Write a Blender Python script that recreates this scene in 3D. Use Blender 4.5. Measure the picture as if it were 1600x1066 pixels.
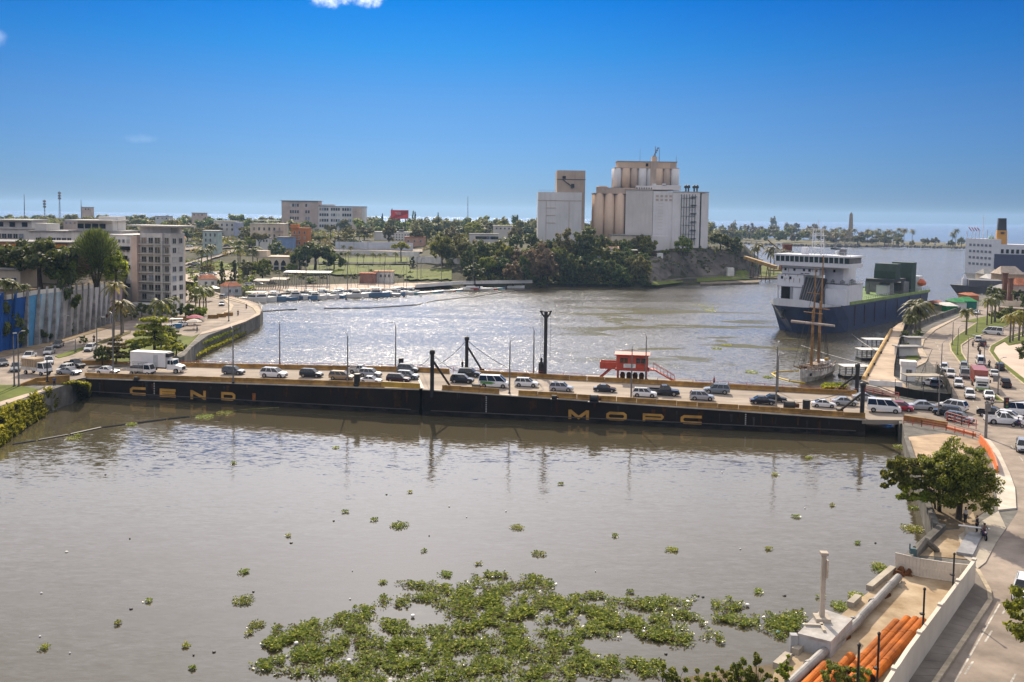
import bpy, bmesh, math, random
from mathutils import Vector, Matrix, Euler, noise
random.seed(7)
R = random.Random(11)
SC = bpy.context.scene
COL = SC.collection
for o in list(bpy.data.objects): bpy.data.objects.remove(o)
# ------------------------------------------------------------------ camera
F = 1450.0            # focal length in photo pixels (photo is 1600 x 1066)
PPX, PPY = 800.0, 428.0   # principal point (shifted lens)
HC = 35.0             # camera height over the water
ROLL = math.radians(0.8)
PITCH = math.atan((PPY - 335.0) / F)
cp, sp, cr, sr = math.cos(PITCH), math.sin(PITCH), math.cos(ROLL), math.sin(ROLL)
FWD = Vector((0, cp, -sp)); R0 = Vector((1, 0, 0)); U0 = Vector((0, sp, cp))
RT = R0 * cr + U0 * sr; UP = U0 * cr - R0 * sr
cam = bpy.data.cameras.new('camera'); camo = bpy.data.objects.new('camera', cam); COL.objects.link(camo)
m = Matrix((RT, UP, -FWD)).transposed().to_4x4(); m.translation = Vector((0, 0, HC))
camo.matrix_world = m
cam.sensor_width = 36.0; cam.lens = 36.0 * F / 1600.0
cam.shift_y = -(533.0 - PPY) / 1600.0
cam.clip_start = 1.0; cam.clip_end = 40000.0
SC.camera = camo
# ------------------------------------------------------------------ sky and sun
SUN_EL, SUN_AZ = math.radians(34), math.radians(-6.5)      # azimuth from +Y towards +X
w = bpy.data.worlds.new("World"); SC.world = w; w.use_nodes = True
nt = w.node_tree; N = nt.nodes; L = nt.links
bg = N['Background']
sky = N.new('ShaderNodeTexSky'); sky.sky_type = 'NISHITA'; sky.sun_disc = False
sky.sun_elevation = SUN_EL; sky.sun_rotation = SUN_AZ; sky.air_density = 1.0; sky.dust_density = 1.0
def vmath(op, a, b):
 n = N.new('ShaderNodeMath'); n.operation = op
 for i, v in ((0, a), (1, b)):
  if v is None: continue
  if isinstance(v, (int, float)): n.inputs[i].default_value = v
  else: L.new(v, n.inputs[i])
 return n.outputs[0]
tc = N.new('ShaderNodeTexCoord'); sep = N.new('ShaderNodeSeparateXYZ'); L.new(tc.outputs['Generated'], sep.inputs[0])
dz = sep.outputs[2]
ramp = N.new('ShaderNodeValToRGB'); L.new(dz, ramp.inputs[0])
els = ramp.color_ramp.elements
els[0].position = 0.0; els[0].color = (0.088, 0.188, 0.475, 1)
els[1].position = 1.0; els[1].color = (0.42, 0.60, 0.95, 1)
for p,c in ((0.02,(.080,.182,.465)),(0.06,(.070,.175,.425)),(0.115,(.053,.164,.392)),(0.17,(.016,.150,.395)),(0.22,(.0,.120,.392)),
             (0.42, (.15, .32, .68))):
 e = els.new(p); e.color = (*c, 1)
mul = N.new('ShaderNodeMix'); mul.data_type = 'RGBA'; mul.blend_type = 'MULTIPLY'; mul.inputs[0].default_value = 1
L.new(sky.outputs[0], mul.inputs[6]); L.new(ramp.outputs[0], mul.inputs[7])
bw = N.new('ShaderNodeRGBToBW'); L.new(sky.outputs[0], bw.inputs[0])
cl = N.new('ShaderNodeMix'); cl.data_type = 'RGBA'; cl.blend_type = 'MULTIPLY'; cl.inputs[0].default_value = 1
L.new(vmath('ADD', bw.outputs[0], 4.3), cl.inputs[6]); cl.inputs[7].default_value = (.86, .85, .92, 1)
zz = vmath('MAXIMUM', dz, 0.05)
dx = vmath('DIVIDE', sep.outputs[0], zz); dy = vmath('DIVIDE', sep.outputs[1], zz)
cmb = N.new('ShaderNodeCombineXYZ'); L.new(dx, cmb.inputs[0]); L.new(dy, cmb.inputs[1])
n1=N.new('ShaderNodeTexNoise');n1.inputs['Scale'].default_value=0.55;n1.inputs['Detail'].default_value=7;n1.inputs['Roughness'].default_value=0.6
L.new(cmb.outputs[0], n1.inputs['Vector'])
mr = N.new('ShaderNodeMapRange'); mr.inputs[1].default_value = 0.24; mr.inputs[2].default_value = 0.42; L.new(n1.outputs[0], mr.inputs[0])
fa=N.new('ShaderNodeMapRange');fa.interpolation_type='SMOOTHSTEP';fa.inputs[1].default_value=0.222;fa.inputs[2].default_value=0.238;L.new(dz,fa.inputs[0])
deck = vmath('MULTIPLY', mr.outputs[0], fa.outputs[0])
az = vmath('ARCTAN2', sep.outputs[0], sep.outputs[1])
def blob(a0, e0, wa, we):
 u = vmath('DIVIDE', vmath('SUBTRACT', az, math.radians(a0)), math.radians(wa))
 v = vmath('DIVIDE', vmath('SUBTRACT', dz, math.sin(math.radians(e0))), math.radians(we))
 return vmath('SUBTRACT', 1.0, vmath('ADD', vmath('MULTIPLY', u, u), vmath('MULTIPLY', v, v)))
n2=N.new('ShaderNodeTexNoise');n2.inputs['Scale'].default_value=42;n2.inputs['Detail'].default_value=8;n2.inputs['Roughness'].default_value=0.62
L.new(tc.outputs['Generated'], n2.inputs['Vector'])
nn = vmath('MULTIPLY', vmath('SUBTRACT', n2.outputs[0], 0.5), 3.2)
def cloudlet(*a, gain=1.6, amp=1.0):
 v = vmath('ADD', blob(*a), vmath('MULTIPLY', nn, amp))
 q=N.new('ShaderNodeMapRange');q.interpolation_type='SMOOTHSTEP';q.inputs[1].default_value=0.0;q.inputs[2].default_value=gain;L.new(v,q.inputs[0])
 return q.outputs[0]
c1 = cloudlet(-10.2, 13.25, 3.3, 1.15, gain=1.9, amp=1.15)
c2 = vmath('MULTIPLY', cloudlet(-29.2, 8.9, 1.0, 0.7, gain=2.4, amp=0.9), 0.35)
c3 = vmath('MULTIPLY', cloudlet(-22, 4.0, 1.3, 0.35, gain=2.6, amp=0.9), 0.12)
mask = vmath('MAXIMUM', deck, vmath('MAXIMUM', c1, vmath('MAXIMUM', c2, c3)))
fin=N.new('ShaderNodeMix');fin.data_type='RGBA';L.new(mask,fin.inputs[0]);L.new(mul.outputs[2],fin.inputs[6]);L.new(cl.outputs[2],fin.inputs[7])
L.new(fin.outputs[2], bg.inputs[0]); bg.inputs[1].default_value = 0.12
sl = bpy.data.lights.new('sun', 'SUN'); so = bpy.data.objects.new('sun', sl); COL.objects.link(so)
sl.energy = 4.6; sl.angle = math.radians(0.53); sl.color = (1.0, 0.86, 0.67)
sd = Vector((math.sin(SUN_AZ) * math.cos(SUN_EL), math.cos(SUN_AZ) * math.cos(SUN_EL), math.sin(SUN_EL)))
so.rotation_euler = sd.to_track_quat('Z', 'Y').to_euler(); so.location = (0, 300, 400)
SC.view_settings.view_transform = 'Standard'; SC.view_settings.look = 'None'
SC.view_settings.exposure = 0.5; SC.view_settings.gamma = 1.0; SC.view_settings.use_curve_mapping = False
SC.render.engine = 'CYCLES'
SC.cycles.max_bounces = 5; SC.cycles.diffuse_bounces = 2; SC.cycles.glossy_bounces = 3; SC.cycles.transmission_bounces = 3
SC.cycles.transparent_max_bounces = 8; SC.cycles.volume_bounces = 0
SC.cycles.sample_clamp_indirect = 6.0; SC.cycles.sample_clamp_direct = 14.0
SC.cycles.use_denoising = True
try: SC.cycles.denoiser = 'OPENIMAGEDENOISE'
except Exception: pass
SC.cycles.caustics_reflective = False; SC.cycles.caustics_refractive = False
# ------------------------------------------------------------------ placing: photo pixel -> world point
def ray(px, py):
 return FWD + RT * ((px - PPX) / F) - UP * ((py - PPY) / F)
def G(px, py, z=0.0):
 d = ray(px, py); t = (z - HC) / d.z
 return Vector((d.x * t, d.y * t, z))
def proj(p):
 v = Vector(p) - Vector((0, 0, HC)); k = v.dot(FWD)
 return (PPX + F * v.dot(RT) / k, PPY - F * v.dot(UP) / k)
def ZAT(P, py):
 """height of the point above ground point P that shows at photo row py"""
 lo, hi = -50.0, 200.0
 for _ in range(50):
  mid = (lo + hi) / 2
  if proj((P[0], P[1], mid))[1] > py: lo = mid
  else: hi = mid
 return (lo + hi) / 2
def PXM(P):
 return F / (Vector(P) - Vector((0, 0, HC))).dot(FWD)   # photo pixels per metre at P
def AT(px, dist, z):
 """point on the column px at depth dist and height z"""
 d = ray(px, 400); k = dist / d.y
 return Vector((d.x * k, dist, z))
# ------------------------------------------------------------------ materials
MATS = {}
def nodes_of(m):
 return m.node_tree.nodes, m.node_tree.links, m.node_tree.nodes['Principled BSDF']
def mat(name, col, rough=0.7, metal=0.0, var=0.12, scale=1.5, streak=0.0, spec=None, bump=0.0, dirt=None, objvar=0.0, stretch=None):
 if name in MATS: return MATS[name]
 m = bpy.data.materials.new(name); m.use_nodes = True
 n, l, b = nodes_of(m)
 b.inputs['Roughness'].default_value = rough; b.inputs['Metallic'].default_value = metal
 if spec is None and rough >= .75: spec = .12
 if spec is not None: b.inputs['Specular IOR Level'].default_value = spec
 geo = n.new('ShaderNodeNewGeometry')
 mp = n.new('ShaderNodeMapping'); l.new(geo.outputs['Position'], mp.inputs[0])
 if stretch: mp.inputs['Scale'].default_value = stretch
 t=n.new('ShaderNodeTexNoise');t.inputs['Scale'].default_value=scale;t.inputs['Detail'].default_value=6;t.inputs['Roughness'].default_value=0.65
 l.new(mp.outputs[0], t.inputs['Vector'])
 rp = n.new('ShaderNodeValToRGB'); l.new(t.outputs[0], rp.inputs[0])
 rp.color_ramp.elements[0].position = 0.3; rp.color_ramp.elements[1].position = 0.7
 d = dirt or tuple(c * (1 - 2.2 * var) for c in col)
 rp.color_ramp.elements[0].color = (*[max(0, c) for c in d], 1)
 rp.color_ramp.elements[1].color = (*[min(1, c * (1 + var)) for c in col], 1)
 out = rp.outputs[0]
 if rough >= .6 and var > .04:      # broad uneven tone
  tb=n.new('ShaderNodeTexNoise');tb.inputs['Scale'].default_value=scale*.21;tb.inputs['Detail'].default_value=4;tb.inputs['Distortion'].default_value=.8;l.new(mp.outputs[0],tb.inputs['Vector'])
  qb=n.new('ShaderNodeMapRange');qb.inputs[1].default_value=.35;qb.inputs[2].default_value=.65;qb.inputs[3].default_value=max(.6,1-2.2*var);qb.inputs[4].default_value=1.06;l.new(tb.outputs[0],qb.inputs[0])
  hb = n.new('ShaderNodeHueSaturation'); l.new(qb.outputs[0], hb.inputs['Value']); l.new(out, hb.inputs['Color']); out = hb.outputs[0]
 if streak > 0:
  mp2 = n.new('ShaderNodeMapping'); mp2.inputs['Scale'].default_value = (0.9, 0.9, 0.06); l.new(geo.outputs['Position'], mp2.inputs[0])
  t2=n.new('ShaderNodeTexNoise');t2.inputs['Scale'].default_value=1.3;t2.inputs['Detail'].default_value=5;l.new(mp2.outputs[0],t2.inputs['Vector'])
  q=n.new('ShaderNodeMapRange');q.inputs[1].default_value=0.5;q.inputs[2].default_value=0.75;q.inputs[3].default_value=0;q.inputs[4].default_value=streak
  l.new(t2.outputs[0], q.inputs[0])
  mx = n.new('ShaderNodeMix'); mx.data_type = 'RGBA'; l.new(q.outputs[0], mx.inputs[0]); l.new(out, mx.inputs[6])
  mx.inputs[7].default_value = (*[c * 0.45 for c in d], 1); out = mx.outputs[2]
 if objvar > 0:
  oi = n.new('ShaderNodeObjectInfo'); hs = n.new('ShaderNodeHueSaturation')
  q=n.new('ShaderNodeMapRange');q.inputs[3].default_value=1-objvar;q.inputs[4].default_value=1+objvar;l.new(oi.outputs['Random'],q.inputs[0])
  q2 = n.new('ShaderNodeMapRange'); q2.inputs[3].default_value = 0.5 - objvar * .06; q2.inputs[4].default_value = 0.5 + objvar * .06
  wn=n.new('ShaderNodeTexWhiteNoise');wn.noise_dimensions='1D';l.new(oi.outputs['Random'],wn.inputs['W']);l.new(wn.outputs['Value'],q2.inputs[0])
  l.new(q.outputs[0], hs.inputs['Value']); l.new(q2.outputs[0], hs.inputs['Hue']); l.new(out, hs.inputs['Color']); out = hs.outputs[0]
 l.new(out, b.inputs['Base Color'])
 if bump > 0:
  bp = n.new('ShaderNodeBump'); bp.inputs['Strength'].default_value = bump; bp.inputs['Distance'].default_value = 0.3
  l.new(t.outputs[0], bp.inputs['Height']); l.new(bp.outputs[0], b.inputs['Normal'])
 MATS[name] = m
 return m
def leafmat(name, col, col2=None, trans=0.4, objvar=0.25, rough=0.55):
 if name in MATS: return MATS[name]
 m = bpy.data.materials.new(name); m.use_nodes = True
 n, l, b = nodes_of(m); out = n['Material Output']
 geo = n.new('ShaderNodeNewGeometry')
 rp = n.new('ShaderNodeValToRGB'); l.new(geo.outputs['Random Per Island'], rp.inputs[0])
 c2 = col2 or tuple(c * 1.7 for c in col)
 rp.color_ramp.elements[0].color = (*[c * .6 for c in col], 1); rp.color_ramp.elements[1].color = (*c2, 1)
 e = rp.color_ramp.elements.new(0.55); e.color = (*col, 1)
 oi = n.new('ShaderNodeObjectInfo'); hs = n.new('ShaderNodeHueSaturation')
 q=n.new('ShaderNodeMapRange');q.inputs[3].default_value=1-objvar;q.inputs[4].default_value=1+objvar;l.new(oi.outputs['Random'],q.inputs[0])
 wn = n.new('ShaderNodeTexWhiteNoise'); wn.noise_dimensions = '1D'; l.new(oi.outputs['Random'], wn.inputs['W'])
 q2=n.new('ShaderNodeMapRange');q2.inputs[3].default_value=0.5-objvar*.10;q2.inputs[4].default_value=0.5+objvar*.06;l.new(wn.outputs['Value'],q2.inputs[0])
 l.new(q.outputs[0], hs.inputs['Value']); l.new(q2.outputs[0], hs.inputs['Hue']); l.new(rp.outputs[0], hs.inputs['Color'])
 b.inputs['Roughness'].default_value = rough; b.inputs['Specular IOR Level'].default_value = 0.35
 l.new(hs.outputs[0], b.inputs['Base Color'])
 tr=n.new('ShaderNodeBsdfTranslucent');hv=n.new('ShaderNodeHueSaturation');hv.inputs['Value'].default_value=1.5;hv.inputs['Hue'].default_value=0.48
 l.new(hs.outputs[0], hv.inputs['Color']); l.new(hv.outputs[0], tr.inputs[0])
 mx = n.new('ShaderNodeMixShader'); mx.inputs[0].default_value = trans
 l.new(b.outputs[0], mx.inputs[1]); l.new(tr.outputs[0], mx.inputs[2]); l.new(mx.outputs[0], out.inputs['Surface'])
 MATS[name] = m
 return m
# ------------------------------------------------------------------ mesh builder and object helpers
class MB:
 def __init__(s): s.v = []; s.f = []; s.m = []
 def add(s, vs, fs, mi=0):
  o = len(s.v); s.v.extend([tuple(v) for v in vs])
  for f in fs: s.f.append(tuple(i + o for i in f)); s.m.append(mi)
  return s
 def box(s, c, d, rz=0.0, mi=0, top=None):
  """centre of base c, size d; top = (sx, sy) scale of the top face"""
  tx, ty = top or (1, 1); cs, sn = math.cos(rz), math.sin(rz); vs = []
  for z, kx, ky in ((0, 1, 1), (d[2], tx, ty)):
   for x, y in ((-.5, -.5), (.5, -.5), (.5, .5), (-.5, .5)):
    X, Y = x * d[0] * kx, y * d[1] * ky
    vs.append((c[0] + X * cs - Y * sn, c[1] + X * sn + Y * cs, c[2] + z))
  return s.add(vs, [(3, 2, 1, 0), (4, 5, 6, 7), (0, 1, 5, 4), (1, 2, 6, 5), (2, 3, 7, 6), (3, 0, 4, 7)], mi)
 def tube(s, p, q, r, r2=None, n=8, mi=0, cap=True):
  p, q = Vector(p), Vector(q); r2 = r if r2 is None else r2
  a = (q - p)
  if a.length < 1e-6: return s
  a.normalize(); u = a.orthogonal().normalized(); v = a.cross(u); vs = []
  for c, rr in ((p, r), (q, r2)):
   for i in range(n):
    t = 2 * math.pi * i / n; vs.append(c + u * (rr * math.cos(t)) + v * (rr * math.sin(t)))
  fs = [(i, (i + 1) % n, n + (i + 1) % n, n + i) for i in range(n)]
  if cap: fs += [tuple(range(n - 1, -1, -1)), tuple(range(n, 2 * n))]
  return s.add(vs, fs, mi)
 def path(s, pts, r, n=6, mi=0):
  for a, b in zip(pts, pts[1:]): s.tube(a, b, r, r, n, mi)
  return s
 def prism(s, poly, z0, z1, mi=0):
  """poly: (x, y) list or (x, y, ztop); sides down to z0"""
  n = len(poly)
  top = [(p[0], p[1], p[2] if len(p) > 2 else z1) for p in poly]
  area = sum(top[i][0] * top[(i + 1) % n][1] - top[(i + 1) % n][0] * top[i][1] for i in range(n))
  if area < 0: top = top[::-1]
  bot = [(x, y, z0 if len(poly[0]) < 3 else z0) for x, y, _ in top]
  return s.add(bot + top, [tuple(range(n - 1, -1, -1)), tuple(range(n, 2 * n))] + [(i, (i + 1) % n, n + (i + 1) % n, n + i) for i in range(n)], mi)
 def lathe(s, prof, c=(0, 0, 0), n=12, mi=0):
  vs = []; fs = []
  for r, z in prof:
   for i in range(n):
    t = 2 * math.pi * i / n; vs.append((c[0] + r * math.cos(t), c[1] + r * math.sin(t), c[2] + z))
  for k in range(len(prof) - 1):
   for i in range(n):
    j = (i + 1) % n; fs.append((k * n + i, k * n + j, (k + 1) * n + j, (k + 1) * n + i))
  fs.append(tuple(range(n - 1, -1, -1))); fs.append(tuple((len(prof) - 1) * n + i for i in range(n)))
  return s.add(vs, fs, mi)
 def quad(s, a, b, c, d, mi=0): return s.add([a, b, c, d], [(0, 1, 2, 3)], mi)
 def loft(s, rings, mi=0, closed=True, caps=True):
  n = len(rings[0]); vs = [p for r in rings for p in r]; fs = []
  for k in range(len(rings) - 1):
   for i in range(n if closed else n - 1):
    j = (i + 1) % n; fs.append((k * n + i, k * n + j, (k + 1) * n + j, (k + 1) * n + i))
  if caps and closed: fs += [tuple(range(n - 1, -1, -1)), tuple((len(rings) - 1) * n + i for i in range(n))]
  return s.add(vs, fs, mi)
 def mesh(s, name, mats, smooth=False):
  me = bpy.data.meshes.new(name); me.from_pydata(s.v, [], s.f)
  for m in (mats if isinstance(mats, (list, tuple)) else [mats]): me.materials.append(m)
  if any(s.m): me.polygons.foreach_set('material_index', s.m)
  if smooth: me.polygons.foreach_set('use_smooth', [True] * len(me.polygons))
  me.update(); return me
 def build(s, name, mats, parent=None, loc=None, rz=0.0, smooth=False):
  return obj(name, s.mesh(name, mats, smooth), parent, loc, rz)
def obj(name, me, parent=None, loc=None, rz=0.0, scale=None):
 o = bpy.data.objects.new(name, me); COL.objects.link(o)
 if parent: o.parent = parent
 if loc is not None: o.location = loc
 if rz: o.rotation_euler = (0, 0, rz)
 if scale is not None: o.scale = scale
 return o
def tag(o, label=None, cat=None, group=None, kind=None):
 if label: o['label'] = label
 if cat: o['category'] = cat
 if group: o['group'] = group
 if kind: o['kind'] = kind
 return o
def thing(name, label, cat, loc=(0, 0, 0), rz=0.0, group=None, scale=None):
 o = bpy.data.objects.new(name, None); COL.objects.link(o); o.location = loc; o.rotation_euler = (0, 0, rz)
 o.empty_display_size = .2
 if scale is not None: o.scale = scale if hasattr(scale, '__len__') else (scale,) * 3
 return tag(o, label, cat, group)
KIDS = {}
def children(o):
 return [c for c in o.children]
def dup(root, loc, rz=0.0, label=None, group=None, scale=None):
 def cpy(o, par):
  c = o.copy(); COL.objects.link(c)
  if par is not None: c.parent = par
  for ch in o.children: cpy(ch, c)
  return c
 r = cpy(root, None); r.location = loc; r.rotation_euler = (0, 0, rz)
 if scale is not None: r.scale = scale if hasattr(scale, '__len__') else (scale,) * 3
 if label: r['label'] = label
 if group: r['group'] = group
 return r
def struct(name, mb, m, label=None, smooth=False):
 o = mb.build(name, m, smooth=smooth); o['kind'] = 'structure'
 if label: o['label'] = label
 return o
def heading(px, py, px2, py2, z):
 a, b = G(px, py, z), G(px2, py2, z); return math.atan2(b.y - a.y, b.x - a.x)
def sheet(pts, z, zoff=0.0):
 mb = MB(); P = [(*G(x, y, z).xy, z + zoff) for x, y in pts]
 return mb.add(P, [tuple(range(len(P)))])
def interp(xs, ys, x):
 if x <= xs[0]: return ys[0]
 for i in range(len(xs) - 1):
  if x <= xs[i + 1]:
   t = (x - xs[i]) / (xs[i + 1] - xs[i]); return ys[i] + (ys[i + 1] - ys[i]) * t
 return ys[-1]
# ------------------------------------------------------------------ water
def water_material():
 m = bpy.data.materials.new('river_water'); m.use_nodes = True
 n, l, b = nodes_of(m)
 def mth(op, a, c=None):
  q = n.new('ShaderNodeMath'); q.operation = op
  for i, v in ((0, a), (1, c)):
   if v is None: continue
   if isinstance(v, (int, float)): q.inputs[i].default_value = v
   else: l.new(v, q.inputs[i])
  return q.outputs[0]
 def mrange(v, a0, a1, b0, b1, smooth=True):
  q = n.new('ShaderNodeMapRange'); q.interpolation_type = 'SMOOTHSTEP' if smooth else 'LINEAR'
  for i, x in ((1, a0), (2, a1), (3, b0), (4, b1)): q.inputs[i].default_value = x
  l.new(v, q.inputs[0]); return q.outputs[0]
 geo = n.new('ShaderNodeNewGeometry'); sp_ = n.new('ShaderNodeSeparateXYZ'); l.new(geo.outputs['Position'], sp_.inputs[0])
 def noi(scale, sc=(1, 1, 1), detail=3, rough=.5, dist=0, rz=0):
  mp=n.new('ShaderNodeMapping');mp.inputs['Scale'].default_value=sc;mp.inputs['Rotation'].default_value=(0,0,rz);l.new(geo.outputs['Position'],mp.inputs[0])
  t=n.new('ShaderNodeTexNoise');t.inputs['Scale'].default_value=scale;t.inputs['Detail'].default_value=detail;t.inputs['Roughness'].default_value=rough
  t.inputs['Distortion'].default_value = dist
  l.new(mp.outputs[0], t.inputs['Vector']); return t
 fine = noi(4.5, (.30, 1, 1), 3, .55, .3, .12); big = noi(1.3, (.32, 1, 1), 2, .5, .6, -.2)
 patch = noi(.02, (.45, 1.6, 1), 4, .6, 1.2); y = sp_.outputs[1]
 chop = mth('SUBTRACT', mrange(y, 165, 215, .115, .95), mrange(y, 250, 560, 0, -.5))
 chop = mth('ADD', chop, mrange(y, 1200, 2500, 0, .2))
 chop = mth('MULTIPLY', chop, mrange(patch.outputs[0], .36, .62, .75, 1.25))
 cat=noi(1.1,(.5,1,1),2,.6,.4,.3);gust=mth('ADD',1.0,mth('MULTIPLY',mrange(cat.outputs[0],.60,.72,0,1.5),mrange(y,185,215,0,1)))
 def slope(t, amp):
  v = n.new('ShaderNodeVectorMath'); v.operation = 'SUBTRACT'; l.new(t.outputs['Color'], v.inputs[0]); v.inputs[1].default_value = (.5, .5, .5)
  s = n.new('ShaderNodeVectorMath'); s.operation = 'SCALE'; l.new(v.outputs[0], s.inputs[0])
  l.new(mth('MULTIPLY', mth('MULTIPLY', chop, amp), gust), s.inputs['Scale']); return s.outputs[0]
 ad = n.new('ShaderNodeVectorMath'); ad.operation = 'ADD'; l.new(slope(fine, 1.0), ad.inputs[0]); l.new(slope(big, .75), ad.inputs[1])
 fl = n.new('ShaderNodeVectorMath'); fl.operation = 'MULTIPLY'; l.new(ad.outputs[0], fl.inputs[0]); fl.inputs[1].default_value = (1, 1, 0)
 fx=n.new('ShaderNodeSeparateXYZ');l.new(fl.outputs[0],fx.inputs[0]);ny=mth('MULTIPLY',mth('ABSOLUTE',fx.outputs[1]),-1.0);far_=mrange(y,130,215,0,1)
 yy=mth('ADD',mth('MULTIPLY',fx.outputs[1],mth('SUBTRACT',1.0,far_)),mth('MULTIPLY',ny,far_));fc=n.new('ShaderNodeCombineXYZ');l.new(fx.outputs[0],fc.inputs[0]);l.new(yy,fc.inputs[1])
 up = n.new('ShaderNodeVectorMath'); up.operation = 'ADD'; l.new(fc.outputs[0], up.inputs[0]); up.inputs[1].default_value = (0, 0, 1)
 nm = n.new('ShaderNodeVectorMath'); nm.operation = 'NORMALIZE'; l.new(up.outputs[0], nm.inputs[0]); l.new(nm.outputs[0], b.inputs['Normal'])
 b.inputs['Roughness'].default_value = .07; b.inputs['IOR'].default_value = 1.42
 murk = n.new('ShaderNodeMix'); murk.data_type = 'RGBA'; l.new(mrange(y, 1000, 1900, 0, 1), murk.inputs[0])
 murk.inputs[6].default_value = (.066, .056, .034, 1); murk.inputs[7].default_value = (.012, .075, .19, 1)
 film = noi(.034, (.5, 1.25, 1), 3, .55, 1.6, .5); x = sp_.outputs[0]
 reg=mth('MULTIPLY',mth('MULTIPLY',mrange(y,205,235,0,1),mth('SUBTRACT',1.0,mrange(y,330,400,0,1))),mth('MULTIPLY',mrange(x,5,30,0,1),mth('SUBTRACT',1.0,mrange(x,75,100,0,1))))
 fm=mth('MULTIPLY',mrange(film.outputs[0],.50,.545,0,1),reg);df=n.new('ShaderNodeBsdfDiffuse');df.inputs[0].default_value=(.10,.095,.045,1);ms=n.new('ShaderNodeMixShader');l.new(mth('MULTIPLY',fm,.72),ms.inputs[0]);l.new(b.outputs[0],ms.inputs[1]);l.new(df.outputs[0],ms.inputs[2])
 l.new(ms.outputs[0], n['Material Output'].inputs['Surface']); l.new(murk.outputs[2], b.inputs['Base Color'])
 return m
SEA_END = 9000
wm = MB(); wm.quad((-12000, -300, 0), (12000, -300, 0), (12000, SEA_END, 0), (-12000, SEA_END, 0))
struct('water', wm, water_material())
# ------------------------------------------------------------------ air
hz = MB(); hz.box((0, (SEA_END - 300) / 2, -3.0), (24400, SEA_END + 700, 103))
hm = bpy.data.materials.new('pale_air'); hm.use_nodes = True
hn, hl = hm.node_tree.nodes, hm.node_tree.links
hn.remove(hn['Principled BSDF']); pv = hn.new('ShaderNodeVolumePrincipled')
pv.inputs['Color'].default_value = (.42, .66, 1.0, 1); pv.inputs['Density'].default_value = 0.00007; pv.inputs['Anisotropy'].default_value = 0.3
hl.new(pv.outputs[0], hn['Material Output'].inputs['Volume'])
hob = hz.build('haze', hm); hob['kind'] = 'stuff'
# ------------------------------------------------------------------ ground materials
M_ASPH = mat('worn_asphalt', (.345, .285, .235), .85, var=.10, scale=.28, dirt=(.19, .155, .125))
M_ASPH2 = mat('deck_asphalt', (.37, .315, .26), .85, var=.10, scale=.5, dirt=(.24, .195, .155), stretch=(.25, 1, 1))
M_CONC = mat('concrete', (.42, .37, .30), .85, var=.12, scale=.6, streak=.15)
M_PAVE = mat('paving', (.47, .38, .30), .85, var=.1, scale=.8)
M_PLAZA = mat('plaza_paving', (.55, .44, .36), .85, var=.08, scale=.12)
M_YARD = mat('yard_concrete', (.45, .36, .25), .9, var=.18, scale=.3, dirt=(.24, .165, .09))
M_EARTH = mat('dry_earth', (.20, .155, .10), .95, var=.2, scale=.3)
M_SOIL = mat('scrub_soil', (.075, .07, .035), .95, var=.25, scale=.08)
M_LAWN = mat('lawn', (.125, .15, .018), .9, var=.14, scale=.4, dirt=(.075, .095, .014))
M_ROCK = mat('grey_rock', (.17, .15, .13), .95, var=.28, scale=.35, bump=.8)
M_CLIFF = mat('cliff_rock', (.145, .125, .11), .95, var=.35, scale=.12, bump=1.0)
M_KERB = mat('kerb_stone', (.48, .40, .29), .85, var=.12, scale=2)
M_QUAY = mat('quay_wall', (.20, .19, .17), .9, var=.22, scale=.5, streak=.5)
M_WHITE = mat('white_paint', (.72, .71, .68), .6, var=.05, scale=1, streak=.1)
ZL, ZR = 3.7, 3.0       # street level on the two banks
# ---- left bank: one land slab at street level with stone sides
land_px=[(-420,690),(-60,668),(0,641),(40,624),(70,612.5),(98,603),(113,598.5),(124,590),(132,573),(205,571),(262,566),(288,556),(300,542),(325,524),
           (352,514),(384,503),(406,492),(411,484),(405,476),(388,470),(366,465),(345,459),(320,450),(280,446),(-100,446),(-700,446),(-900,720)]
P = [(*G(x, y, ZL).xy, ZL) for x, y in land_px]
struct('left_bank', MB().prism(P, -2.0, ZL), M_QUAY)
struct('avenue',sheet([(x,y) for x,y in [(-420,660),(0,604),(40,598),(104,596),(134,590),(138,573),(205,571),(262,564),(288,548),(312,524),(345,511),(384,500),(403,491),(407,484),(402,478),(386,472),(366,467),
  (345, 461), (320, 453), (280, 449), (-100, 449), (-500, 449), (-700, 640)]], ZL, .004), M_ASPH)
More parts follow.
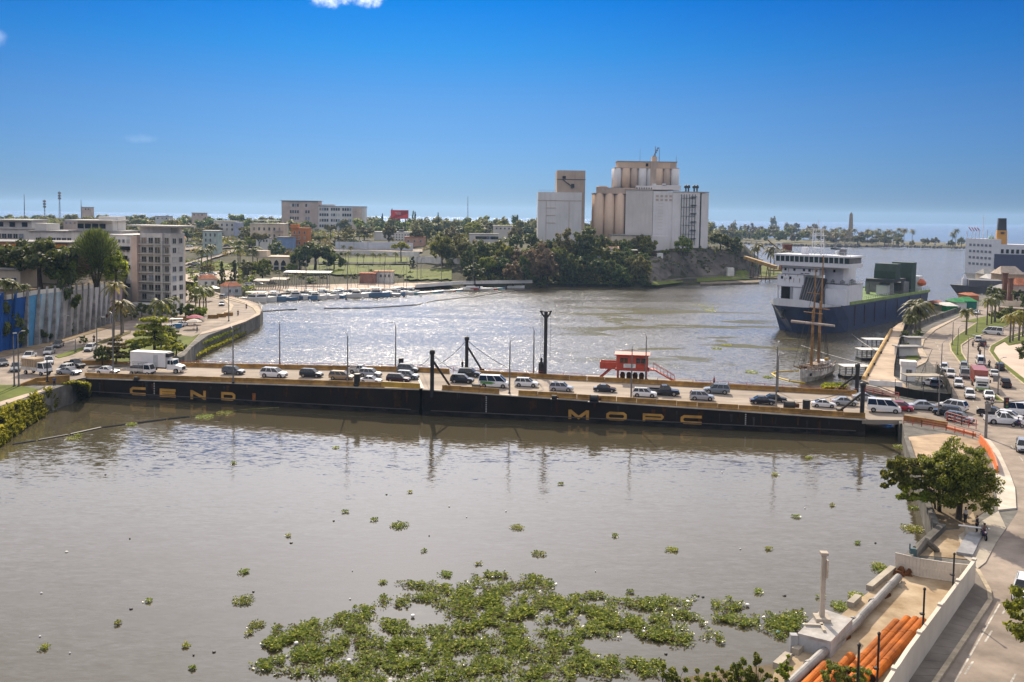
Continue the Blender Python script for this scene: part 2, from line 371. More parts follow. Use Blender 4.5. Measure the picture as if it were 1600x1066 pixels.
# ---- far east bank: terrain lofted along bearings (distance, height)
def east_profile(px):
 wl=interp([-500,290,380,420,480,560,640,720,820,900,1000,1030,1065,1100,1170,1186,1192],[455,455,468,468,465,462,458,452,450,449,452,452,447,445,441,437,434],px)
 d0 = G(px, wl, 0).y
 A = [(0, -1.5), (.5, 1.8), (25, 2.3), (95, 5), (186, 7.5), (215, 9), (270, 13), (650, 17), (1150, 18), (1230, 18), (1260, 0), (1275, -2)]
 B = [(0, -1.5), (.5, 2.0), (12, 2.4), (34, 7), (80, 11.5), (150, 14), (270, 15), (650, 17), (1150, 18), (1230, 18), (1260, 0), (1275, -2)]
 C = [(0, -1.5), (4, 1.0), (12, 3), (30, 9), (55, 13.5), (90, 15.5), (200, 16), (420, 17), (620, 15), (800, 10), (830, 0), (845, -2)]
 D = [(0, -1.5), (3, .8), (34, 1.8), (44, 9), (52, 15.5), (60, 17), (100, 17), (160, 16), (200, 14), (230, 6), (240, 0), (250, -2)]
 keys = [(-500, A, 400), (380, A, 1), (640, A, 0), (720, B, 0), (830, B, 0), (880, C, 0), (1010, C, 0), (1075, D, 0), (1160, D, 0), (1192, D, 0)]
 xs = [k[0] for k in keys]
 for i in range(len(xs) - 1):
  if px <= xs[i + 1]:
   t = max(0, (px - xs[i]) / (xs[i + 1] - xs[i])); a, c = keys[i][1], keys[i + 1][1]
   pr = [(a[k][0] * (1 - t) + c[k][0] * t, a[k][1] * (1 - t) + c[k][1] * t) for k in range(12)]; break
 else: pr = keys[-1][1]
 if px < 380:      # continues behind the left bank
  pr = [(r, max(z, 3.4) if z > 0 and r < 1200 else z) for r, z in pr]
 if px > 1165:     # the point of the cliff tapers off
  k = max(0.0, 1 - (px - 1165) / 27.0); pr = [(r, z * k if z > 1.5 else z) for r, z in pr]
 return d0, pr
def EZ(px, dist):
 d0, pr = east_profile(px); return interp([p[0] for p in pr], [p[1] for p in pr], dist - d0)
def east_mesh():
 cols = [-500 + 12.5 * i for i in range(int((1192 + 500) / 12.5) + 1)] + [1192]
 rings = []
 for px in cols:
  d0, pr = east_profile(px); pts = []
  seq = []
  for (r0, z0), (r1, z1) in zip(pr, pr[1:]):
   k = max(1, int((r1 - r0) / 30)) if r1 < 400 else 3
   for j in range(k): seq.append((r0 + (r1 - r0) * j / k, z0 + (z1 - z0) * j / k))
   seq = seq
  seq.append(pr[-1])
  rings.append([(px, d0 + r, z) for r, z in seq])
 return rings
def loft_cols(rings, jit=0.0):
 n = 44; out = []
 for ring in rings:
  L_ = [0]
  for a, b in zip(ring, ring[1:]): L_.append(L_[-1] + max(.01, min(60, abs(b[1] - a[1])) + abs(b[2] - a[2])))
  row = []
  for i in range(n):
   s = L_[-1] * i / (n - 1)
   q = AT(ring[0][0], interp(L_, [p[1] for p in ring], s), interp(L_, [p[2] for p in ring], s))
   if jit and q.z > 1:
    q.z += jit * noise.noise(q * .06); q.x += jit * noise.noise(q * .11 + Vector((9, 0, 0))); q.y += jit * noise.noise(q * .09 + Vector((0, 7, 0)))
   row.append(tuple(q))
  out.append(row)
 return out
mb = MB(); mb.loft(loft_cols(east_mesh(), .5), closed=False)
struct('east_bank', mb, M_SOIL)
# ---- spit at the river mouth
rings = []
for px in [880 + 20 * i for i in range(60)]:
 wl = interp([880, 1110, 1200, 1300, 1400, 1500, 1620, 2000], [379, 380, 383, 386, 386, 388, 390, 392], px) - 0.4 * math.sin(px * .05)
 d0 = G(px, wl, 0).y
 wid = interp([880, 1300, 1600, 2000], [420, 190, 120, 100], px)
 rings.append([tuple(AT(px,d0+r,z)) for r,z in ((-2,-1.5),(2,1.2),(8,2.6),(16,3.0),(60,3.6),(wid*.6,4.2),(wid,3.4),(wid+12,0),(wid+20,-2))])
mb = MB(); mb.loft(rings, closed=False); struct('spit', mb, mat('spit_ground', (.16, .14, .075), .95, var=.25, scale=.05))
# ---- right bank
right_px=[(1100,1200),(1150,1110),(1180,1078),(1212,1049),(1237,1026),(1337,941),(1355,927),(1395,893),(1432,867),(1471,829),(1463,826),(1446,785),(1428,727),(1415,688),(1409,657),
   (1402,632),(1397,613),(1345,594),(1391,516),(1404,506),(1440,491),(1490,468),(1520,457),(1600,452),(2400,440),(2900,1300),(1100,1500)]
P = [(*G(x, y, ZR).xy, ZR) for x, y in right_px]
struct('right_bank', MB().prism(P, -2.0, ZR), M_QUAY)
# ------------------------------------------------------------------ floating bridge
M_HULL = mat('black_hull', (.008, .008, .010), .75, var=.3, scale=.35, streak=.3, dirt=(.028, .018, .012), spec=.12)
M_STEEL = mat('dark_steel', (.022, .02, .02), .6, var=.3, scale=1)
M_GALV = mat('galvanised_pole', (.22, .21, .20), .5, .4, var=.15, scale=1)
M_OCHRE = mat('ochre_concrete', (.40, .23, .065), .8, var=.16, scale=.8, dirt=(.2, .11, .04), streak=.25)
M_YEL = mat('yellow_paint', (.60, .36, .05), .6, var=.15, scale=1)
M_LETTER = mat('letter_ochre', (.55, .29, .05), .7, var=.12, scale=1)
M_REDP = mat('red_orange_paint', (.47, .062, .028), .55, var=.12, scale=1)
M_LEDGE = mat('ledge_concrete', (.52, .46, .38), .85, var=.12, scale=.7)
M_RUST = mat('rust', (.16, .07, .03), .9, var=.3, scale=1.5)
M_DGLASS = mat('dark_glass', (.012, .015, .018), .08, var=.1, scale=1, spec=.6)
M_LAMP = mat('lamp_glass', (.6, .6, .55), .2, var=.03)
def face_pt(wx, wy, topy):
 g = G(wx, wy, 0); return Vector((g.x, g.y, ZAT(g, topy)))
nA, nB = face_pt(130, 618.5, 591.0), face_pt(655, 648.5, 608.5)
nC, nD = face_pt(660, 649.0, 608.8), face_pt(1352, 682.5, 656.0)
fA, fB = G(140, 569.0, nA.z), G(648, 580.0, nB.z)
fC, fD = G(651, 580.3, nC.z), G(1338, 617.5, nD.z)
def deck_z(px):
 return interp([100, 130, 655, 1352, 1405], [ZL, nA.z, nB.z, nD.z, ZR], px)
def D(px, py): return G(px, py, deck_z(px) + .02)
def pontoon(n0, n1, f0, f1, label, rake):
 root = thing('pontoon', label, 'pontoon', (n0.x, n0.y, 0), 0, 'pontoons of the floating bridge')
 o = Vector((n0.x, n0.y, 0))
 q = [p - o for p in (n0, n1, f1, f0)]
 mb = MB(); u = (q[1] - q[0]); u.z = 0; u.normalize()
 b = [Vector((p.x, p.y, -.6)) for p in q]
 b[0] += u * rake[0]; b[3] += u * rake[0]; b[1] -= u * rake[1]; b[2] -= u * rake[1]
 w = [Vector((p.x, p.y, .9)) for p in q]
 mb.add(b+w+q,[(3,2,1,0),(0,1,5,4),(1,2,6,5),(2,3,7,6),(3,0,4,7),(4,5,9,8),(5,6,10,9),(6,7,11,10),(7,4,8,11),(8,9,10,11)])
 mb.build('hull', M_HULL, root)
 nrm = Vector((u.y, -u.x, 0))
 mb = MB(); a, c = q[0] + nrm * .12, q[1] + nrm * .12
 mb.add([a+Vector((0,0,-.12)),c+Vector((0,0,-.12)),c+Vector((0,0,.06)),a+Vector((0,0,.06)),a-nrm*.9+Vector((0,0,.06)),c-nrm*.9+Vector((0,0,.06))],[(0,1,2,3),(3,2,5,4)])
 mb.build('rim', M_LEDGE, root)
 mb = MB(); k = 0.9
 mb.tube(Vector((q[0].x,q[0].y,k))+nrm*.08+u*1.5,Vector((q[1].x,q[1].y,k))+nrm*.08-u*1.5,.09,.09,6);mb.build('rubbing_strake',mat('strake',(.06,.05,.05),.5),root)
 q_=[p+nrm*.04 for p in (w[0],w[1])];mb=MB();mb.quad(*[Vector((p.x,p.y,z_)) for p,z_ in ((q_[0],.05),(q_[1],.05),(q_[1],.8),(q_[0],.8))]);mb.build('waterline_stain',mat('waterline_stain',(.035,.032,.03),.8,var=.4,scale=.5,stretch=(1,1,3),spec=.1),root)
 for i_ in range(26):
  s_=R.uniform(.02,.97);p=q[0].lerp(q[1],s_)+nrm*.055;l_=R.uniform(.6,2.4);wd_=R.uniform(.06,.35);z_=p.z-R.uniform(.1,.9);mb=MB();mb.quad(Vector((p.x,p.y,z_-l_))-u*wd_*.4,Vector((p.x,p.y,z_-l_))+u*wd_*.4,Vector((p.x,p.y,z_))+u*wd_,Vector((p.x,p.y,z_))-u*wd_);mb.build('rust_streak',R.choice([mat('streak_rust',(.075,.034,.018),.9,var=.3,spec=.05),mat('streak_grey',(.055,.052,.05),.9,var=.3,spec=.05),mat('streak_rust',(0,0,0))]),root)
 mb = MB(); mb.quad(*[p + Vector((0, 0, .012)) for p in (q[0] - nrm * .8, q[1] - nrm * .8, q[2], q[3])]); mb.build('deck', M_ASPH2, root)
 ln = (q[1] - q[0]).length
 for i in range(int(ln / 7)):
  s = 4 + i * 7 + R.uniform(-1.5, 1.5)
  if s > ln - 2: break
  p = q[0] + (q[1] - q[0]) * (s / ln); z1 = p.z - .35; ht = R.choice([1.6, 2.4, z1 - 1.1])
  mb = MB(); wdt = R.choice([.5, .9, 1.4])
  a0 = Vector((p.x, p.y, z1)) + nrm * .03; mb.box((a0.x, a0.y, z1 - ht), (wdt, .05, ht), math.atan2(u.y, u.x))
  mb.build('hull_plate', M_HULL if R.random() < .6 else mat('rusty_plate', (.05, .026, .016), .8, var=.4, scale=.8), root)
 for sx in ((.225,) if 'CENDI' in label else (.153, .743)):
  p = q[0] + (q[1] - q[0]) * sx; mb = MB(); nn_ = int((p.z - 1.2) / .32)
  for k in range(nn_): q_=MB();q_.box((p.x+nrm.x*.05,p.y+nrm.y*.05,1.1+k*.32),(.2,.04,.1),math.atan2(u.y,u.x));q_.build('draft_mark',M_WHITE,root)
 return root, o, u, nrm
pL, oL, uL, nL = pontoon(nA, nB, fA, fB, 'long black steel pontoon with the yellow letters CENDI', (2.2, 3.0))
pR, oR, uR, nR = pontoon(nC, nD, fC, fD, 'long black steel pontoon with the yellow letters MOPC', (2.8, 4.5))
def stroke(mb, pts, w, closed=False):
 """flat stroke of width w along 2D points (mitred), extruded a little"""
 n = len(pts); L_, R_ = [], []
 for i in range(n):
  p = Vector(pts[i])
  a = Vector(pts[(i - 1) % n]) if (closed or i > 0) else None
  b = Vector(pts[(i + 1) % n]) if (closed or i < n - 1) else None
  d1 = (p - a).normalized() if a is not None else (b - p).normalized()
  d2 = (b - p).normalized() if b is not None else d1
  t = (d1 + d2); t = t.normalized() if t.length > 1e-3 else d1
  nn_ = Vector((-t.y, t.x)); k = min(2.0, 1 / max(.35, abs(nn_.dot(Vector((-d1.y, d1.x))))))
  L_.append(p + nn_ * w / 2 * k); R_.append(p - nn_ * w / 2 * k)
 for i in range(n if closed else n - 1):
  j = (i + 1) % n; q = [L_[i], R_[i], R_[j], L_[j]]
  v = [(x.x, -.03, x.y) for x in q] + [(x.x, .0, x.y) for x in q]
  mb.add(v, [(0, 1, 2, 3), (0, 4, 5, 1), (1, 5, 6, 2), (2, 6, 7, 3), (3, 7, 4, 0)])
def glyph(ch, W, H):
 mb = MB(); t = H * .31; x0, x1, y0, y1 = t / 2, W - t / 2, t / 2, H - t / 2; c = H * .18
 if ch == 'C': stroke(mb, [(W, y1), (x0 + c * 1.4, y1), (x0, y1 - c), (x0, y0 + c), (x0 + c * 1.4, y0), (W, y0)], t)
 if ch == 'E':
  stroke(mb, [(W, y1), (x0, y1), (x0, y0), (W, y0)], t); stroke(mb, [(t, H / 2), (W * .96, H / 2)], t * .85)
 if ch == 'N':
  for x in (x0, x1): stroke(mb, [(x, 0), (x, H)], t)
  stroke(mb, [(x0 * .6, H - t * .4), (x1 + t * .2, t * .4)], t * 1.05)
 if ch == 'D': stroke(mb, [(x0, y0), (x0, y1), (x1 - c * 1.4, y1), (x1, y1 - c), (x1, y0 + c), (x1 - c * 1.4, y0)], t, True)
 if ch == 'I': stroke(mb, [(W / 2, 0), (W / 2, H)], W)
 if ch == 'M':
  for x in (x0, x1): stroke(mb, [(x, 0), (x, H)], t)
  stroke(mb, [(x0, H - t * .3), (W / 2, t * .6), (x1, H - t * .3)], t * 1.05)
 if ch=='O': stroke(mb,[(x0+c*1.4,y0),(x0,y0+c),(x0,y1-c),(x0+c*1.4,y1),(x1-c*1.4,y1),(x1,y1-c),(x1,y0+c),(x1-c*1.4,y0)],t,True)
 if ch == 'P':
  stroke(mb, [(x0, 0), (x0, H)], t); stroke(mb, [(x0, H * .40), (x1 - c, H * .40), (x1, H * .40 + c), (x1, y1 - c), (x1 - c, y1), (x0, y1)], t * .9)
 return mb
def letter(root, o, u, nrm, wl0, wl1, ch, xa, xb, yt, yb):
 wy = lambda x: wl0[1] + (wl1[1] - wl0[1]) * (x - wl0[0]) / (wl1[0] - wl0[0])
 a, b = G(xa, wy(xa), 0), G(xb, wy(xb), 0)
 z0, z1 = ZAT(a, yb), ZAT(a, yt); W = (b - a).length
 ob = glyph(ch, W, z1 - z0).build('letter', mat('letter_rust', (.30, .11, .03), .8, var=.2) if ch == 'I' else M_LETTER, root)
 p=Vector((a.x,a.y,z0))-o+nrm*.05;ob.location=p;ob.rotation_euler=(0,0,math.atan2(u.y,u.x));ob['label']='yellow painted letter '+ch
WL = ((130, 618.5), (655, 648.5)); WR = ((660, 649.0), (1352, 682.5))
for a in (('C',203.5,228,604.2,617),('E',250,275,607,620),('N',298,322,609.5,623.5),('D',346,368,612.3,625.3),('I',394.7,399.7,614.5,627)): letter(pL,oL,uL,nL,*WL,*a)
for a in (('M',888,920,640,654.5),('O',947,979,643,656.2),('P',1004,1037,645.7,658.5),('C',1063,1096,648.2,662)): letter(pR,oR,uR,nR,*WR,*a)
mb = MB(); a, b, c, d = nB - nL * .9, nC - nL * .9, fC, fB
mb.add([p+Vector((0,0,.05)) for p in (a,b,c,d)]+[p+Vector((0,0,-.3)) for p in (a,b,c,d)],[(0,1,2,3),(0,4,5,1),(1,5,6,2),(2,6,7,3),(3,7,4,0)])
tag(mb.build('ramp_plate', M_STEEL), 'narrow steel plate joining the two black pontoons', 'ramp')
def approach(name, pts, label, m=M_ASPH2):
 mb = MB(); t = [Vector(p) for p in pts]
 mb.add(t + [p - Vector((0, 0, .7)) for p in t], [(0, 1, 2, 3), (7, 6, 5, 4), (0, 4, 5, 1), (1, 5, 6, 2), (2, 6, 7, 3), (3, 7, 4, 0)])
 return tag(mb.build(name, m), label, 'ramp')
approach('approach_ramp',[G(102,596,ZL)+Vector((0,0,.03)),nA+Vector((.6,0,.03)),fA+Vector((.6,0,.03)),G(112,566,ZL)+Vector((0,0,.03))],'short road ramp from the avenue onto the pontoon bridge')
approach('approach_ramp',[nD+Vector((-.6,0,.03)),G(1412,657,ZR)+Vector((0,0,.03)),G(1398,622,ZR)+Vector((0,0,.03)),fD+Vector((-.6,0,.03))],'road ramp over open water to the right bank')
# ---- barriers
def barrier_mesh(Lb=3.0):
 mb = MB(); prof = [(-.32, 0), (-.32, .12), (-.14, .34), (-.10, .88), (.10, .88), (.14, .34), (.32, .12), (.32, 0)]
 mb.loft([[(-Lb / 2, y, z) for y, z in prof], [(Lb / 2, y, z) for y, z in prof]])
 return mb.mesh('concrete_barrier', M_OCHRE)
BAR = barrier_mesh()
def barrier_row(p, q, label, group, gaps=(), step=3.22, zs=1.0):
 p, q = Vector(p), Vector(q); u = (q - p); n = int(u.length / step); a = math.atan2(u.y, u.x)
 for i in range(n):
  t = (i + .5) / n
  if any(g0 < t < g1 for g0, g1 in gaps): continue
  c=p+u*t;o=obj('concrete_barrier',BAR,None,(c.x+R.uniform(-.03,.03),c.y+R.uniform(-.05,.05),c.z),a+R.uniform(-.012,.012),(u.length/n/3.0*.985,1,zs))
  tag(o, label, 'barrier', group)
off = .55
barrier_row(nA-nL*off+Vector((0,0,.06)),nB-nL*off+Vector((0,0,.06)),'ochre concrete barrier in the near row on the CENDI pontoon','barriers on the near rim of the left pontoon',[(.885,1)])
barrier_row(nC-nR*off+Vector((0,0,.06)),nD-nR*off+Vector((0,0,.06)),'ochre concrete barrier in the near row on the MOPC pontoon','barriers on the near rim of the right pontoon',[(0,.06),(.195,.235),(.72,.75),(.94,.96)])
barrier_row(fA+nL*.5+uL*6+Vector((0,0,.02)),fB+nL*.5+Vector((0,0,.02)),'ochre concrete barrier in the far row of the left pontoon','barriers on the far rim of the left pontoon',[(.93,1)])
barrier_row(fC+nR*.5+Vector((0,0,.02)),fD+nR*.5+Vector((0,0,.02)),'ochre concrete barrier in the far row of the right pontoon','barriers on the far rim of the right pontoon',[(.02,.05),(.09,.13)])
mb=MB();c0,c1=nB-uL*7.0-nL*.3,nB-nL*.3;mb.box(((c0.x+c1.x)/2,(c0.y+c1.y)/2,nB.z+.06),((c1-c0).length,.22,.95),math.atan2(uL.y,uL.x));tag(mb.build('joint_guard',M_YEL),'yellow steel guard wall over the joint between the pontoons','guard')
def lane_line(root_name, pts, group=None):
 mb = MB()
 for a, b in pts:
  u = (b - a); L_ = u.length; u.normalize(); n_ = Vector((-u.y, u.x, 0)) * .07; s = 0
  while s < L_:
   e = min(L_, s + 2.5); p, q = a + u * s, a + u * e; mb.quad(p - n_, q - n_, q + n_, p + n_); s += 6.5
 o = mb.build(root_name, mat('road_white', (.55, .52, .46), .8, var=.2, scale=3)); o['kind'] = 'structure'; return o
zq = Vector((0, 0, .024))
lane_line('lane_markings',[(nA.lerp(fA,k)+zq+uL*2,nB.lerp(fB,k)+zq) for k in (.36,.64)]+[(nC.lerp(fC,k)+zq+uR*2,nD.lerp(fD,k)+zq) for k in (.36,.64)])
# ---- lamp posts
def lamp_post(px, pyb, pyt, label, group, z=None, arm=(1.2, 0), gp=None, r=.16, double=False, m=None):
 g = G(px, pyb, z) if z is not None else D(px, pyb); h = ZAT(g, pyt) - g.z
 root = thing('lamp_post', label, 'lamp post', g, 0, group); m = m or M_GALV
 mb = MB(); mb.tube((0, 0, 0), (0, 0, h), r, r * .55, 8); mb.build('pole', m, root, smooth=False)
 mb = MB(); mb.box((0, 0, 0), (.4, .4, .25)); mb.build('base_plate', M_STEEL, root)
 for s in ((1, -1) if double else (1,)):
  mb = MB(); ax, ay = arm[0] * s, arm[1] * s
  mb.path([(0, 0, h - .1), (ax * .4, ay * .4, h + .45), (ax, ay, h + .6)], .045, 6); mb.build('arm', m, root)
  mb = MB(); mb.box((ax * 1.25, ay * 1.25, h + .53), (.65, .24, .13), math.atan2(ay, ax)); mb.build('lamp_head', M_LAMP, root)
 return root
gp = 'lamp posts along the floating bridge'
for px,b,t,lb,arm in ((177,591,494,'tall grey lamp post at the near left end of the bridge by the box truck',(-.7,.9)),(260,560,511,'grey lamp post on the far edge behind the white box truck',(.2,-.9)),
  (364.4,599,517,'grey lamp post on the near rim above the letter D',(-.6,1)),(437,574,506,'grey lamp post on the far edge above the white sport utility car',(.3,-1)),
  (543,602.5,525,'grey lamp post on the near rim beside the gold minivan',(-.6,1)),(618,578,508,'grey lamp post on the far edge left of the two raised masts',(-.6,-.6)),
  (796,615,536,'grey lamp post on the near rim in front of the white minibus',(.35,1)),(833.5,588,516,'grey lamp post on the far edge left of the tall black pile',(-.5,-.6)),
  (986,627,545,'grey lamp post on the near rim in front of the red cabin',(.4,1.2)),(1008.5,598,526,'grey lamp post on the far edge at the right side of the red cabin',(-.5,-.7)),
  (1212,641,541,'grey lamp post on the near rim by the two dark sedans',(.4,1)),(1215,612,556,'short grey lamp post on the far edge in front of the schooner boom',(.3,-.8))):
 lamp_post(px, b, t, lb, gp, arm=arm)
# ---- guyed steel masts with a raking strut
def mast(px, pb, pt, sx, sb, st, label, cables=()):
 g = D(px, pb); h = ZAT(g, pt) - g.z; root = thing('steel_mast', label, 'mast', g, 0, 'raking steel masts on the bridge')
 mb = MB(); mb.tube((0, 0, -1.2), (0, 0, h), .36, .34, 12); mb.build('pole', M_STEEL, root)
 mb = MB(); mb.lathe([(.1, 0), (.42, .1), (.5, .45), (.42, .8), (.15, .95)], (0, 0, h - .2), 12); mb.build('sheave_head', M_STEEL, root)
 f = D(sx, sb) - g; zt = ZAT(g, st) - g.z
 mb = MB(); mb.tube((0, 0, zt), f, .2, .2, 8); mb.build('strut', M_STEEL, root)
 mb = MB(); mb.box((f.x, f.y, f.z), (.9, .9, .35)); mb.build('strut_foot', M_STEEL, root)
 for cx, cy in cables:
  e=D(cx,cy)-g;mb=MB();pts=[Vector((0,0,h)).lerp(e,k/8)-Vector((0,0,1.6*(k/8)*(1-k/8))) for k in range(9)];mb.path(pts,.05,5);mb.build('cable',M_STEEL,root)
 return root
mast(675, 610, 553, 706, 607.5, 562, 'black steel mast on the near rim with strut leaning right', [(655, 571), (715, 580)])
mast(729, 577, 531.5, 753, 578.5, 540, 'black steel mast on the far rim behind the dark cars', [(687, 569), (794, 575)])
mast(1338.5, 612, 574, 1308, 609, 585, 'black steel mast on the far rim at the right end', [])
mast(1346.6, 653, 604, 1312, 642, 614, 'black steel mast on the near rim at the right end with strut leaning left', [(1241, 630)])
def pile(px, pb, pt, r, label, head=None):
 g = D(px, pb); h = ZAT(g, pt) - g.z; root = thing('steel_pile', label, 'pile', (g.x, g.y, 0), 0, 'black steel piles on the bridge')
 mb = MB(); mb.tube((0, 0, -1), (0, 0, g.z + h), r, r, 12); mb.build('pile_shaft', M_STEEL, root)
 mb = MB(); mb.lathe([(r * 1.25, 0), (r * 1.25, .35), (r, .4)], (0, 0, g.z + .1), 12); mb.build('collar', M_STEEL, root)
 return root, g.z + h
pile(558, 604, 584, .55, 'short black pile standing through the near rim of the left pontoon')
pile(626.5, 574, 559.5, .5, 'short black pile on the far rim beside the lamp post')
pile(1259.5, 645, 625, .6, 'short black pile on the near rim at the right end')
root, tz = pile(851.5, 590, 488, .34, 'very tall black pile with a forked head behind the bridge')
mb=MB();mb.path([(-.95,0,tz+.3),(-.8,0,tz-.2),(-.2,0,tz-1.0),(0,0,tz-1.3)],.17,6);mb.path([(.95,0,tz+.3),(.8,0,tz-.2),(.2,0,tz-1.0),(0,0,tz-1.3)],.17,6);mb.tube((-.95,0,tz+.1),(.95,0,tz+.1),.1)
for s in (-.9, .9): mb.lathe([(.1, 0), (.25, .1), (.25, .35), (.1, .45)], (s, 0, tz - .1), 8)
mb.build('forked_head', M_STEEL, root)
for s in (-.9, -.6, .9):
 mb = MB(); mb.tube((s, 0, tz), (s, 0, 6), .03, .03, 4); mb.build('cable', M_STEEL, root)
g = D(845.5, 588); root = thing('counterweight', 'black cylinder counterweight hanging beside the tall forked pile', 'weight', (g.x, g.y, g.z))
mb=MB();mb.lathe([(.5,0),(.55,.4),(.55,2.4),(.3,2.8)],n=14);mb.build('weight_body',M_STEEL,root);mb=MB();mb.lathe([(.2,2.8),(.25,3.2),(.1,3.6)],n=8);mb.build('shackle',M_STEEL,root)
for px,py,s,lb in ((744,611,1.0,'dark winch on the near rim below the white minibus'),(866,624.5,.6,'small bollard on the near rim left of letter M'),(928,628.5,1.0,'dark winch on the near rim above the letter M'),(1233,641.5,1.25,'large dark winch on the near rim by the lamp post'),(213,594,.5,'small bollard on the near rim above the letter C')):
 g = D(px, py); root = thing('deck_winch', lb, 'winch', g, math.atan2(uR.y, uR.x))
 mb = MB(); mb.tube((-.6 * s, 0, .7 * s), (.6 * s, 0, .7 * s), .55 * s, .55 * s, 12); mb.build('drum', M_STEEL, root)
 mb = MB()
 for k in (-.65, .65): mb.box((k * s, 0, 0), (.14 * s, 1.0 * s, 1.25 * s), top=(1, .4))
 mb.box((0, 0, -.02), (2.0 * s, 1.3 * s, .15)); mb.build('winch_frame', M_STEEL, root)
 mb = MB(); mb.tube((.75 * s, 0, .7 * s), (1.25 * s, 0, .7 * s), .3 * s, .3 * s, 8); mb.build('motor', M_RUST, root)
# ---- red railing on the far edge
def railing(pts, label, group=None, step=2.0, h=1.1, m=None, name='railing', bars=(.35, .7, 1.08), r=.035, zo=0.0, cat='railing'):
 p0 = Vector(pts[0]); root = thing(name, label, cat, p0, 0, group); m = m or M_REDP; mb = MB()
 for a, b in zip(pts, pts[1:]):
  a, b = Vector(a) - p0, Vector(b) - p0; n = max(1, round((b - a).length / step))
  for k in range(n + 1):
   c = a.lerp(b, k / n)
   q = MB(); q.box((0, 0, 0), (.08, .08, h)); q.build('post', m, root, tuple(c))
  for zr in bars: mb.tube(a + Vector((0, 0, zr * h / 1.1)), b + Vector((0, 0, zr * h / 1.1)), r, r, 5)
 mb.build('rails', m, root); return root
zf = Vector((0, 0, .03))
railing([fA+uL*10-nL*.6+zf,fB-nL*.6+zf],'thin red railing along the far edge of the left pontoon','red railings of the bridge',3.4)
railing([fC-nR*.6+zf,fC.lerp(fD,.43)-nR*.6+zf],'thin red railing along the far edge left of the red cabin','red railings of the bridge',3.4)
railing([fC.lerp(fD,.56)-nR*.6+zf,fD-nR*.6+zf],'thin red railing along the far edge right of the red cabin','red railings of the bridge',3.4)
# ---- red control cabin on the far edge
c0, c1 = D(962, 595.5), D(1012, 598.5); u = (c1 - c0); W = u.length; u.normalize(); bk = Vector((-u.y, u.x, 0)); az_ = math.atan2(u.y, u.x)
base = c0 + bk * 1.2; root = thing('control_cabin', 'red orange bridge control cabin raised on legs with side stairs', 'cabin', base, az_)
zt, zb = ZAT(base, 555) - base.z, ZAT(base, 576) - base.z
mb = MB(); mb.box((W / 2, 1.8, zb), (W, 3.4, zt - zb)); mb.box((W / 2, 1.8, zb - .35), (W + .4, 3.8, .35)); mb.build('cabin_wall', M_REDP, root)
mb = MB(); mb.box((W / 2, 1.8, zt), (W + .7, 4.2, .18)); mb.build('roof', M_REDP, root)
for x0_, x1_ in ((.12, .36), (.62, .92)):
 mb = MB(); mb.box((W * (x0_ + x1_) / 2, .08, zb + (zt - zb) * .42), (W * (x1_ - x0_), .1, (zt - zb) * .42)); f = mb.build('window', M_DGLASS, root)
 mb = MB()
 for dzz in (0, .42): mb.box((W * (x0_ + x1_) / 2, .04, zb + (zt - zb) * (.40 + dzz)), (W * (x1_ - x0_) + .2, .12, .1))
 mb.box((W * (x0_ + x1_) / 2, .035, zb + (zt - zb) * .42), (.08, .12, (zt - zb) * .42)); mb.build('frame', M_REDP, f)
mb = MB(); mb.box((W * .42, .05, zb + .22), (W * .38, .08, .75)); sg = mb.build('sign_board', M_WHITE, root)
for k, ww in enumerate((.8, .7, .5)):
 mb = MB(); mb.box((W * .42, .0, zb + .78 - k * .21), (W * .38 * ww, .03, .05)); mb.build('print_line', mat('sign_ink', (.25, .12, .12), .7), sg)
for x in (.3, W - .3):
 for y in (.3, 3.2): mb = MB(); mb.box((x, y, 0), (.32, .32, zb)); mb.build('leg', M_REDP, root)
mb = MB(); mb.box((-1.6, 1.6, zb - .2), (3.0, 2.6, .2)); mb.build('side_platform', M_REDP, root)
mb = MB()
for y in (.35, 2.85): mb.box((-1.6, y, zb), (3.0, .08, 1.1))
mb.box((-3.1, 1.6, zb), (.08, 2.6, 1.1)); mb.build('parapet', M_REDP, root)
mb = MB(); mb.tube((-3.2, .4, 0), (-.8, .4, zb), .16, .16, 6); mb.tube((-3.2, 2.8, 0), (-.8, 2.8, zb), .16, .16, 6); mb.build('brace', M_REDP, root)
mb = MB(); n_ = 14
for k in range(n_): mb.box((W + 1.4 + 3.6 * k / n_, 1.2, zb * (1 - (k + 1) / n_)), (.32, 1.1, .06))
mb.build('stair_treads', M_REDP, root)
for y in (.6, 1.8):
 mb = MB(); mb.tube((W + 1.0, y, zb), (W + 5.0, y, 0), .13, .13, 6); mb.tube((W + 1.0, y, zb + 1.1), (W + 5.0, y, 1.1), .05, .05, 5)
 for k in range(7): mb.tube((W + 1.0 + 4 * k / 6, y, zb * (1 - k / 6)), (W + 1.0 + 4 * k / 6, y, zb * (1 - k / 6) + 1.1), .035, .035, 5)
 mb.build('stringer', M_REDP, root)
mb = MB(); mb.box((W + .6, 1.2, zb - .2), (1.4, 2.2, .2)); mb.build('landing', M_REDP, root)
for k in range(4):
 mb = MB(); mb.lathe([(.45, 0), (.5, .9), (.3, 1.3)], (1.2 + k * (W - 2.4) / 3, 1.6, 0), 10); mb.build('pump', M_RUST, root)
mb = MB(); P = [base - bk * 1.5 - u * 6, base - bk * 1.5 + u * (W + 9), base + bk * 4.6 + u * (W + 9), base + bk * 4.6 - u * 6]
mb.prism([(p.x,p.y) for p in P],base.z-2.5,base.z-.03);tag(mb.build('cabin_platform',M_STEEL),'dark steel outrigger platform under the red control cabin','platform')
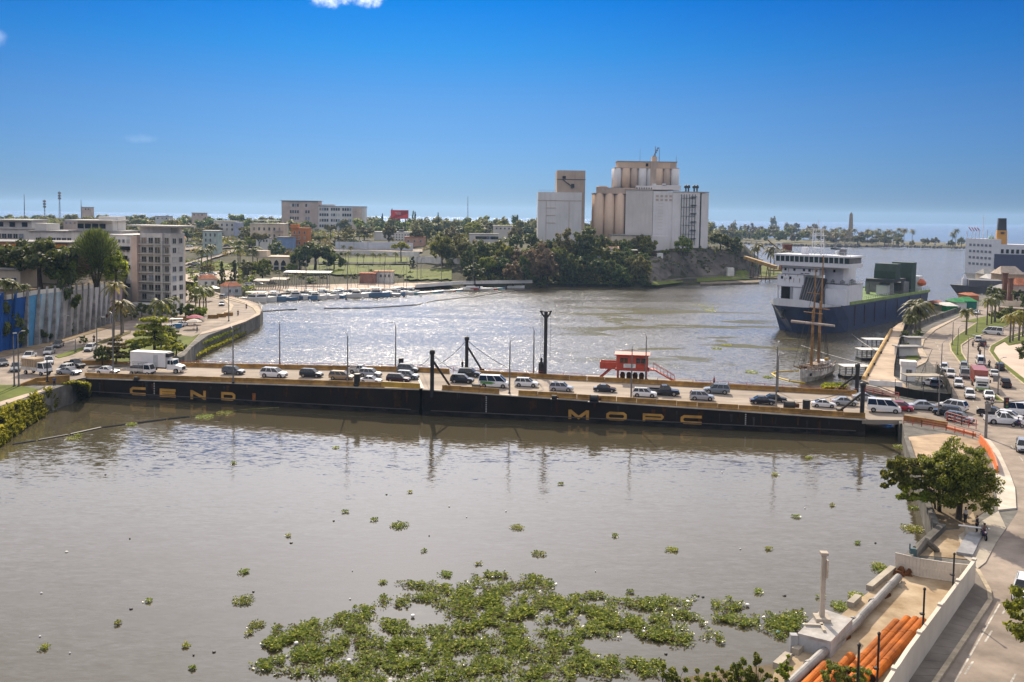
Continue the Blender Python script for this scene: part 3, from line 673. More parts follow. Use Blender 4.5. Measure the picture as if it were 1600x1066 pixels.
# ---- left abutment walls
g = [G(x, y, ZL) for x, y in ((30, 603.5), (55, 600), (109, 598.2))]
def low_wall(pts, h, th, label, m, name='parapet_wall', cat='wall', htop=None, group=None, z0=None):
 mb = MB(); P = [Vector(p) for p in pts]
 for i, (a, b) in enumerate(zip(P, P[1:])):
  u_ = (b - a); u_.z = 0; u_.normalize(); n_ = Vector((-u_.y, u_.x, 0)) * th / 2
  ha = htop[i] if htop else h; hb = htop[i + 1] if htop else h
  e = u_ * (th / 2 if i < len(P) - 2 else 0); b2 = b + e
  q = [a - n_, b2 - n_, b2 + n_, a + n_]; base_ = [Vector((p.x, p.y, (z0 if z0 is not None else p.z))) for p in q]
  top = [Vector((q[0].x, q[0].y, a.z + ha)), Vector((q[1].x, q[1].y, b.z + hb)), Vector((q[2].x, q[2].y, b.z + hb)), Vector((q[3].x, q[3].y, a.z + ha))]
  mb.add(base_ + top, [(3, 2, 1, 0), (4, 5, 6, 7), (0, 1, 5, 4), (1, 2, 6, 5), (2, 3, 7, 6), (3, 0, 4, 7)])
 return tag(mb.build(name, m), label, cat, group)
low_wall(g, 1.4, .4, 'ochre approach wall sloping down at the left end of the bridge', M_OCHRE, htop=[.3, 1.1, 1.45], z0=1.5)
a=G(73,599.5,ZL);mb=MB();mb.box((a.x-.2,a.y-.6,ZL-2.6),(1.6,1.4,3.2));tag(mb.build('masonry_pier',M_OCHRE),'square ochre pier below the leaning dark lamp post','pier')
lamp_post(74, 597, 561, 'short dark lamp post leaning beside the ochre pier', None, ZL + .6, (.7, .3), m=M_STEEL)
low_wall([G(128, 570, ZL), G(178, 569.5, ZL)], .9, .35, 'ochre wall on the far side at the left end of the bridge', M_OCHRE)
for px,t,lb in ((22.5,526,'plain grey lamp post on the left lawn, leftmost of the pair'),(29.5,523,'grey lamp post with a curved arm on the left lawn')): lamp_post(px,604.5,t,lb,None,ZL,(.5,.5) if px>25 else (.15,.1),r=.16)
# ------------------------------------------------------------------ vehicles
M_TYRE = mat('tyre_rubber', (.015, .015, .016), .9, var=.1); M_RIM = mat('alloy_rim', (.35, .35, .36), .35, .8, var=.05)
M_TRIM=mat('black_trim',(.02,.02,.022),.6,var=.1);M_HEAD=mat('headlight',(.75,.77,.8),.1,var=.02);M_TAIL=mat('taillight',(.42,.015,.01),.2,var=.02)
PAINT = {}
def paint(c):
 if c not in PAINT:
  col=dict(white=(.78,.78,.77),silver=(.42,.43,.44),grey=(.13,.135,.14),dark=(.025,.027,.03),black=(.012,.012,.014),gold=(.38,.27,.15),burgundy=(.05,.018,.022),blue=(.10,.14,.20),
                   red=(.42,.03,.03),steel=(.22,.245,.27),rack=(.45,.47,.5),cream=(.62,.56,.44),container=(.33,.085,.06),navy=(.04,.06,.12),green=(.1,.3,.08))[c]
  m = mat('paint_' + c, col, .28, .35 if c not in ('white', 'cream', 'container') else 0.0, var=.03, scale=2)
  try: m.node_tree.nodes['Principled BSDF'].inputs['Coat Weight'].default_value = .5 if c != 'container' else 0
  except Exception: pass
  PAINT[c] = m
 return PAINT[c]
CARS = {
 'sedan': (4.5,1.78,1.45,.93,[(-1,.55,.80),(-.985,.86,.90),(-.62,.95,1),(.35,.93,1),(.50,.88,.99),(.86,.76,.94),(.975,.64,.86),(1,.48,.80)],(-.70,.46),(-.38,.12),(-.60,.62),.32),
 'suv': (4.7,1.86,1.74,1.08,[(-1,.6,.84),(-.985,1.02,.93),(-.7,1.08,1),(.35,1.06,1),(.50,1.02,.99),(.88,.92,.95),(.98,.78,.88),(1,.55,.82)],(-.97,.50),(-.82,.20),(-.60,.62),.37),
 'hatch': (4.0,1.72,1.52,.98,[(-1,.55,.84),(-.98,.94,.93),(-.6,.98,1),(.35,.96,1),(.54,.90,.98),(.88,.78,.93),(.98,.64,.86),(1,.48,.80)],(-.95,.56),(-.72,.18),(-.60,.62),.31),
 'minivan': (4.9,1.9,1.72,1.05,[(-1,.55,.86),(-.985,1.02,.94),(-.7,1.05,1),(.45,1.02,1),(.62,.95,.98),(.90,.82,.93),(.98,.68,.86),(1,.5,.80)],(-.97,.66),(-.86,.22),(-.62,.62),.34),
 'pickup': (5.3,1.86,1.80,1.10,[(-1,.70,.92),(-.995,.72,.97),(-.3,.72,1),(-.29,1.10,1),(.40,1.08,1),(.52,1.04,.99),(.88,.96,.95),(.98,.80,.89),(1,.55,.84)],(-.28,.46),(-.18,.18),(-.60,.62),.39),
 'van': (5.3,1.88,2.18,1.22,[(-1,.6,.90),(-.99,1.2,.96),(-.7,1.22,1),(.55,1.20,1),(.72,1.12,.98),(.93,.98,.94),(.985,.8,.88),(1,.5,.82)],(-.985,.80),(-.94,.42),(-.62,.66),.35),
}
PROTO = {}
def wheel_meshes(r, w=.22):
 key = ('wheel', r)
 if key not in PROTO:
  a=MB();a.tube((0,-w/2,0),(0,w/2,0),r,r,14);b=MB();b.tube((0,-w/2-.012,0),(0,w/2+.012,0),r*.62,r*.62,10);b.tube((0,-w/2-.03,0),(0,w/2+.03,0),r*.16,r*.16,6)
  PROTO[key] = (a.mesh('wheel', M_TYRE), b.mesh('rim', M_RIM))
 return PROTO[key]
def add_wheels(root, xs, ys, r):
 wm_, rm = wheel_meshes(r)
 for x in xs:
  for y in ys:
   o = obj('wheel', wm_, root, (x, y, r)); obj('rim', rm, o)
def objslot(o):
 o.material_slots[0].link = 'OBJECT'; return o
def make_car(kind):
 L_, W, H, belt, st, (b0, b1), (r0, r1), wx, wr = CARS[kind]; h = L_ / 2; w = W / 2
 root = thing(kind, None, None); mb = MB(); rings = []
 for x, zt, k in st:
  zb = .24 + (.10 if abs(x) > .95 else 0); ww = w * k; zm = zb + (zt - zb) * .62
  rings.append([(x * h, -ww * .93, zb), (x * h, -ww, zm), (x * h, -ww * .95, zt), (x * h, ww * .95, zt), (x * h, ww, zm), (x * h, ww * .93, zb)])
 mb.loft(rings)
 B = [(b0 * h, -w * .95, belt), (b1 * h, -w * .93, belt), (b1 * h, w * .93, belt), (b0 * h, w * .95, belt)]
 T = [(r0 * h, -w * .76, H - .04), (r1 * h, -w * .74, H - .04), (r1 * h, w * .74, H - .04), (r0 * h, w * .76, H - .04)]
 mb.add([(x,y,H-.05) for x,y,z in T]+[(x*.96+.02*(r0+r1)*h,y*.9,H) for x,y,z in T],[(3,2,1,0),(4,5,6,7),(0,1,5,4),(1,2,6,5),(2,3,7,6),(3,0,4,7)])
 for i in range(4): mb.tube(B[i], T[i], .055, .045, 5)
 def on(i, j, t):   # point on side i-j
  return Vector(B[i]).lerp(Vector(B[j]), t), Vector(T[i]).lerp(Vector(T[j]), t)
 for i, j in ((0, 1), (3, 2)):
  for t in ((.48,) if kind in ('sedan', 'hatch', 'pickup') else (.34, .66)): a, b = on(i, j, t); mb.tube(a, b, .05, .05, 5)
 if kind == 'pickup':      # open bed
  for y in (-w * .93, w * .93): mb.box(((-1 - .28) / 2 * h, y, .70), ((1 - .28) * h, .09, .40))
  mb.box((-.985 * h, 0, .55), (.08, W * .88, .55))
 objslot(mb.build('body', paint('white'), root))
 for nm, i, j in (('side_window', 0, 1), ('windscreen', 1, 2), ('side_window', 2, 3), ('rear_window', 3, 0)):
  q = MB(); q.quad(B[i], B[j], T[j], T[i]); q.build(nm, M_DGLASS, root)
 if kind == 'pickup':
  q = MB(); q.box((-.64 * h, 0, .725), (.66 * h, W * .84, .02)); q.build('bed_liner', M_TRIM, root)
 q = MB()
 for x in wx:
  for y in (-1, 1): q.tube((x * h, y * (w * .80), wr), (x * h, y * (w * 1.002), wr), wr * 1.16, wr * 1.16, 14)
 q.build('wheel_arch', M_TRIM, root)
 add_wheels(root, [x * h for x in wx], (-w + .09, w - .09), wr)
 q=MB();q.box((h*.985,0,.30),(.10,W*.78,.20));q.box((-h*.985,0,.32),(.10,W*.80,.18));q.box((h*.99,0,.56),(.05,W*.42,.16));q.build('bumper',M_TRIM,root)
 for y in (-1, 1):
  q = MB(); q.box((h * .955, y * w * .68, st[-2][1] - .13), (.16, W * .19, .15)); q.build('headlight', M_HEAD, root)
  q = MB(); q.box((-h * .985, y * w * .76, belt - .30), (.08, W * .12, .24)); q.build('taillight', M_TAIL, root)
  q = MB(); q.box((b1 * h - .28, y * (w + .06), belt), (.12, .2, .15)); q.build('mirror', M_TRIM, root)
 if kind in ('suv', 'minivan'):
  q = MB()
  for y in (-1, 1): q.tube((r0 * h * .9, y * w * .66, H + .05), (r1 * h * .8, y * w * .66, H + .05), .025, .025, 5)
  q.build('roof_rail', M_TRIM, root)
 return root
def set_paint(root, c):
 for ch in root.children:
  if ch.material_slots and ch.material_slots[0].link == 'OBJECT': ch.material_slots[0].material = paint(c)
FIRST = {}
NAME = {'sedan': 'sedan', 'suv': 'sport_utility_car', 'hatch': 'hatchback', 'minivan': 'minivan', 'pickup': 'pickup_truck', 'van': 'passenger_van'}
CAT = {'sedan': 'car', 'suv': 'car', 'hatch': 'car', 'minivan': 'car', 'pickup': 'pickup', 'van': 'van'}
def place(kind, loc, rz, label, group, color=None, maker=make_car, name=None, cat=None, scale=None, key=None):
 key = key or kind
 if key not in FIRST:
  r = maker(kind); FIRST[key] = r; r.location = loc; r.rotation_euler = (0, 0, rz); new = r
 else: new = dup(FIRST[key], loc, rz)
 new.name = name or NAME[kind]; new['label'] = label; new['category'] = cat or CAT[kind]
 if group: new['group'] = group
 elif 'group' in new: del new['group']
 if color: set_paint(new, color)
 if scale: new.scale = (scale,) * 3
 return new
azB = lambda px: math.atan2(*( (uL if px < 657 else uR).y, (uL if px < 657 else uR).x))
GB = 'cars queuing across the floating bridge'
def bc(kind, x0, x1, py, color, label, flip=False, scale=None):
 px = (x0 + x1) / 2
 near = D(px, py); a = azB(px); bk_ = Vector((-math.sin(a), math.cos(a), 0)); p = near + bk_ * (CARS[kind][1] / 2)
 Lp = (x1 - x0) / PXM(p); sc_ = scale or max(.9, min(1.1, Lp / (CARS[kind][0] * math.cos(a) + .5)))
 return place(kind, p, a + (math.pi if flip else 0) + R.uniform(-.02, .02), label, GB, color, scale=sc_)
bc('sedan', 144, 183, 585, 'white', 'white sedan with black windows just left of the box truck')
bc('suv', 342.5, 380, 586, 'grey', 'dark grey sport utility car alone ahead of the box truck')
bc('suv', 404, 445, 590.8, 'white', 'white sport utility car on the bridge above the letters DI', scale=1.05)
bc('suv', 464, 503, 590.5, 'dark', 'charcoal sport utility car following behind the white one on the left pontoon')
bc('minivan', 510, 552, 594.5, 'gold', 'gold minivan behind the near lamp post')
bc('pickup', 544, 577, 584.5, 'silver', 'silver pickup in the farthest lane behind the gold minivan')
bc('suv', 559, 593, 590, 'silver', 'silver sport utility car in the middle lane beyond the white sedan')
bc('sedan', 560, 594, 600, 'white', 'white sedan in the near lane left of the burgundy car')
bc('suv', 600, 640, 598.5, 'burgundy', 'dark burgundy sport utility car in the near lane left of the mast')
bc('suv', 617, 651.5, 593.5, 'steel', 'grey green sport utility car in the middle lane behind the burgundy one')
bc('suv', 620, 651, 582.5, 'grey', 'grey sport utility car in the farthest lane beside the short pile')
bc('suv', 701, 740, 599.5, 'dark', 'black sport utility car between the two masts')
bc('suv', 717, 747, 589.5, 'dark', 'dark sport utility car in the far lane by the far mast foot')
MINIBUS = bc('van', 745, 795.5, 606.5, 'white', 'white minibus with green stripes left of the near lamp post')
bc('suv', 801, 842, 605.5, 'white', 'white sport utility car right of the minibus')
bc('suv', 856, 896, 612.5, 'silver', 'silver sport utility car below the tall forked pile')
bc('sedan', 925, 964, 613.5, 'dark', 'dark sedan below the red cabin')
bc('suv', 987, 1027, 621.5, 'white', 'white crossover in front of the red cabin')
bc('pickup', 1012, 1063.5, 619, 'dark', 'dark pickup with open bed right of the white crossover')
bc('suv', 1076, 1118, 626.5, 'silver', 'silver sport utility car above the second letter C')
bc('suv', 1098, 1142, 616, 'steel', 'blue grey wagon facing left in the far lane', True)
bc('sedan', 1171, 1214, 633, 'black', 'black coupe at the near lamp post on the right')
bc('sedan', 1194, 1229, 629, 'black', 'black sedan overlapping the black coupe')
bc('sedan', 1268, 1308, 637.5, 'white', 'white sedan left of the right hand near mast')
bc('sedan', 1299, 1343, 634.5, 'silver', 'silver sedan behind the strut of the right hand near mast')
bc('sedan', 1332, 1372, 627, 'silver', 'pale sedan in the far lane at the right end of the bridge')
# ---- trucks
def make_box_truck(_):
 root = thing('box_truck', None, None)
 mb=MB();mb.box((-1.6,0,1.15),(7.4,2.45,2.75));mb.build('cargo_box',mat('box_white',(.74,.72,.70),.5,var=.04,scale=.7,streak=.06),root)
 mb = MB(); mb.box((-1.6, 0, 3.9), (7.45, 2.5, .07)); mb.build('box_roof', M_WHITE, root)
 mb = MB(); mb.box((.1, -1.24, 1.25), (.95, .05, 2.3)); mb.build('side_door', mat('door_grey', (.50, .50, .50), .5), root)
 mb = MB(); mb.box((2.35, 0, 3.1), (.8, 2.0, .75)); mb.build('refrigeration_unit', M_TRIM, root)
 mb = MB()
 rings=[[(x,-w_,zb),(x,-w_*.97,zt),(x,w_*.97,zt),(x,w_,zb)] for x,w_,zb,zt in ((2.3,1.05,.7,1.75),(3.7,1.05,.7,1.72),(3.9,1.0,.65,1.68),(5.15,.85,.65,1.42),(5.3,.8,.7,1.2))]
 mb.loft(rings); mb.box((3.0, 0, 2.55), (1.3, 2.0, .12), top=(.85, .9));
 for x, y in ((2.36, -1), (2.36, 1), (3.68, -1), (3.68, 1), (3.05, -1), (3.05, 1)): mb.tube((x, y, 1.7), (min(x, 3.5), y * .93, 2.57), .06, .06, 5)
 mb.quad((2.33, -1, 1.7), (2.33, 1, 1.7), (2.33, .95, 2.6), (2.33, -.95, 2.6))
 objslot(mb.build('cab', paint('white'), root))
 B=[(2.36,-1,1.7),(3.68,-1,1.7),(3.68,1,1.7),(2.36,1,1.7)];T=[(2.36,-.93,2.56),(3.5,-.93,2.56),(3.5,.93,2.56),(2.36,.93,2.56)]
 for nm,i,j in (('side_window',0,1),('windscreen',1,2),('side_window',2,3)): q=MB();q.quad(B[i],B[j],T[j],T[i]);q.build(nm,M_DGLASS,root)
 q = MB(); q.box((5.31, 0, .75), (.06, 1.1, .6)); q.build('grille', M_TRIM, root)
 for y in (-.7, .7): q = MB(); q.box((5.22, y, .95), (.16, .3, .25)); q.build('headlight', M_HEAD, root)
 q = MB(); q.box((5.35, 0, .45), (.2, 2.1, .28)); q.build('bumper', mat('chrome', (.6, .6, .6), .2, .9), root)
 q = MB(); q.box((0, 0, .75), (9.4, .9, .35)); q.box((-.6, -.95, .55), (1.6, .4, .5)); q.build('chassis', M_TRIM, root)
 add_wheels(root, (-3.6, 4.25), (-1.05, 1.05), .5); add_wheels(root, (-3.6,), (-.75, .75), .5)
 for y in (-1.3, 1.3): q = MB(); q.box((3.75, y, 1.9), (.12, .12, .45)); q.build('mirror', M_TRIM, root)
 return root
p=D(240,585)+Vector((0,2.6,0));place('box_truck',p,azB(240),'large white box truck with refrigeration unit on the left pontoon',None,'white',make_box_truck,'box_truck','truck',scale=1.0)
def make_flatbed(load):
 root = thing('flatbed_truck', None, None); mb = MB()
 rings = [[(x, -w_, .55), (x, -w_, 1.15), (x, w_, 1.15), (x, w_, .55)] for x, w_ in ((.95, .88), (2.3, .88), (2.5, .80))]
 mb.loft(rings); mb.box((1.5, 0, 1.98), (1.2, 1.55, .1))
 for x, xt in ((.98, .98), (2.42, 2.05)):
  for y in (-.85, .85): mb.tube((x, y, 1.12), (xt, y * .9, 2.0), .06, .05, 5)
 mb.quad((.96, -.85, 1.1), (.96, .85, 1.1), (.96, .78, 2.0), (.96, -.78, 2.0))
 objslot(mb.build('cab', paint('white'), root))
 B=[(1.0,-.86,1.15),(2.42,-.86,1.15),(2.42,.86,1.15),(1.0,.86,1.15)];T=[(1.0,-.78,1.98),(2.05,-.78,1.98),(2.05,.78,1.98),(1.0,.78,1.98)]
 for nm,i,j in (('side_window',0,1),('windscreen',1,2),('side_window',2,3)): q=MB();q.quad(B[i],B[j],T[j],T[i]);q.build(nm,M_DGLASS,root)
 q = MB(); q.box((-.85, 0, .72), (3.4, 1.8, .12))
 for y in (-.88, .88): q.box((-.85, y, .84), (3.4, .06, .42))
 q.box((-2.53, 0, .84), (.06, 1.8, .42)); q.build('bed', mat('bed_white', (.62, .60, .55), .6, var=.1), root)
 if load == 'rack':
  q = MB()
  for x in (-2.3, -1.2, -.1, .8):
   for y in (-.8, .8): q.tube((x, y, .85), (x, y, 2.25), .03, .03, 5)
  for y in (-.8, .8):
   for z in (1.55, 2.25): q.tube((-2.3, y, z), (.8, y, z), .03, .03, 5)
  for x in (-2.3, -1.2, -.1, .8): q.tube((x, -.8, 2.25), (x, .8, 2.25), .03, .03, 5)
  q.build('rack', M_GALV, root)
  q = MB(); q.box((-.9, 0, .85), (2.0, 1.4, .8)); q.build('load', mat('load_grey', (.16, .16, .17), .8), root)
 else:
  q = MB(); q.box((-.95, 0, .85), (2.9, 1.8, 1.75)); q.build('cargo_crate', mat('crate_tan', (.42, .31, .20), .8, var=.15, scale=2), root)
  q = MB()
  for k in range(6):
   for y in (-.91, .91): q.box((-2.3 + k * .54, y, .85), (.07, .05, 1.78))
  for y in (-.92, .92): q.box((-.95, y, 2.5), (2.9, .05, .12))
  q.build('stakes', mat('stake_cream', (.58, .47, .32), .7), root)
 add_wheels(root, (-1.6, 1.75), (-.78, .78), .33)
 for y in (-.62, .62): q = MB(); q.box((2.47, y, .75), (.1, .3, .18)); q.build('headlight', M_HEAD, root)
 q = MB(); q.box((2.5, 0, .45), (.12, 1.65, .2)); q.build('bumper', M_TRIM, root)
 return root
place('rack',D(218,586.5)+Vector((0,.9,0)),azB(218),'small white flatbed truck with a rack in front of the box truck',None,'white',make_flatbed,'flatbed_truck','truck')
place('crate',G(54,586,ZL)+Vector((0,.9,0)),heading(40,584,70,587,ZL),'small white truck carrying a tall tan crate body on the left avenue',None,'white',make_flatbed,'stake_truck','truck',scale=1.15)
# ---- motorcycles and people
def skin_mesh(name, verts, edges, radii, m, sub=1, root=0):
 me = bpy.data.meshes.new(name); me.from_pydata(verts, edges, []); o = bpy.data.objects.new(name, me); COL.objects.link(o)
 md = o.modifiers.new('s', 'SKIN'); md.use_smooth_shade = True
 for i, r in enumerate(radii):
  me.skin_vertices[0].data[i].radius = r if hasattr(r, '__len__') else (r, r)
 me.skin_vertices[0].data[root].use_root = True
 if sub: s = o.modifiers.new('u', 'SUBSURF'); s.levels = sub
 dg = bpy.context.evaluated_depsgraph_get(); ev = bpy.data.meshes.new_from_object(o.evaluated_get(dg)); ev.name = name
 bpy.data.objects.remove(o); bpy.data.meshes.remove(me); ev.materials.clear(); ev.materials.append(m); return ev
M_SKIN = mat('skin', (.22, .11, .065), .6, var=.05); M_HAIR = mat('hair', (.012, .01, .009), .7, var=.1)
CLOTH={k: mat('cloth_'+k,c,.85,var=.1,scale=4) for k,c in dict(white=(.6,.58,.55),dark=(.03,.03,.035),red=(.40,.03,.02),blue=(.05,.09,.22),jeans=(.045,.06,.11),orange=(.6,.16,.03),grey=(.18,.18,.18)).items()}
def person_meshes(pose):
 key = ('person', pose)
 if key in PROTO: return PROTO[key]
 if pose == 'stand':
  J=dict(pel=(0,0,.95),chest=(0,0,1.32),neck=(0,.0,1.5),head=(0.02,0,1.63),top=(.01,0,1.74),ls=(0,.19,1.42),le=(.0,.25,1.13),lh=(.08,.24,.88),rs=(0,-.19,1.42),re=(0,-.25,1.13),rh=(.08,-.24,.88),
                 lhip=(0,.09,.90),lk=(.03,.10,.50),la=(-.02,.11,.08),lt=(.14,.13,.04),rhip=(0,-.09,.90),rk=(.0,-.10,.50),ra=(-.05,-.11,.08),rt=(.11,-.13,.04))
 else:
  J=dict(pel=(-.15,0,.82),chest=(-.02,0,1.18),neck=(.05,0,1.36),head=(.09,0,1.48),top=(.09,0,1.60),ls=(.02,.19,1.28),le=(.22,.28,1.08),lh=(.48,.27,1.05),rs=(.02,-.19,1.28),re=(.22,-.28,1.08),rh=(.48,-.27,1.05),
                 lhip=(-.12,.10,.78),lk=(.28,.17,.70),la=(.12,.18,.30),lt=(.28,.18,.25),rhip=(-.12,-.10,.78),rk=(.28,-.17,.70),ra=(.12,-.18,.30),rt=(.28,-.18,.25))
 RAD=dict(pel=.13,chest=.15,neck=.055,head=.095,top=.07,ls=.065,le=.045,lh=.04,rs=.065,re=.045,rh=.04,lhip=.095,lk=.06,la=.04,lt=.035,rhip=.095,rk=.06,ra=.04,rt=.035)
 E_=[('pel','chest'),('chest','neck'),('neck','head'),('head','top'),('chest','ls'),('ls','le'),('le','lh'),('chest','rs'),('rs','re'),('re','rh'),('pel','lhip'),('lhip','lk'),('lk','la'),('la','lt'),('pel','rhip'),('rhip','rk'),('rk','ra'),('ra','rt')]
 ks = list(J); ix = {k: i for i, k in enumerate(ks)}
 body = skin_mesh('body', [J[k] for k in ks], [(ix[a], ix[b]) for a, b in E_], [RAD[k] for k in ks], M_SKIN)
 def sub_(keys, edges, f, nm, cut=None):
  kk = {k: i for i, k in enumerate(keys)}
  return skin_mesh(nm, [J[k] for k in keys], [(kk[a], kk[b]) for a, b in edges], [RAD[k] + f for k in keys], CLOTH['dark'])
 shirt=sub_(['pel','chest','ls','le','rs','re'],[('pel','chest'),('chest','ls'),('ls','le'),('chest','rs'),('rs','re')],.022,'shirt')
 trou=sub_(['pel','lhip','lk','la','rhip','rk','ra'],[('pel','lhip'),('lhip','lk'),('lk','la'),('pel','rhip'),('rhip','rk'),('rk','ra')],.02,'trousers')
 hair=MB();c=Vector(J['head']);hair.lathe([(.1,.02),(.115,.06),(.10,.11),(.05,.145)],(c.x-.02,c.y,c.z),8);hm_=hair.mesh('hair',M_HAIR)
 PROTO[key] = (body, shirt, trou, hm_); return PROTO[key]
def person(loc, rz, label, shirt='dark', trousers='jeans', pose='stand', group=None, helmet=None):
 b, s, t, h = person_meshes(pose); root = thing('person', label, 'person', loc, rz, group)
 obj('body', b, root); o = obj('shirt', s, root); o.material_slots[0].link = 'OBJECT'; o.material_slots[0].material = CLOTH[shirt]
 o=obj('trousers',t,root);o.material_slots[0].link='OBJECT';o.material_slots[0].material=CLOTH[trousers];o=obj('hair' if not helmet else 'helmet',h,root)
 if helmet: o.scale = (1.15, 1.15, 1.1); o.location = (0, 0, -.14); o.material_slots[0].link = 'OBJECT'; o.material_slots[0].material = CLOTH[helmet]
 return root
def make_bike(_):
 root = thing('motorcycle', None, None)
 for x in (-.6, .62): w_, r_ = wheel_meshes(.29, .22); o = obj('wheel', w_, root, (x, 0, .29), 0, (1, .55, 1)); obj('rim', r_, o)
 q=MB();q.path([(-.6,0,.3),(-.1,0,.45),(.35,0,.72),(.62,0,.3)],.05,6);q.tube((.38,0,.65),(.30,0,1.0),.04);q.build('frame',M_TRIM,root)
 q = MB(); q.box((-.02, 0, .3), (.4, .26, .3)); q.build('engine', M_STEEL, root)
 q = MB(); q.box((.15, 0, .62), (.42, .26, .22), top=(.8, .7)); objslot(q.build('fuel_tank', paint('red'), root))
 q = MB(); q.box((-.35, 0, .68), (.6, .26, .1)); q.build('seat', M_TRIM, root)
 q = MB(); q.tube((.3, -.34, 1.02), (.3, .34, 1.02), .025, .025, 6); q.build('handlebar', M_TRIM, root)
 q = MB(); q.tube((.42, 0, .82), (.5, 0, .82), .09, .09, 8); q.build('headlight', M_HEAD, root)
 return root
def biker(px, py, hx, hy, z, lb, shirt='dark', tank='red', helmet='dark'):
 p = G(px, py, z); a = heading(px, py, hx, hy, z)
 place('bike', p, a, lb, None, tank, make_bike, 'motorcycle', 'motorcycle')
 person(p, a, 'rider in %s on the %s' % (shirt, ' '.join(lb.split()[:10])), shirt, 'jeans', 'ride', None, helmet)
biker(171, 579.5, 181, 580, deck_z(171), 'motorcycle beyond the white sedan at the left end of the bridge', 'dark', 'red')
person(D(1115.5, 603), 2.5, 'person in a red shirt at the far railing right of the cabin', 'red', 'dark')
person(D(722.5, 577), 2.5, 'person in dark clothes beside the far mast', 'dark', 'dark')
# ------------------------------------------------------------------ trees and plants
LEAF = {
 'green': leafmat('leaf_green', (0.115, 0.149, 0.020), (0.257, 0.277, 0.034), .45),
 'dark': leafmat('leaf_dark', (0.065, 0.096, 0.023), (0.147, 0.186, 0.034), .45),
 'olive': leafmat('leaf_olive', (0.137, 0.137, 0.036), (0.247, 0.227, 0.065), .45),
 'dry': leafmat('leaf_dry', (0.156, 0.126, 0.060), (0.240, 0.192, 0.090)),
 'bright': leafmat('leaf_bright', (0.150, 0.208, 0.018), (0.273, 0.325, 0.033), .5),
 'pink': leafmat('leaf_pink', (0.200, 0.105, 0.060), (0.320, 0.160, 0.100)),
 'palm': leafmat('leaf_palm', (0.091, 0.117, 0.023), (0.208, 0.208, 0.046)),
 'palmgold': leafmat('leaf_palm_gold', (0.180, 0.175, 0.018), (0.300, 0.250, 0.035), .5),
 'water': leafmat('leaf_hyacinth', (0.188, 0.250, 0.033), (0.475, 0.500, 0.125), .4, rough=.3),
 'fresh': leafmat('leaf_fresh', (0.138, 0.175, 0.020), (0.300, 0.325, 0.037), .5),
 'grass': leafmat('leaf_grass', (0.161, 0.207, 0.018), (0.276, 0.299, 0.040), .45),
}
M_BARK = mat('bark', (.085, .065, .048), .95, var=.25, scale=3); M_PALMT = mat('palm_trunk', (.20, .17, .14), .9, var=.2, scale=3)
def leaf_quads(rng, clumps, size, aspect=.55, droop=.0):
 """clumps: (centre, radius xyz, count)"""
 vs, fs = [], []
 for c, r, n in clumps:
  for _ in range(n):
   while True:
    d = Vector((rng.uniform(-1, 1), rng.uniform(-1, 1), rng.uniform(-1, 1)))
    if .2 < d.length < 1: break
   d *= (.55 + .45 * rng.random()) / max(d.length, .3) * rng.random() ** .25
   p = c + Vector((d.x * r[0], d.y * r[1], d.z * r[2]))
   nrm = (Vector((d.x, d.y, d.z + .35)).normalized() + Vector((rng.uniform(-.8, .8), rng.uniform(-.8, .8), rng.uniform(-.6, .8)))).normalized()
   t = nrm.cross(Vector((rng.uniform(-1, 1), rng.uniform(-1, 1), rng.uniform(-1, 1)))).normalized(); b = nrm.cross(t)
   s = size * rng.uniform(.6, 1.4); t = t * s; b = b * s * aspect; t.z -= droop * s
   k = len(vs); vs += [tuple(p - t), tuple(p + b), tuple(p + t), tuple(p - b)]; fs.append((k, k + 1, k + 2, k + 3))
 return vs, fs
def quad_mesh(name, vs, fs, m):
 me = bpy.data.meshes.new(name); me.from_pydata(vs, [], fs); me.materials.append(m); me.update(); return me
def crown_mesh(seed, h, rx, rz, nclump, per, size, leaf, lobes=.5, z0=None, shape='round'):
 rng = random.Random(seed); clumps = []
 for i in range(nclump):
  th = rng.uniform(0, 6.283); ph = math.acos(rng.uniform(-.75, 1)); rr = rng.random() ** .4
  x, y, z = math.sin(ph) * math.cos(th) * rr, math.sin(ph) * math.sin(th) * rr, math.cos(ph) * rr
  if shape == 'flat': z = abs(z) * .6 + rng.uniform(-.15, .1)
  if shape == 'dome': z = z * .75 + .12
  if shape=='tier': k=rng.randrange(5);z=-.75+k*.38;q=(1-.62*(k/4)**1.4)*rng.random()**.5;x,y=q*math.cos(th),q*math.sin(th)
  if shape == 'cone':
   z=rng.uniform(-1,1);k=(1-(z+1)/2)**.8*.95+.08;a=rng.uniform(0,6.283);q=rng.random()**.5;x,y=k*math.cos(a)*q,k*math.sin(a)*q
  w = 1 + .28 * noise.noise(Vector((x * 2 + seed, y * 2, z * 2)))
  cr_ = rng.uniform(.24, .42) * lobes * 2
  if shape == 'cone': cr_ *= .55
  if shape == 'tier': cr_ *= .8
  clumps.append((Vector((x*rx*w*.82,y*rx*w*.82,h+z*rz*w*.82)),(rx*cr_*.62,rx*cr_*.62,rz*cr_*(.58 if shape!='tier' else .24)),per))
 vs, fs = leaf_quads(rng, clumps, size)
 return quad_mesh('crown', vs, fs, LEAF[leaf]), clumps
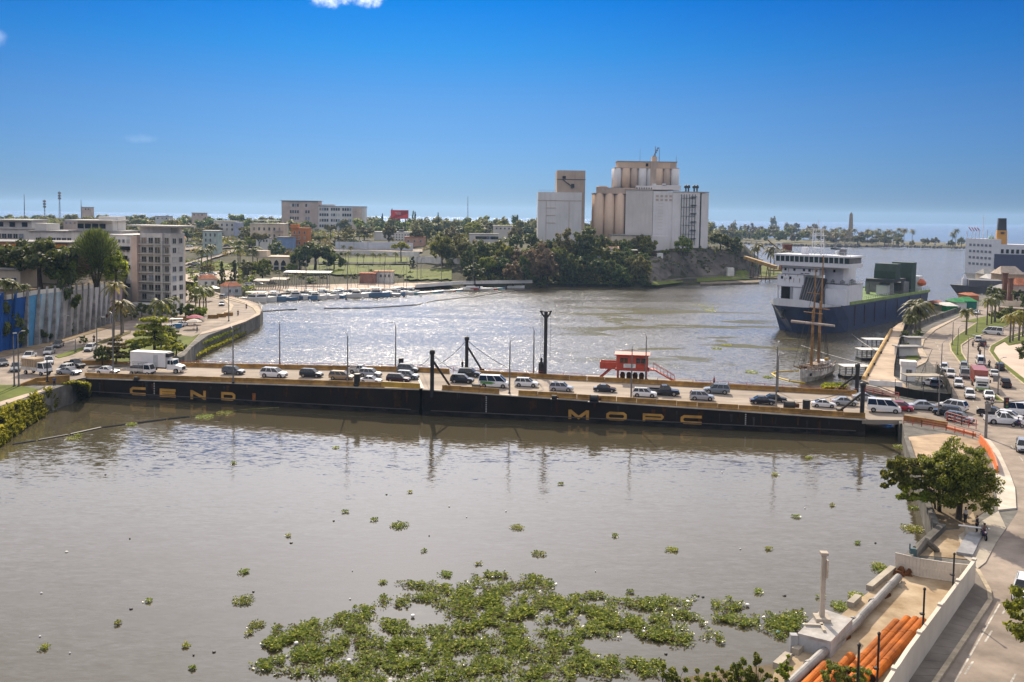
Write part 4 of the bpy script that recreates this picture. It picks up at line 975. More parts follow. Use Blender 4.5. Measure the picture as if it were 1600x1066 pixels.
def trunk_mesh(seed, h, r, clumps, nl=7, m=None):
 rng = random.Random(seed + 99); mb = MB(); top = Vector((rng.uniform(-.3, .3), rng.uniform(-.3, .3), h))
 mid=Vector((rng.uniform(-.2,.2),rng.uniform(-.2,.2),h*.5));mb.tube((0,0,-.6),mid,r*1.15,r*.8,7);mb.tube(mid,top,r*.8,r*.5,7)
 for c, _, _ in rng.sample(clumps, min(nl, len(clumps))):
  s=mid.lerp(top,rng.uniform(.3,1));e=Vector(c);mb.tube(s,s.lerp(e,.55)+Vector((0,0,.3)),r*.42,r*.25,5);mb.tube(s.lerp(e,.55)+Vector((0,0,.3)),e,r*.25,r*.08,5)
 return mb.mesh('trunk', m or M_BARK)
TP = {}
def tree_proto(key):
 if key in TP: return TP[key]
 rng = random.Random(hash(key) % 1000)
 kind, leaf, seed = key
 S=dict(round=(5.2,5.2,4.8,44,62,.42),tall=(6.6,4.3,5.8,46,60,.40),spread=(5.0,6.2,4.2,48,64,.42),bush=(1.5,1.9,1.45,16,50,.26),cone=(6.5,2.0,5.8,44,40,.30),flat=(5.4,5.4,2.2,34,60,.40),tier=(4.6,5.4,4.2,70,60,.40),near=(5.0,4.4,3.4,70,150,.20),sapling=(2.2,1.1,1.6,18,60,.20))[kind]
 h, rx, rz, nc, per, sz = S
 cm, cl_ = crown_mesh(seed, h, rx, rz, nc, per, sz, leaf, shape={'cone': 'cone', 'flat': 'flat', 'spread': 'dome', 'tier': 'tier'}.get(kind, 'round'))
 tm=trunk_mesh(seed,h*(.95 if kind!='cone' else 1.7),dict(round=.34,tall=.32,spread=.42,bush=.08,cone=.22,flat=.3,tier=.3,near=.26,sapling=.07)[kind],cl_)
 TP[key] = (cm, tm); return TP[key]
def tree(loc, kind, leaf, label, group=None, s=1.0, sz=None, seed=None, name='tree', cat='tree', leafm=None):
 seed = R.randrange(4) if seed is None else seed
 cm, tm = tree_proto((kind, leaf, seed)); root = thing(name, label, cat, loc, R.uniform(0, 6.283), group, (s, s, sz or s))
 obj('trunk', tm, root); c = obj('crown', cm, root)
 return root
def frond_mesh(vs, fs, base, dirv, length, droop, width, n=7, rng=None):
 """one feathered palm frond: leaflets both sides of a drooping rib"""
 side = dirv.cross(Vector((0, 0, 1))).normalized(); prev = base
 for k in range(n):
  t0, t1 = k / n, (k + 1) / n
  f = lambda t: base + dirv * (length * t) + Vector((0, 0, length * (.42 * t - droop * t * t)))
  a, b = f(t0), f(t1); w = width * (math.sin(math.pi * min(.97, t0 * .85 + .13))) + .02
  for sd in (-1, 1):
   j = rng.uniform(.8, 1.15); o = side * (sd * w * j) + (b - a) * .7 - Vector((0, 0, w * .42))
   i = len(vs); vs += [tuple(a), tuple(b), tuple(b + o), tuple(a + o * .9)]; fs.append((i, i + 1, i + 2, i + 3))
def palm_proto(key):
 if key in TP: return TP[key]
 kind, leaf, seed = key; rng = random.Random(seed + 5); h = 8.0; vs, fs = [], []
 nf, ln, dr, wd = dict(coconut=(20, 3.0, .95, .42), royal=(16, 2.6, .95, .50), dense=(26, 2.9, .9, .5))[kind]
 lean = rng.uniform(-.5, .5) if kind == 'coconut' else 0; top = Vector((lean, 0, h))
 for i in range(nf):
  a=i*2.4+rng.uniform(-.25,.25);el=rng.uniform(-.75,.95);d=Vector((math.cos(a)*math.cos(el),math.sin(a)*math.cos(el),math.sin(el)*.7))
  frond_mesh(vs, fs, top, d, ln * rng.uniform(.85, 1.1), dr * rng.uniform(.75, 1.1), wd, 8, rng)
 cm = quad_mesh('crown', vs, fs, LEAF[leaf]); mb = MB(); r0 = .22 if kind != 'coconut' else .17
 pts = [Vector((lean * (t / 5) ** 2, 0, -.5 + (h + .5) * t / 5)) for t in range(6)]
 for k in range(5): mb.tube(pts[k], pts[k + 1], r0 * (1.1 - .07 * k), r0 * (1.03 - .07 * k), 8)
 if kind == 'royal': mb.tube((0, 0, h - 1.3), (0, 0, h), .17, .10, 8)
 TP[key] = (cm, mb.mesh('trunk', M_PALMT)); return TP[key]
def palm(loc, kind, leaf, label, group=None, s=1.0, sz=None, seed=None):
 seed = R.randrange(3) if seed is None else seed
 cm, tm = palm_proto((kind, leaf, seed)); root = thing('palm_tree', label, 'palm tree', loc, R.uniform(0, 6.283), group)
 k = sz or s; hh = 8 * k
 t = obj('trunk', tm, root, None, 0, (s, s, k)); obj('crown', cm, root, (0, 0, 8 * (k - s)), 0, (s, s, s))
 return root
def grass_tufts(name, label, pts_fn, n, size, leaf, seed=1, blades=3, tall=1.0, kind='stuff', parent=None):
 rng = random.Random(seed); vs, fs = [], []
 for _ in range(n):
  p = pts_fn(rng)
  if p is None: continue
  for b in range(blades):
   a = rng.uniform(0, 6.283); s = size * rng.uniform(.5, 1.4); d = Vector((math.cos(a), math.sin(a), 0)); u = Vector((-d.y, d.x, 0)) * s * .35
   tip = p + d * s * rng.uniform(.2, .9) + Vector((0, 0, s * tall * rng.uniform(.5, 1.1))); q = p + d * s * .1
   i = len(vs); vs += [tuple(q - u), tuple(q + u), tuple(tip + u * .5), tuple(tip - u * .5)]; fs.append((i, i + 1, i + 2, i + 3))
 o = obj(name, quad_mesh(name, vs, fs, LEAF[leaf]), parent); o['kind'] = kind
 if label: o['label'] = label
 return o
def in_poly(poly):
 """sampler of world points inside a pixel polygon laid on height z"""
 def inside(x, y):
  c = False; n = len(poly)
  for i in range(n):
   x1, y1 = poly[i]; x2, y2 = poly[(i + 1) % n]
   if (y1 > y) != (y2 > y) and x < (x2 - x1) * (y - y1) / (y2 - y1) + x1: c = not c
  return c
 return inside
def poly_sampler(poly_px, z):
 P = [G(x, y, z if not callable(z) else z(x, y)) for x, y in poly_px]; xy = [(p.x, p.y) for p in P]; ins = in_poly(xy)
 x0, x1 = min(p[0] for p in xy), max(p[0] for p in xy); y0, y1 = min(p[1] for p in xy), max(p[1] for p in xy)
 def f(rng):
  for _ in range(60):
   x, y = rng.uniform(x0, x1), rng.uniform(y0, y1)
   if ins(x, y): return Vector((x, y, z if not callable(z) else z(0, 0)))
  return None
 return f
def far_wood(name, label, spots, seed, leafs=('olive', 'green')):
 """one mass of far crowns joined into a single piece of foliage: spots = (point, width, height)"""
 rng = random.Random(seed); vs, fs = [], []
 for p, w_, h_ in spots:
  cl_ = []
  for _ in range(9):
   a=rng.uniform(0,6.283);r_=rng.random()**.5*.34*w_;cl_.append((p+Vector((math.cos(a)*r_,math.sin(a)*r_,h_*rng.uniform(.25,.82))),(w_*.22,w_*.22,h_*.2),60))
  v, f = leaf_quads(rng, cl_, .075 * w_, .6); o = len(vs); vs += v; fs += [tuple(i + o for i in q) for q in f]
 me = quad_mesh(name, vs, fs, LEAF[leafs[0]])
 for l_ in leafs[1:]: me.materials.append(LEAF[l_])
 idx = []; n = 540
 for k in range(len(spots)): idx += [rng.randrange(len(leafs))] * n
 me.polygons.foreach_set('material_index', idx[:len(me.polygons)]); o = obj(name, me); o['kind'] = 'stuff'; o['label'] = label; return o
# ------------------------------------------------------------------ buildings
M_WALLW = mat('stucco_white', (.70, .67, .62), .85, var=.08, scale=.15, streak=.22)
M_WALLG = mat('stucco_grey', (.72, .69, .65), .85, var=.12, scale=.2, streak=.3)
M_WALLC = mat('stucco_cream', (.68, .57, .43), .85, var=.1, scale=.15, streak=.2)
M_WALLO = mat('stucco_orange', (.58, .21, .06), .85, var=.1, scale=.3)
M_WALLP = mat('stucco_pink', (.62, .48, .40), .85, var=.1, scale=.2, streak=.15)
M_TERRA = mat('terracotta', (.45, .16, .08), .85, var=.2, scale=1.2)
M_ROOFG = mat('roof_grey', (.35, .34, .33), .8, var=.15, scale=.3)
M_ROOFW = mat('roof_white', (.62, .60, .57), .7, var=.1, scale=.3)
M_WIN = mat('window_glass', (.03, .034, .038), .12, var=.2, scale=.6, spec=.6)
M_DARK = mat('dark_recess', (.035, .03, .027), .9, var=.2)
M_FRAME = mat('window_frame', (.5, .49, .46), .7, var=.05)
M_BLIND = [mat('blind_white', (.5, .5, .48), .7, var=.05), mat('curtain_blue', (.2, .26, .34), .6), mat('curtain_tan', (.3, .24, .18), .8)]
class Bldg:
 """a building standing on ground point P, front wall facing heading 'face' (local -Y is the front)"""
 def __init__(s, name, label, loc, rz, cat='building', group=None):
  s.root = thing(name, label, cat, loc, rz, group)
 def block(s, x0, x1, y0, y1, z0, z1, m, name='wall', cap=None, over=.25):
  mb = MB(); mb.box(((x0 + x1) / 2, (y0 + y1) / 2, z0), (x1 - x0, y1 - y0, z1 - z0)); mb.build(name, m, s.root)
  if cap:
   mb = MB(); mb.box(((x0 + x1) / 2, (y0 + y1) / 2, z1), (x1 - x0 + 2 * over, y1 - y0 + 2 * over, .3)); mb.build('roof_slab', cap, s.root)
 def windows(s, x0, x1, zs, n, w, h, y, side='front', m=None, name='window', frame=True, skip=(), sill=True):
  for zi, z in enumerate(zs):
   for i in range(n):
    if (zi, i) in skip: continue
    t = x0 + (x1 - x0) * (i + .5) / n
    key = ('win', round(w, 2), round(h, 2), side, (m or M_WIN).name)
    if key not in PROTO:
     q = MB(); q.box((0, 0, 0), (w, .16, h)) if side in ('front', 'back') else q.box((0, 0, 0), (.16, w, h))
     f = MB()
     for dx, dz_, ww, hh in ((0, -.08, w + .24, .1), (0, h, w + .2, .1), (-w / 2, 0, .1, h), (w / 2, 0, .1, h), (0, 0, .07, h)):
      f.box((dx, -.03, dz_), (ww, .22, hh)) if side in ('front', 'back') else f.box((-.03 if side == 'left' else .03, dx, dz_), (.22, ww, hh))
     PROTO[key] = (q.mesh(name, m or M_WIN), f.mesh('frame', M_FRAME))
    qm, fm = PROTO[key]; alt = R.random() < .22 and m is None; pos = (t, y, z) if side in ('front', 'back') else (y, t, z)
    o = obj(name, qm, s.root, pos)
    if alt: o.material_slots[0].link = 'OBJECT'; o.material_slots[0].material = R.choice(M_BLIND)
    if frame: obj('frame', fm, o)
 def balcony(s, x0, x1, z, y, d=1.0, m=None):
  q = MB(); q.box(((x0 + x1) / 2, y - d / 2, z - .15), (x1 - x0, d, .15)); b = q.build('balcony', m or M_WALLW, s.root)
  q = MB(); q.box(((x0 + x1) / 2, y - d + .03, z + .95), (x1 - x0, .05, .06))
  n = max(2, int((x1 - x0) / .35))
  for k in range(n + 1): q.box((x0 + (x1 - x0) * k / n, y - d + .03, z), (.045, .045, .95))
  q.build('balustrade', M_GALV, b)
 def gable(s, x0, x1, y0, y1, z, h, m):
  q = MB(); xm, ym = (x0 + x1) / 2, (y0 + y1) / 2; o = .35
  q.add([(x0-o,y0-o,z),(x1+o,y0-o,z),(x1+o,y1+o,z),(x0-o,y1+o,z),(x0+(x1-x0)*.18,ym,z+h),(x1-(x1-x0)*.18,ym,z+h)],
              [(0, 1, 5, 4), (1, 2, 5), (2, 3, 4, 5), (3, 0, 4), (3, 2, 1, 0)]); q.build('roof', m, s.root)
 def part(s, name, mb, m): return mb.build(name, m, s.root)
def at_base(px, py, z): return G(px, py, z)
def face_cam(p, yaw=0.0): return math.atan2(-p.x, p.y) + yaw     # rotation so that local -Y looks at the camera
# ---- left bank: retaining wall with slanting ribs
WALLPX = [(-60, 556, 466), (0, 549, 468.5), (50, 540, 460), (103, 526, 454.5), (140, 515, 450.5), (178, 502.5, 446.5), (183, 500, 447)]
root = thing('retaining_wall', 'high retaining wall with slanting ribs painted blue fading to white and pink', 'wall', G(50, 540, ZL))
W0 = root.location.copy(); base = []; top = []
for px, pb, pt in WALLPX:
 g = G(px, pb, ZL); back = Vector((.05, 2.6, 0)); t = g + back; t.z = ZAT(t, pt); base.append(g - W0); top.append(t - W0)
HILL = [t + W0 for t in top]
cols=[mat('mural_blue',(.02,.10,.36),.8,var=.1,scale=.5,streak=.35),mat('mural_sky',(.10,.30,.52),.8,var=.12,scale=.4,streak=.35),mat('mural_pale',(.36,.44,.50),.85,var=.12,scale=.4,streak=.35),mat('mural_white',(.52,.50,.50),.85,var=.1,scale=.4,streak=.35),mat('mural_pink',(.52,.38,.40),.85,var=.1,scale=.4,streak=.35)]
def wpt(s, arr):
 L_ = [0]
 for a, b in zip(base, base[1:]): L_.append(L_[-1] + (b - a).length)
 s *= L_[-1]
 for i in range(len(L_) - 1):
  if s <= L_[i + 1] + 1e-6: k = (s - L_[i]) / (L_[i + 1] - L_[i]); return arr[i].lerp(arr[i + 1], k)
 return arr[-1]
NP = 19
for i in range(NP):
 s0,s1=i/NP,(i+1)/NP;pm=proj(wpt((s0+s1)/2,base)+W0)[0];c=cols[0] if pm<30 else cols[1] if pm<54 else cols[2] if pm<92 else cols[3] if pm<162 else cols[4]
 a, b, d, e = wpt(s0, base), wpt(s1, base), wpt(s1, top), wpt(s0, top); th = Vector((.2, 1.2, 0))
 e_ = (b - a) * .02
 mb=MB();mb.add([a+e_,b-e_,d-e_,e+e_,a+e_+th,b-e_+th,d-e_+th,e+e_+th],[(0,1,2,3),(7,6,5,4),(0,4,5,1),(1,5,6,2),(2,6,7,3),(3,7,4,0)])
 mb.build('wall_panel', c, root)
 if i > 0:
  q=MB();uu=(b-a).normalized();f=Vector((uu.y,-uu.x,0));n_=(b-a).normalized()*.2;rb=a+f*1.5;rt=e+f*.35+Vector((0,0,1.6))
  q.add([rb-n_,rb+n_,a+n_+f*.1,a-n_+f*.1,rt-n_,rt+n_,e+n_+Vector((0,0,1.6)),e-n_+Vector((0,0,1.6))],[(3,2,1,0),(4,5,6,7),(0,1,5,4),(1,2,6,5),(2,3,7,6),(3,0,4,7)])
  q.build('rib', cols[0] if pm < 36 else mat('rib_shade_grey', (.36, .35, .34), .9, var=.25, scale=.6), root)  # darker rib grey paints in the shadowed gaps between wall panels
for i in range(len(top) - 1):
 mb = MB(); a, b = top[i], top[i + 1]; f = Vector((-.12, -.45, 0))
 mb.add([a+f,b+f,b+f+Vector((0,0,1.0)),a+f+Vector((0,0,1.0)),a-f,b-f,b-f+Vector((0,0,1.0)),a-f+Vector((0,0,1.0))],[(0,1,2,3),(7,6,5,4),(0,4,5,1),(1,5,6,2),(2,6,7,3),(3,7,4,0)])
 mb.build('coping', cols[0] if i < 1 else M_WALLW, root)
HZ = HILL[2].z
hill = [HILL[k] for k in range(len(HILL))]
far_l, far_r = Vector((-330, 420, HZ + 3)), Vector((-158, 395, HZ + 1))
mb = MB(); front = [p + Vector((0, .8, -.1)) for p in hill]; back = []
for i, p in enumerate(front):
 t = i / (len(front) - 1); back.append(far_l.lerp(far_r, t))
mid = [a.lerp(b, .25) + Vector((0, 0, .6)) for a, b in zip(front, back)]
low = [Vector((p.x, p.y, 2)) for p in front]
mb.loft([low, front, mid, back, [Vector((p.x, p.y, 2)) for p in back]], closed=False);
a, b, c, d = low[-1], front[-1], back[-1], Vector((back[-1].x, back[-1].y, 2)); mb.add([a, b, mid[-1], c, d], [(0, 1, 2, 3, 4)])
struct('hill', mb, mat('hill_earth', (.16, .12, .075), .95, var=.2, scale=.15))
def HG(px, dist):
 return Vector((AT(px, dist, 0).x, dist, HZ + interp([190, 260, 400], [0, .6, 3], dist)))
# ---- left bank: the tall apartment block
p = G(228, 489, ZL); d0 = p.y
def W2(px, dist, z=ZL): return AT(px, dist, z)
a, b = W2(160, d0 + 6), W2(272, d0 - 2); u = b - a; rz = math.atan2(u.y, u.x); Wd = u.length
B = Bldg('apartment_block', 'tall weathered white apartment block with balconies behind the retaining wall', a, rz)
H = ZAT(b, 365) - ZL; HR = ZAT(b, 353) - ZL
px2m = lambda px: (W2(px, d0 + 2).x - a.x) / math.cos(rz)
xs = {k: px2m(k) for k in (160, 186, 207, 217, 232, 238, 245, 260, 270, 272)}
B.block(0,xs[207],0,16,0,H-1.0,M_WALLG,cap=M_WALLG);B.block(xs[207],xs[217],-.8,16,0,H-1,M_WALLP);B.block(xs[217],xs[245],.6,12,0,H,M_WALLG);B.block(xs[245],xs[260],-.4,8,0,H,M_WALLW);B.block(xs[260],xs[272],.4,7,0,H,M_WALLG)
B.block(xs[217]-1,xs[272]-1,2,7,H,HR-.4,M_WALLG);mb=MB();mb.box(((xs[207]+xs[272])/2+1.0,3.4,HR-.4),(xs[272]-xs[207]+5,9,.45));B.part('flat_roof',mb,M_ROOFW)
fl = (H - 1.5) / 8; zz = [1.2 + fl * k for k in range(8)]
B.windows(xs[217],xs[232],zz,1,1.7,fl*.58,.55,name='balcony_door');B.windows(xs[232]-.3,xs[245]-.3,zz,1,1.7,fl*.58,.55);B.windows(xs[245]+.3,xs[260]-.3,zz,1,2.0,fl*.62,-.45);B.windows(xs[260],xs[272],zz,1,1.5,fl*.62,.35)
for z in zz:
 B.balcony(xs[217]+.3,xs[245]-.4,z-.25,.6,1.2);B.balcony(xs[245]+.4,xs[260]-.4,z-.25,-.4,.8);B.balcony(xs[260]+.2,xs[272]-.1,z-.25,.4,1.1)
B.windows(xs[186] - 1.5, xs[207] - 1, zz[3:], 3, .75, .9, -.05, frame=True)
for k, z in enumerate(zz[:7]):
 q = MB(); q.box((xs[186] + (.6 if k % 2 else 1.6), -.5, z + .6), (3.2, 1.0, 1.1)); B.part('planter_balcony', q, M_DARK)
for y, c in ((2, 0), (5, 1)): B.windows(y - 1.5, y + 1.5, zz, 1, 1.6, fl * .55, xs[272] + .02, side='right')
q = MB(); q.box((xs[238], -3.5, 0), (9, 5, 3.2)); B.part('entrance_block', q, M_WALLG)
p=W2(281,d0+34);B=Bldg('apartment_block','narrow cream apartment block with green shutters beside the tall one',p,face_cam(p,.1));h_=ZAT(p,371)-ZL
B.block(-1.6,1.8,0,12,0,h_,M_WALLC);B.gable(-1.6,1.8,0,12,h_,1.2,M_TERRA);B.windows(-1.2,1.4,[2.2+k*(h_-2)/6 for k in range(6)],1,1.2,1.6,-.05,m=mat('shutter_green',(.12,.22,.15),.7))
# ---- long white terrace along the hill
def hb(px0, px1, dist, top, m, label, name='apartment_block', depth=14, dz=-6, yaw=0.0, cap=None, over=.6):
 a,b=HG(px0,dist),HG(px1,dist);a.z=b.z=a.z+dz;B=Bldg(name,label,a,math.atan2(b.y-a.y,b.x-a.x)+yaw);B.W=(b-a).length;B.H=ZAT(a.lerp(b,.5),top)-a.z
 B.block(0, B.W, 0, depth, 0, B.H, m, cap=cap, over=over); return B
B = hb(-60, 48, 305, 357, M_WALLW, 'long white terrace block at the left edge with flat roofs', cap=M_ROOFW)
B.windows(4, B.W - 2, [B.H - 3.2, B.H - 6.6], 9, 1.5, 1.5, -.05)
q=MB();q.box((B.W*.75,6,B.H+.3),(B.W*.5,10,2.4));B.part('penthouse',q,M_WALLW);q=MB();q.box((B.W*.75,5,B.H+2.7),(B.W*.56,13,.35));B.part('flat_roof',q,M_ROOFW)
for k in (.55, .72, .9): q = MB(); q.box((B.W * k, .94, B.H + .6), (1.8, .1, 1.5)); B.part('window', q, M_WIN)
B=hb(46,118,297,362,M_WALLG,'stained white terrace block in the middle of the hill behind the orange house',cap=M_ROOFG);B.windows(2,B.W-1,[B.H-3.4,B.H-6.8],7,1.3,1.4,-.05)
q = MB(); q.box((B.W * .2, 6, B.H + .3), (B.W * .25, 9, 2.2)); B.part('penthouse', q, M_WALLW)
B = hb(112, 188, 290, 362, M_WALLG, 'white terrace block with a wide flat roof behind the dark feathery tree', cap=M_ROOFG)
B.windows(2, B.W - 1, [B.H - 4.0, B.H - 8], 5, 1.6, 1.6, -.05)
q=MB();q.box((B.W*.45,6,B.H+.3),(B.W*.72,9,3.0));B.part('penthouse',q,M_WALLW);q=MB();q.box((B.W*.4,5,B.H+3.3),(B.W*.95,13,.35));B.part('flat_roof',q,M_ROOFW)
q = MB(); q.box((B.W * .62, 8, B.H + .3), (B.W * .4, 6, 4.4)); B.part('roof_block', q, M_WALLW)
for k in (.15, .3, .45, .6): q = MB(); q.box((B.W * k, 1.44, B.H + .9), (1.9, .12, 1.5)); B.part('window', q, M_WIN)
B = hb(-50, 106, 244, 379, M_WALLC, 'orange house with a long band of openings under its roof', 'house', 12, -3, cap=M_ROOFG, over=.9)
q=MB();q.box((B.W/2,-.3,B.H-6.2),(B.W-.4,.6,2.0));B.part('facade_band',q,M_TERRA);q=MB();q.box((B.W/2,-.3,B.H-4.2),(B.W-.4,.6,1.8));B.part('facade_band',q,M_WALLO)
q = MB(); q.box((B.W / 2, -.3, B.H - 2.4), (B.W - .4, .6, 2.2)); B.part('facade_band', q, M_WALLO)
for k in range(7): q = MB(); q.box((B.W * (.36 + k * .095), -.68, B.H - 2.3), (2.6, .2, 1.0)); B.part('opening', q, M_DARK)
for k in range(3): q = MB(); q.box((B.W * (.40 + k * .2), -.70, B.H - 5.8), (1.0, .2, 1.7)); B.part('door', q, M_FRAME)
q = MB(); q.box((B.W / 2, -1.8, B.H - 6.5), (B.W + 1, 3.6, .35)); B.part('canopy', q, M_ROOFG)
B=hb(-40,31,224,421,M_WALLC,'small cream house with a flat roof at the left edge above the blue wall','house',8,-1,cap=M_ROOFG,over=.7);B.windows(B.W*.55,B.W-.4,[B.H-3.4],2,1.3,1.4,-.05)
# ---- kerbs, medians and lawns on the left
def strip(name, pts, z, wdt, h, m, label=None, kind='structure'):
 mb = MB(); P = [G(x, y, z) for x, y in pts]
 for a, b in zip(P, P[1:]):
  u_ = (b - a).normalized(); n_ = Vector((-u_.y, u_.x, 0)) * wdt / 2; e = u_ * .02
  mb.add([a-n_-e,b-n_+e,b+n_+e,a+n_-e]+[q+Vector((0,0,h)) for q in (a-n_-e,b-n_+e,b+n_+e,a+n_-e)],[(4,5,6,7),(0,1,5,4),(1,2,6,5),(2,3,7,6),(3,0,4,7)])
 o = mb.build(name, m); o['kind'] = kind; return o
def patch(name, pts, z, m, h=.12):
 mb = MB(); P = [(*G(x, y, z).xy, z + h) for x, y in pts]; mb.prism(P, z - .3, 0); return struct(name, mb, m)
patch('lawn', [(-200, 660), (0, 625), (-60, 604), (0, 602), (24, 602.5), (52, 607), (64, 611), (40, 617), (0, 628), (-100, 655)], ZL, M_LAWN, .1)
patch('footpath', [(-140, 690), (0, 636), (40, 622), (66, 613), (86, 606), (72, 605), (64, 611), (40, 617), (0, 629), (-160, 672)], ZL, M_PAVE, .14)
patch('median', [(86, 557), (110, 549), (134, 542), (132, 546), (112, 555), (92, 560)], ZL, M_LAWN)
patch('median',[(136,541),(165,531),(190,521),(205,517),(204,521),(180,530),(150,541)],ZL,mat('dry_grass',(.17,.14,.05),.95,var=.2,scale=.6))
patch('verge',[(-40,563),(0,559),(52,548),(104,533),(178,511),(200,503),(182,500),(178,503),(103,527),(50,541),(0,550),(-60,556)],ZL,mat('verge_paving',(.33,.25,.16),.95,var=.2,scale=.5))
patch('verge',[(150,567),(158,553),(186,540),(214,526),(256,520),(300,527),(312,522),(290,545),(262,562),(206,569),(160,570)],ZL,M_LAWN)
strip('kerb', [(404, 491), (398, 482), (384, 475), (360, 469), (340, 463), (320, 458)], ZL, 1.0, .14, M_KERB)
strip('kerb', [(330, 463), (352, 469), (362, 478), (358, 486), (342, 494)], ZL, 1.2, .15, M_KERB)
patch('pavement',[(410,484),(405,476),(388,470),(366,465),(345,459),(332,457),(345,462),(366,468.5),(384,474),(398,481),(402,489),(390,497),(352,509),(315,520),(312,524),(352,514),(384,503),(406,492)],ZL,M_PAVE,.13)
for px, py, w_ in ((333, 497.5, 1.5), (346, 495.5, 1.3), (357, 493.5, 1.3), (296, 503, 1.7), (283, 500, 2.0)):
 g=G(px,py,ZL);mb=MB();mb.loft([[(x,-.4,0),(x,-.2,1.0),(x,.2,1.0),(x,.4,0)] for x in (-w_,w_)]);o=mb.build('road_block',M_OCHRE,None,g,.2);tag(o,{333: 'first of three ochre road blocks on the river curve',346: 'middle one of three ochre road blocks on the river curve',357: 'last ochre road block, nearest the grey lamp post',296: 'ochre road block beside the pink parasol',283: 'long ochre road block left of the pink parasol'}[px],'barrier','road blocks on the river curve')
def rail_px(pts,z,label,m,h=1.1,step=2.5,group=None,name='railing',r=.04): return railing([G(x,y,z)+Vector((0,0,.1)) for x,y in pts],label,group,step,h,m,name,r=r)
rail_px([(408,489),(409.5,484),(404,477),(388,470.8),(368,466),(348,460.5)],ZL,'grey railing round the outer edge of the river curve',M_GALV,r=.05)
def parasol(px, py, col, label, r=2.0):
 g = G(px, py, ZL); root = thing('parasol', label, 'parasol', g); mb = MB(); mb.tube((0, 0, 0), (0, 0, 2.5), .05); mb.build('pole', M_GALV, root)
 mb=MB();mb.lathe([(r,1.95),(r*.55,2.4),(.05,2.7)],n=8);mb.build('canopy',mat('canopy_'+col[0],col[1],.8,var=.08),root);mb=MB();mb.lathe([(.4,0),(.4,.12)],n=10);mb.build('base',M_CONC,root)
parasol(304.5, 507, ('rose', (.42, .12, .16)), 'dusky pink parasol beside the road on the river curve', 2.4)
parasol(303, 514, ('ivory', (.6, .55, .47)), 'ivory parasol on the near side of the pink one', 2.2)
g=G(276,512,ZL);root=thing('street_stall','small blue street stall with a pale roof under the almond tree','stall',g,.3);mb=MB();mb.box((0,0,0),(2.6,1.8,1.1));mb.build('counter',mat('stall_blue',(.06,.2,.38),.6),root)
for x in (-1.2, 1.2):
 for y in (-.8, .8): mb = MB(); mb.tube((x, y, 0), (x, y, 2.3), .05); mb.build('post', M_GALV, root)
mb = MB(); mb.box((0, 0, 2.3), (3.2, 2.4, .12)); mb.build('roof', M_ROOFW, root)
# ---- lamp posts on the left road
for px,b,t,lb in ((397.5-40,502,444,'grey lamp post on the river curve by the road blocks'),(97,527,497,'curved lamp post at the foot of the retaining wall'),(151.5,554,500,'grey pole on the median of the left avenue'),(193,521,494,'grey lamp post near the palm at the wall end'),(118,551,530,'short signpost on the median of the left avenue')):
 lamp_post(px, b, t, lb, None, ZL, (1, .3))
# ---- vehicles on the left
def car(kind, px, py, hx, hy, z, color, label, group=None, scale=None):
 return place(kind, G(px, py, z), heading(px, py, hx, hy, z), label, group, color, scale=scale)
GL = 'vehicles at the crossing on the left bank'
for a in (('sedan',2,571,14,575,'grey','dark car cut by the left edge of the photo'),('pickup',25,579,19,590,'silver','silver pickup facing the camera left of the crate truck'),('pickup',46,561,34,567,'white','white pickup on the left avenue behind the crate truck'),('pickup',77,553.5,66,561,'silver','silver pickup below the retaining wall ribs'),
          ('pickup',91,542.5,80,549,'grey','grey pickup farthest back along the retaining wall'),('hatch',76.5,568.5,76,576,'white','small white car facing the camera right of the crate truck'),('suv',141,548,130,553,'white','white sport utility car on the avenue below the almond trees'),('pickup',117,574,137,577,'black','black pickup turning towards the bridge'),
          ('suv',102,581.5,88,586,'white','white sport utility car half hidden by the silver sedan'),('sedan',108.5,585,124,586,'silver','silver sedan waiting at the left end of the bridge')):
 car(*a[:5], ZL, a[5], a[6], GL)
car('suv',349,466.5,358,464,ZL,'silver','silver sport utility car on the far part of the river curve');car('sedan',346.6,477.5,345,482,ZL,'white','white car coming round the river curve')
biker(385,482.5,384,489,ZL,'motorcycle on the outer lane of the river curve');biker(372,493,368,498,ZL,'motorcycle leaving the river curve');biker(147,534,140,540,ZL,'motorcycle on the left avenue below the wall')
car('suv',262,517,240,521,ZL,'white','white car parked behind the almond trees');car('sedan',285,510,300,505,ZL,'white','white car parked by the blue stall')
person(G(308,519,ZL),1.0,'person in white under the ivory parasol','white','jeans');person(G(85,604,ZL+.15),2.0,'person in blue on the footpath at the left end of the bridge','blue','dark')
# ---- trees on the left bank
def lt(px, by, ty, wpx, kind, leaf, label, seed=0):
 g=G(px,by,ZL);S_=dict(tier=(8.8,11),round=(9.6,11.5),spread=(8.7,13))[kind];return tree(g,kind,leaf,label,None,wpx/PXM(g)/S_[1],(ZAT(g,ty)-ZL)/S_[0],seed)
lt(243,560,486,100,'tier','bright','big layered almond tree behind the white box truck',0);lt(182,569,522,56,'tier','olive','lower rusty green almond tree left of the big layered one',1);lt(160,571,538,32,'round','dark','dark bushy tree by the far end of the bridge',1);lt(212,567,530,46,'tier','green','green almond tree between the two tall posts',2);lt(275,556,530,40,'round','dark','dark tree at the shore right of the big almond tree',2);lt(262,545,506,60,'tier','green','green almond tree behind the big layered one',3)
palm(G(178,541,ZL),'coconut','olive','tall slender palm at the end of the retaining wall',None,1.1,1.75);palm(G(252,552,ZL),'coconut','palm','palm growing through the almond trees',None,1.1,1.4)
palm(G(190, 524, ZL), 'dense', 'olive', 'shaggy palm below the pink end of the wall', None, 1.3, 1.0)
def ht(px, dist, kind, leaf, label, s, sz=None, seed=0): return tree(HG(px, dist), kind, leaf, label, None, s, sz, seed)
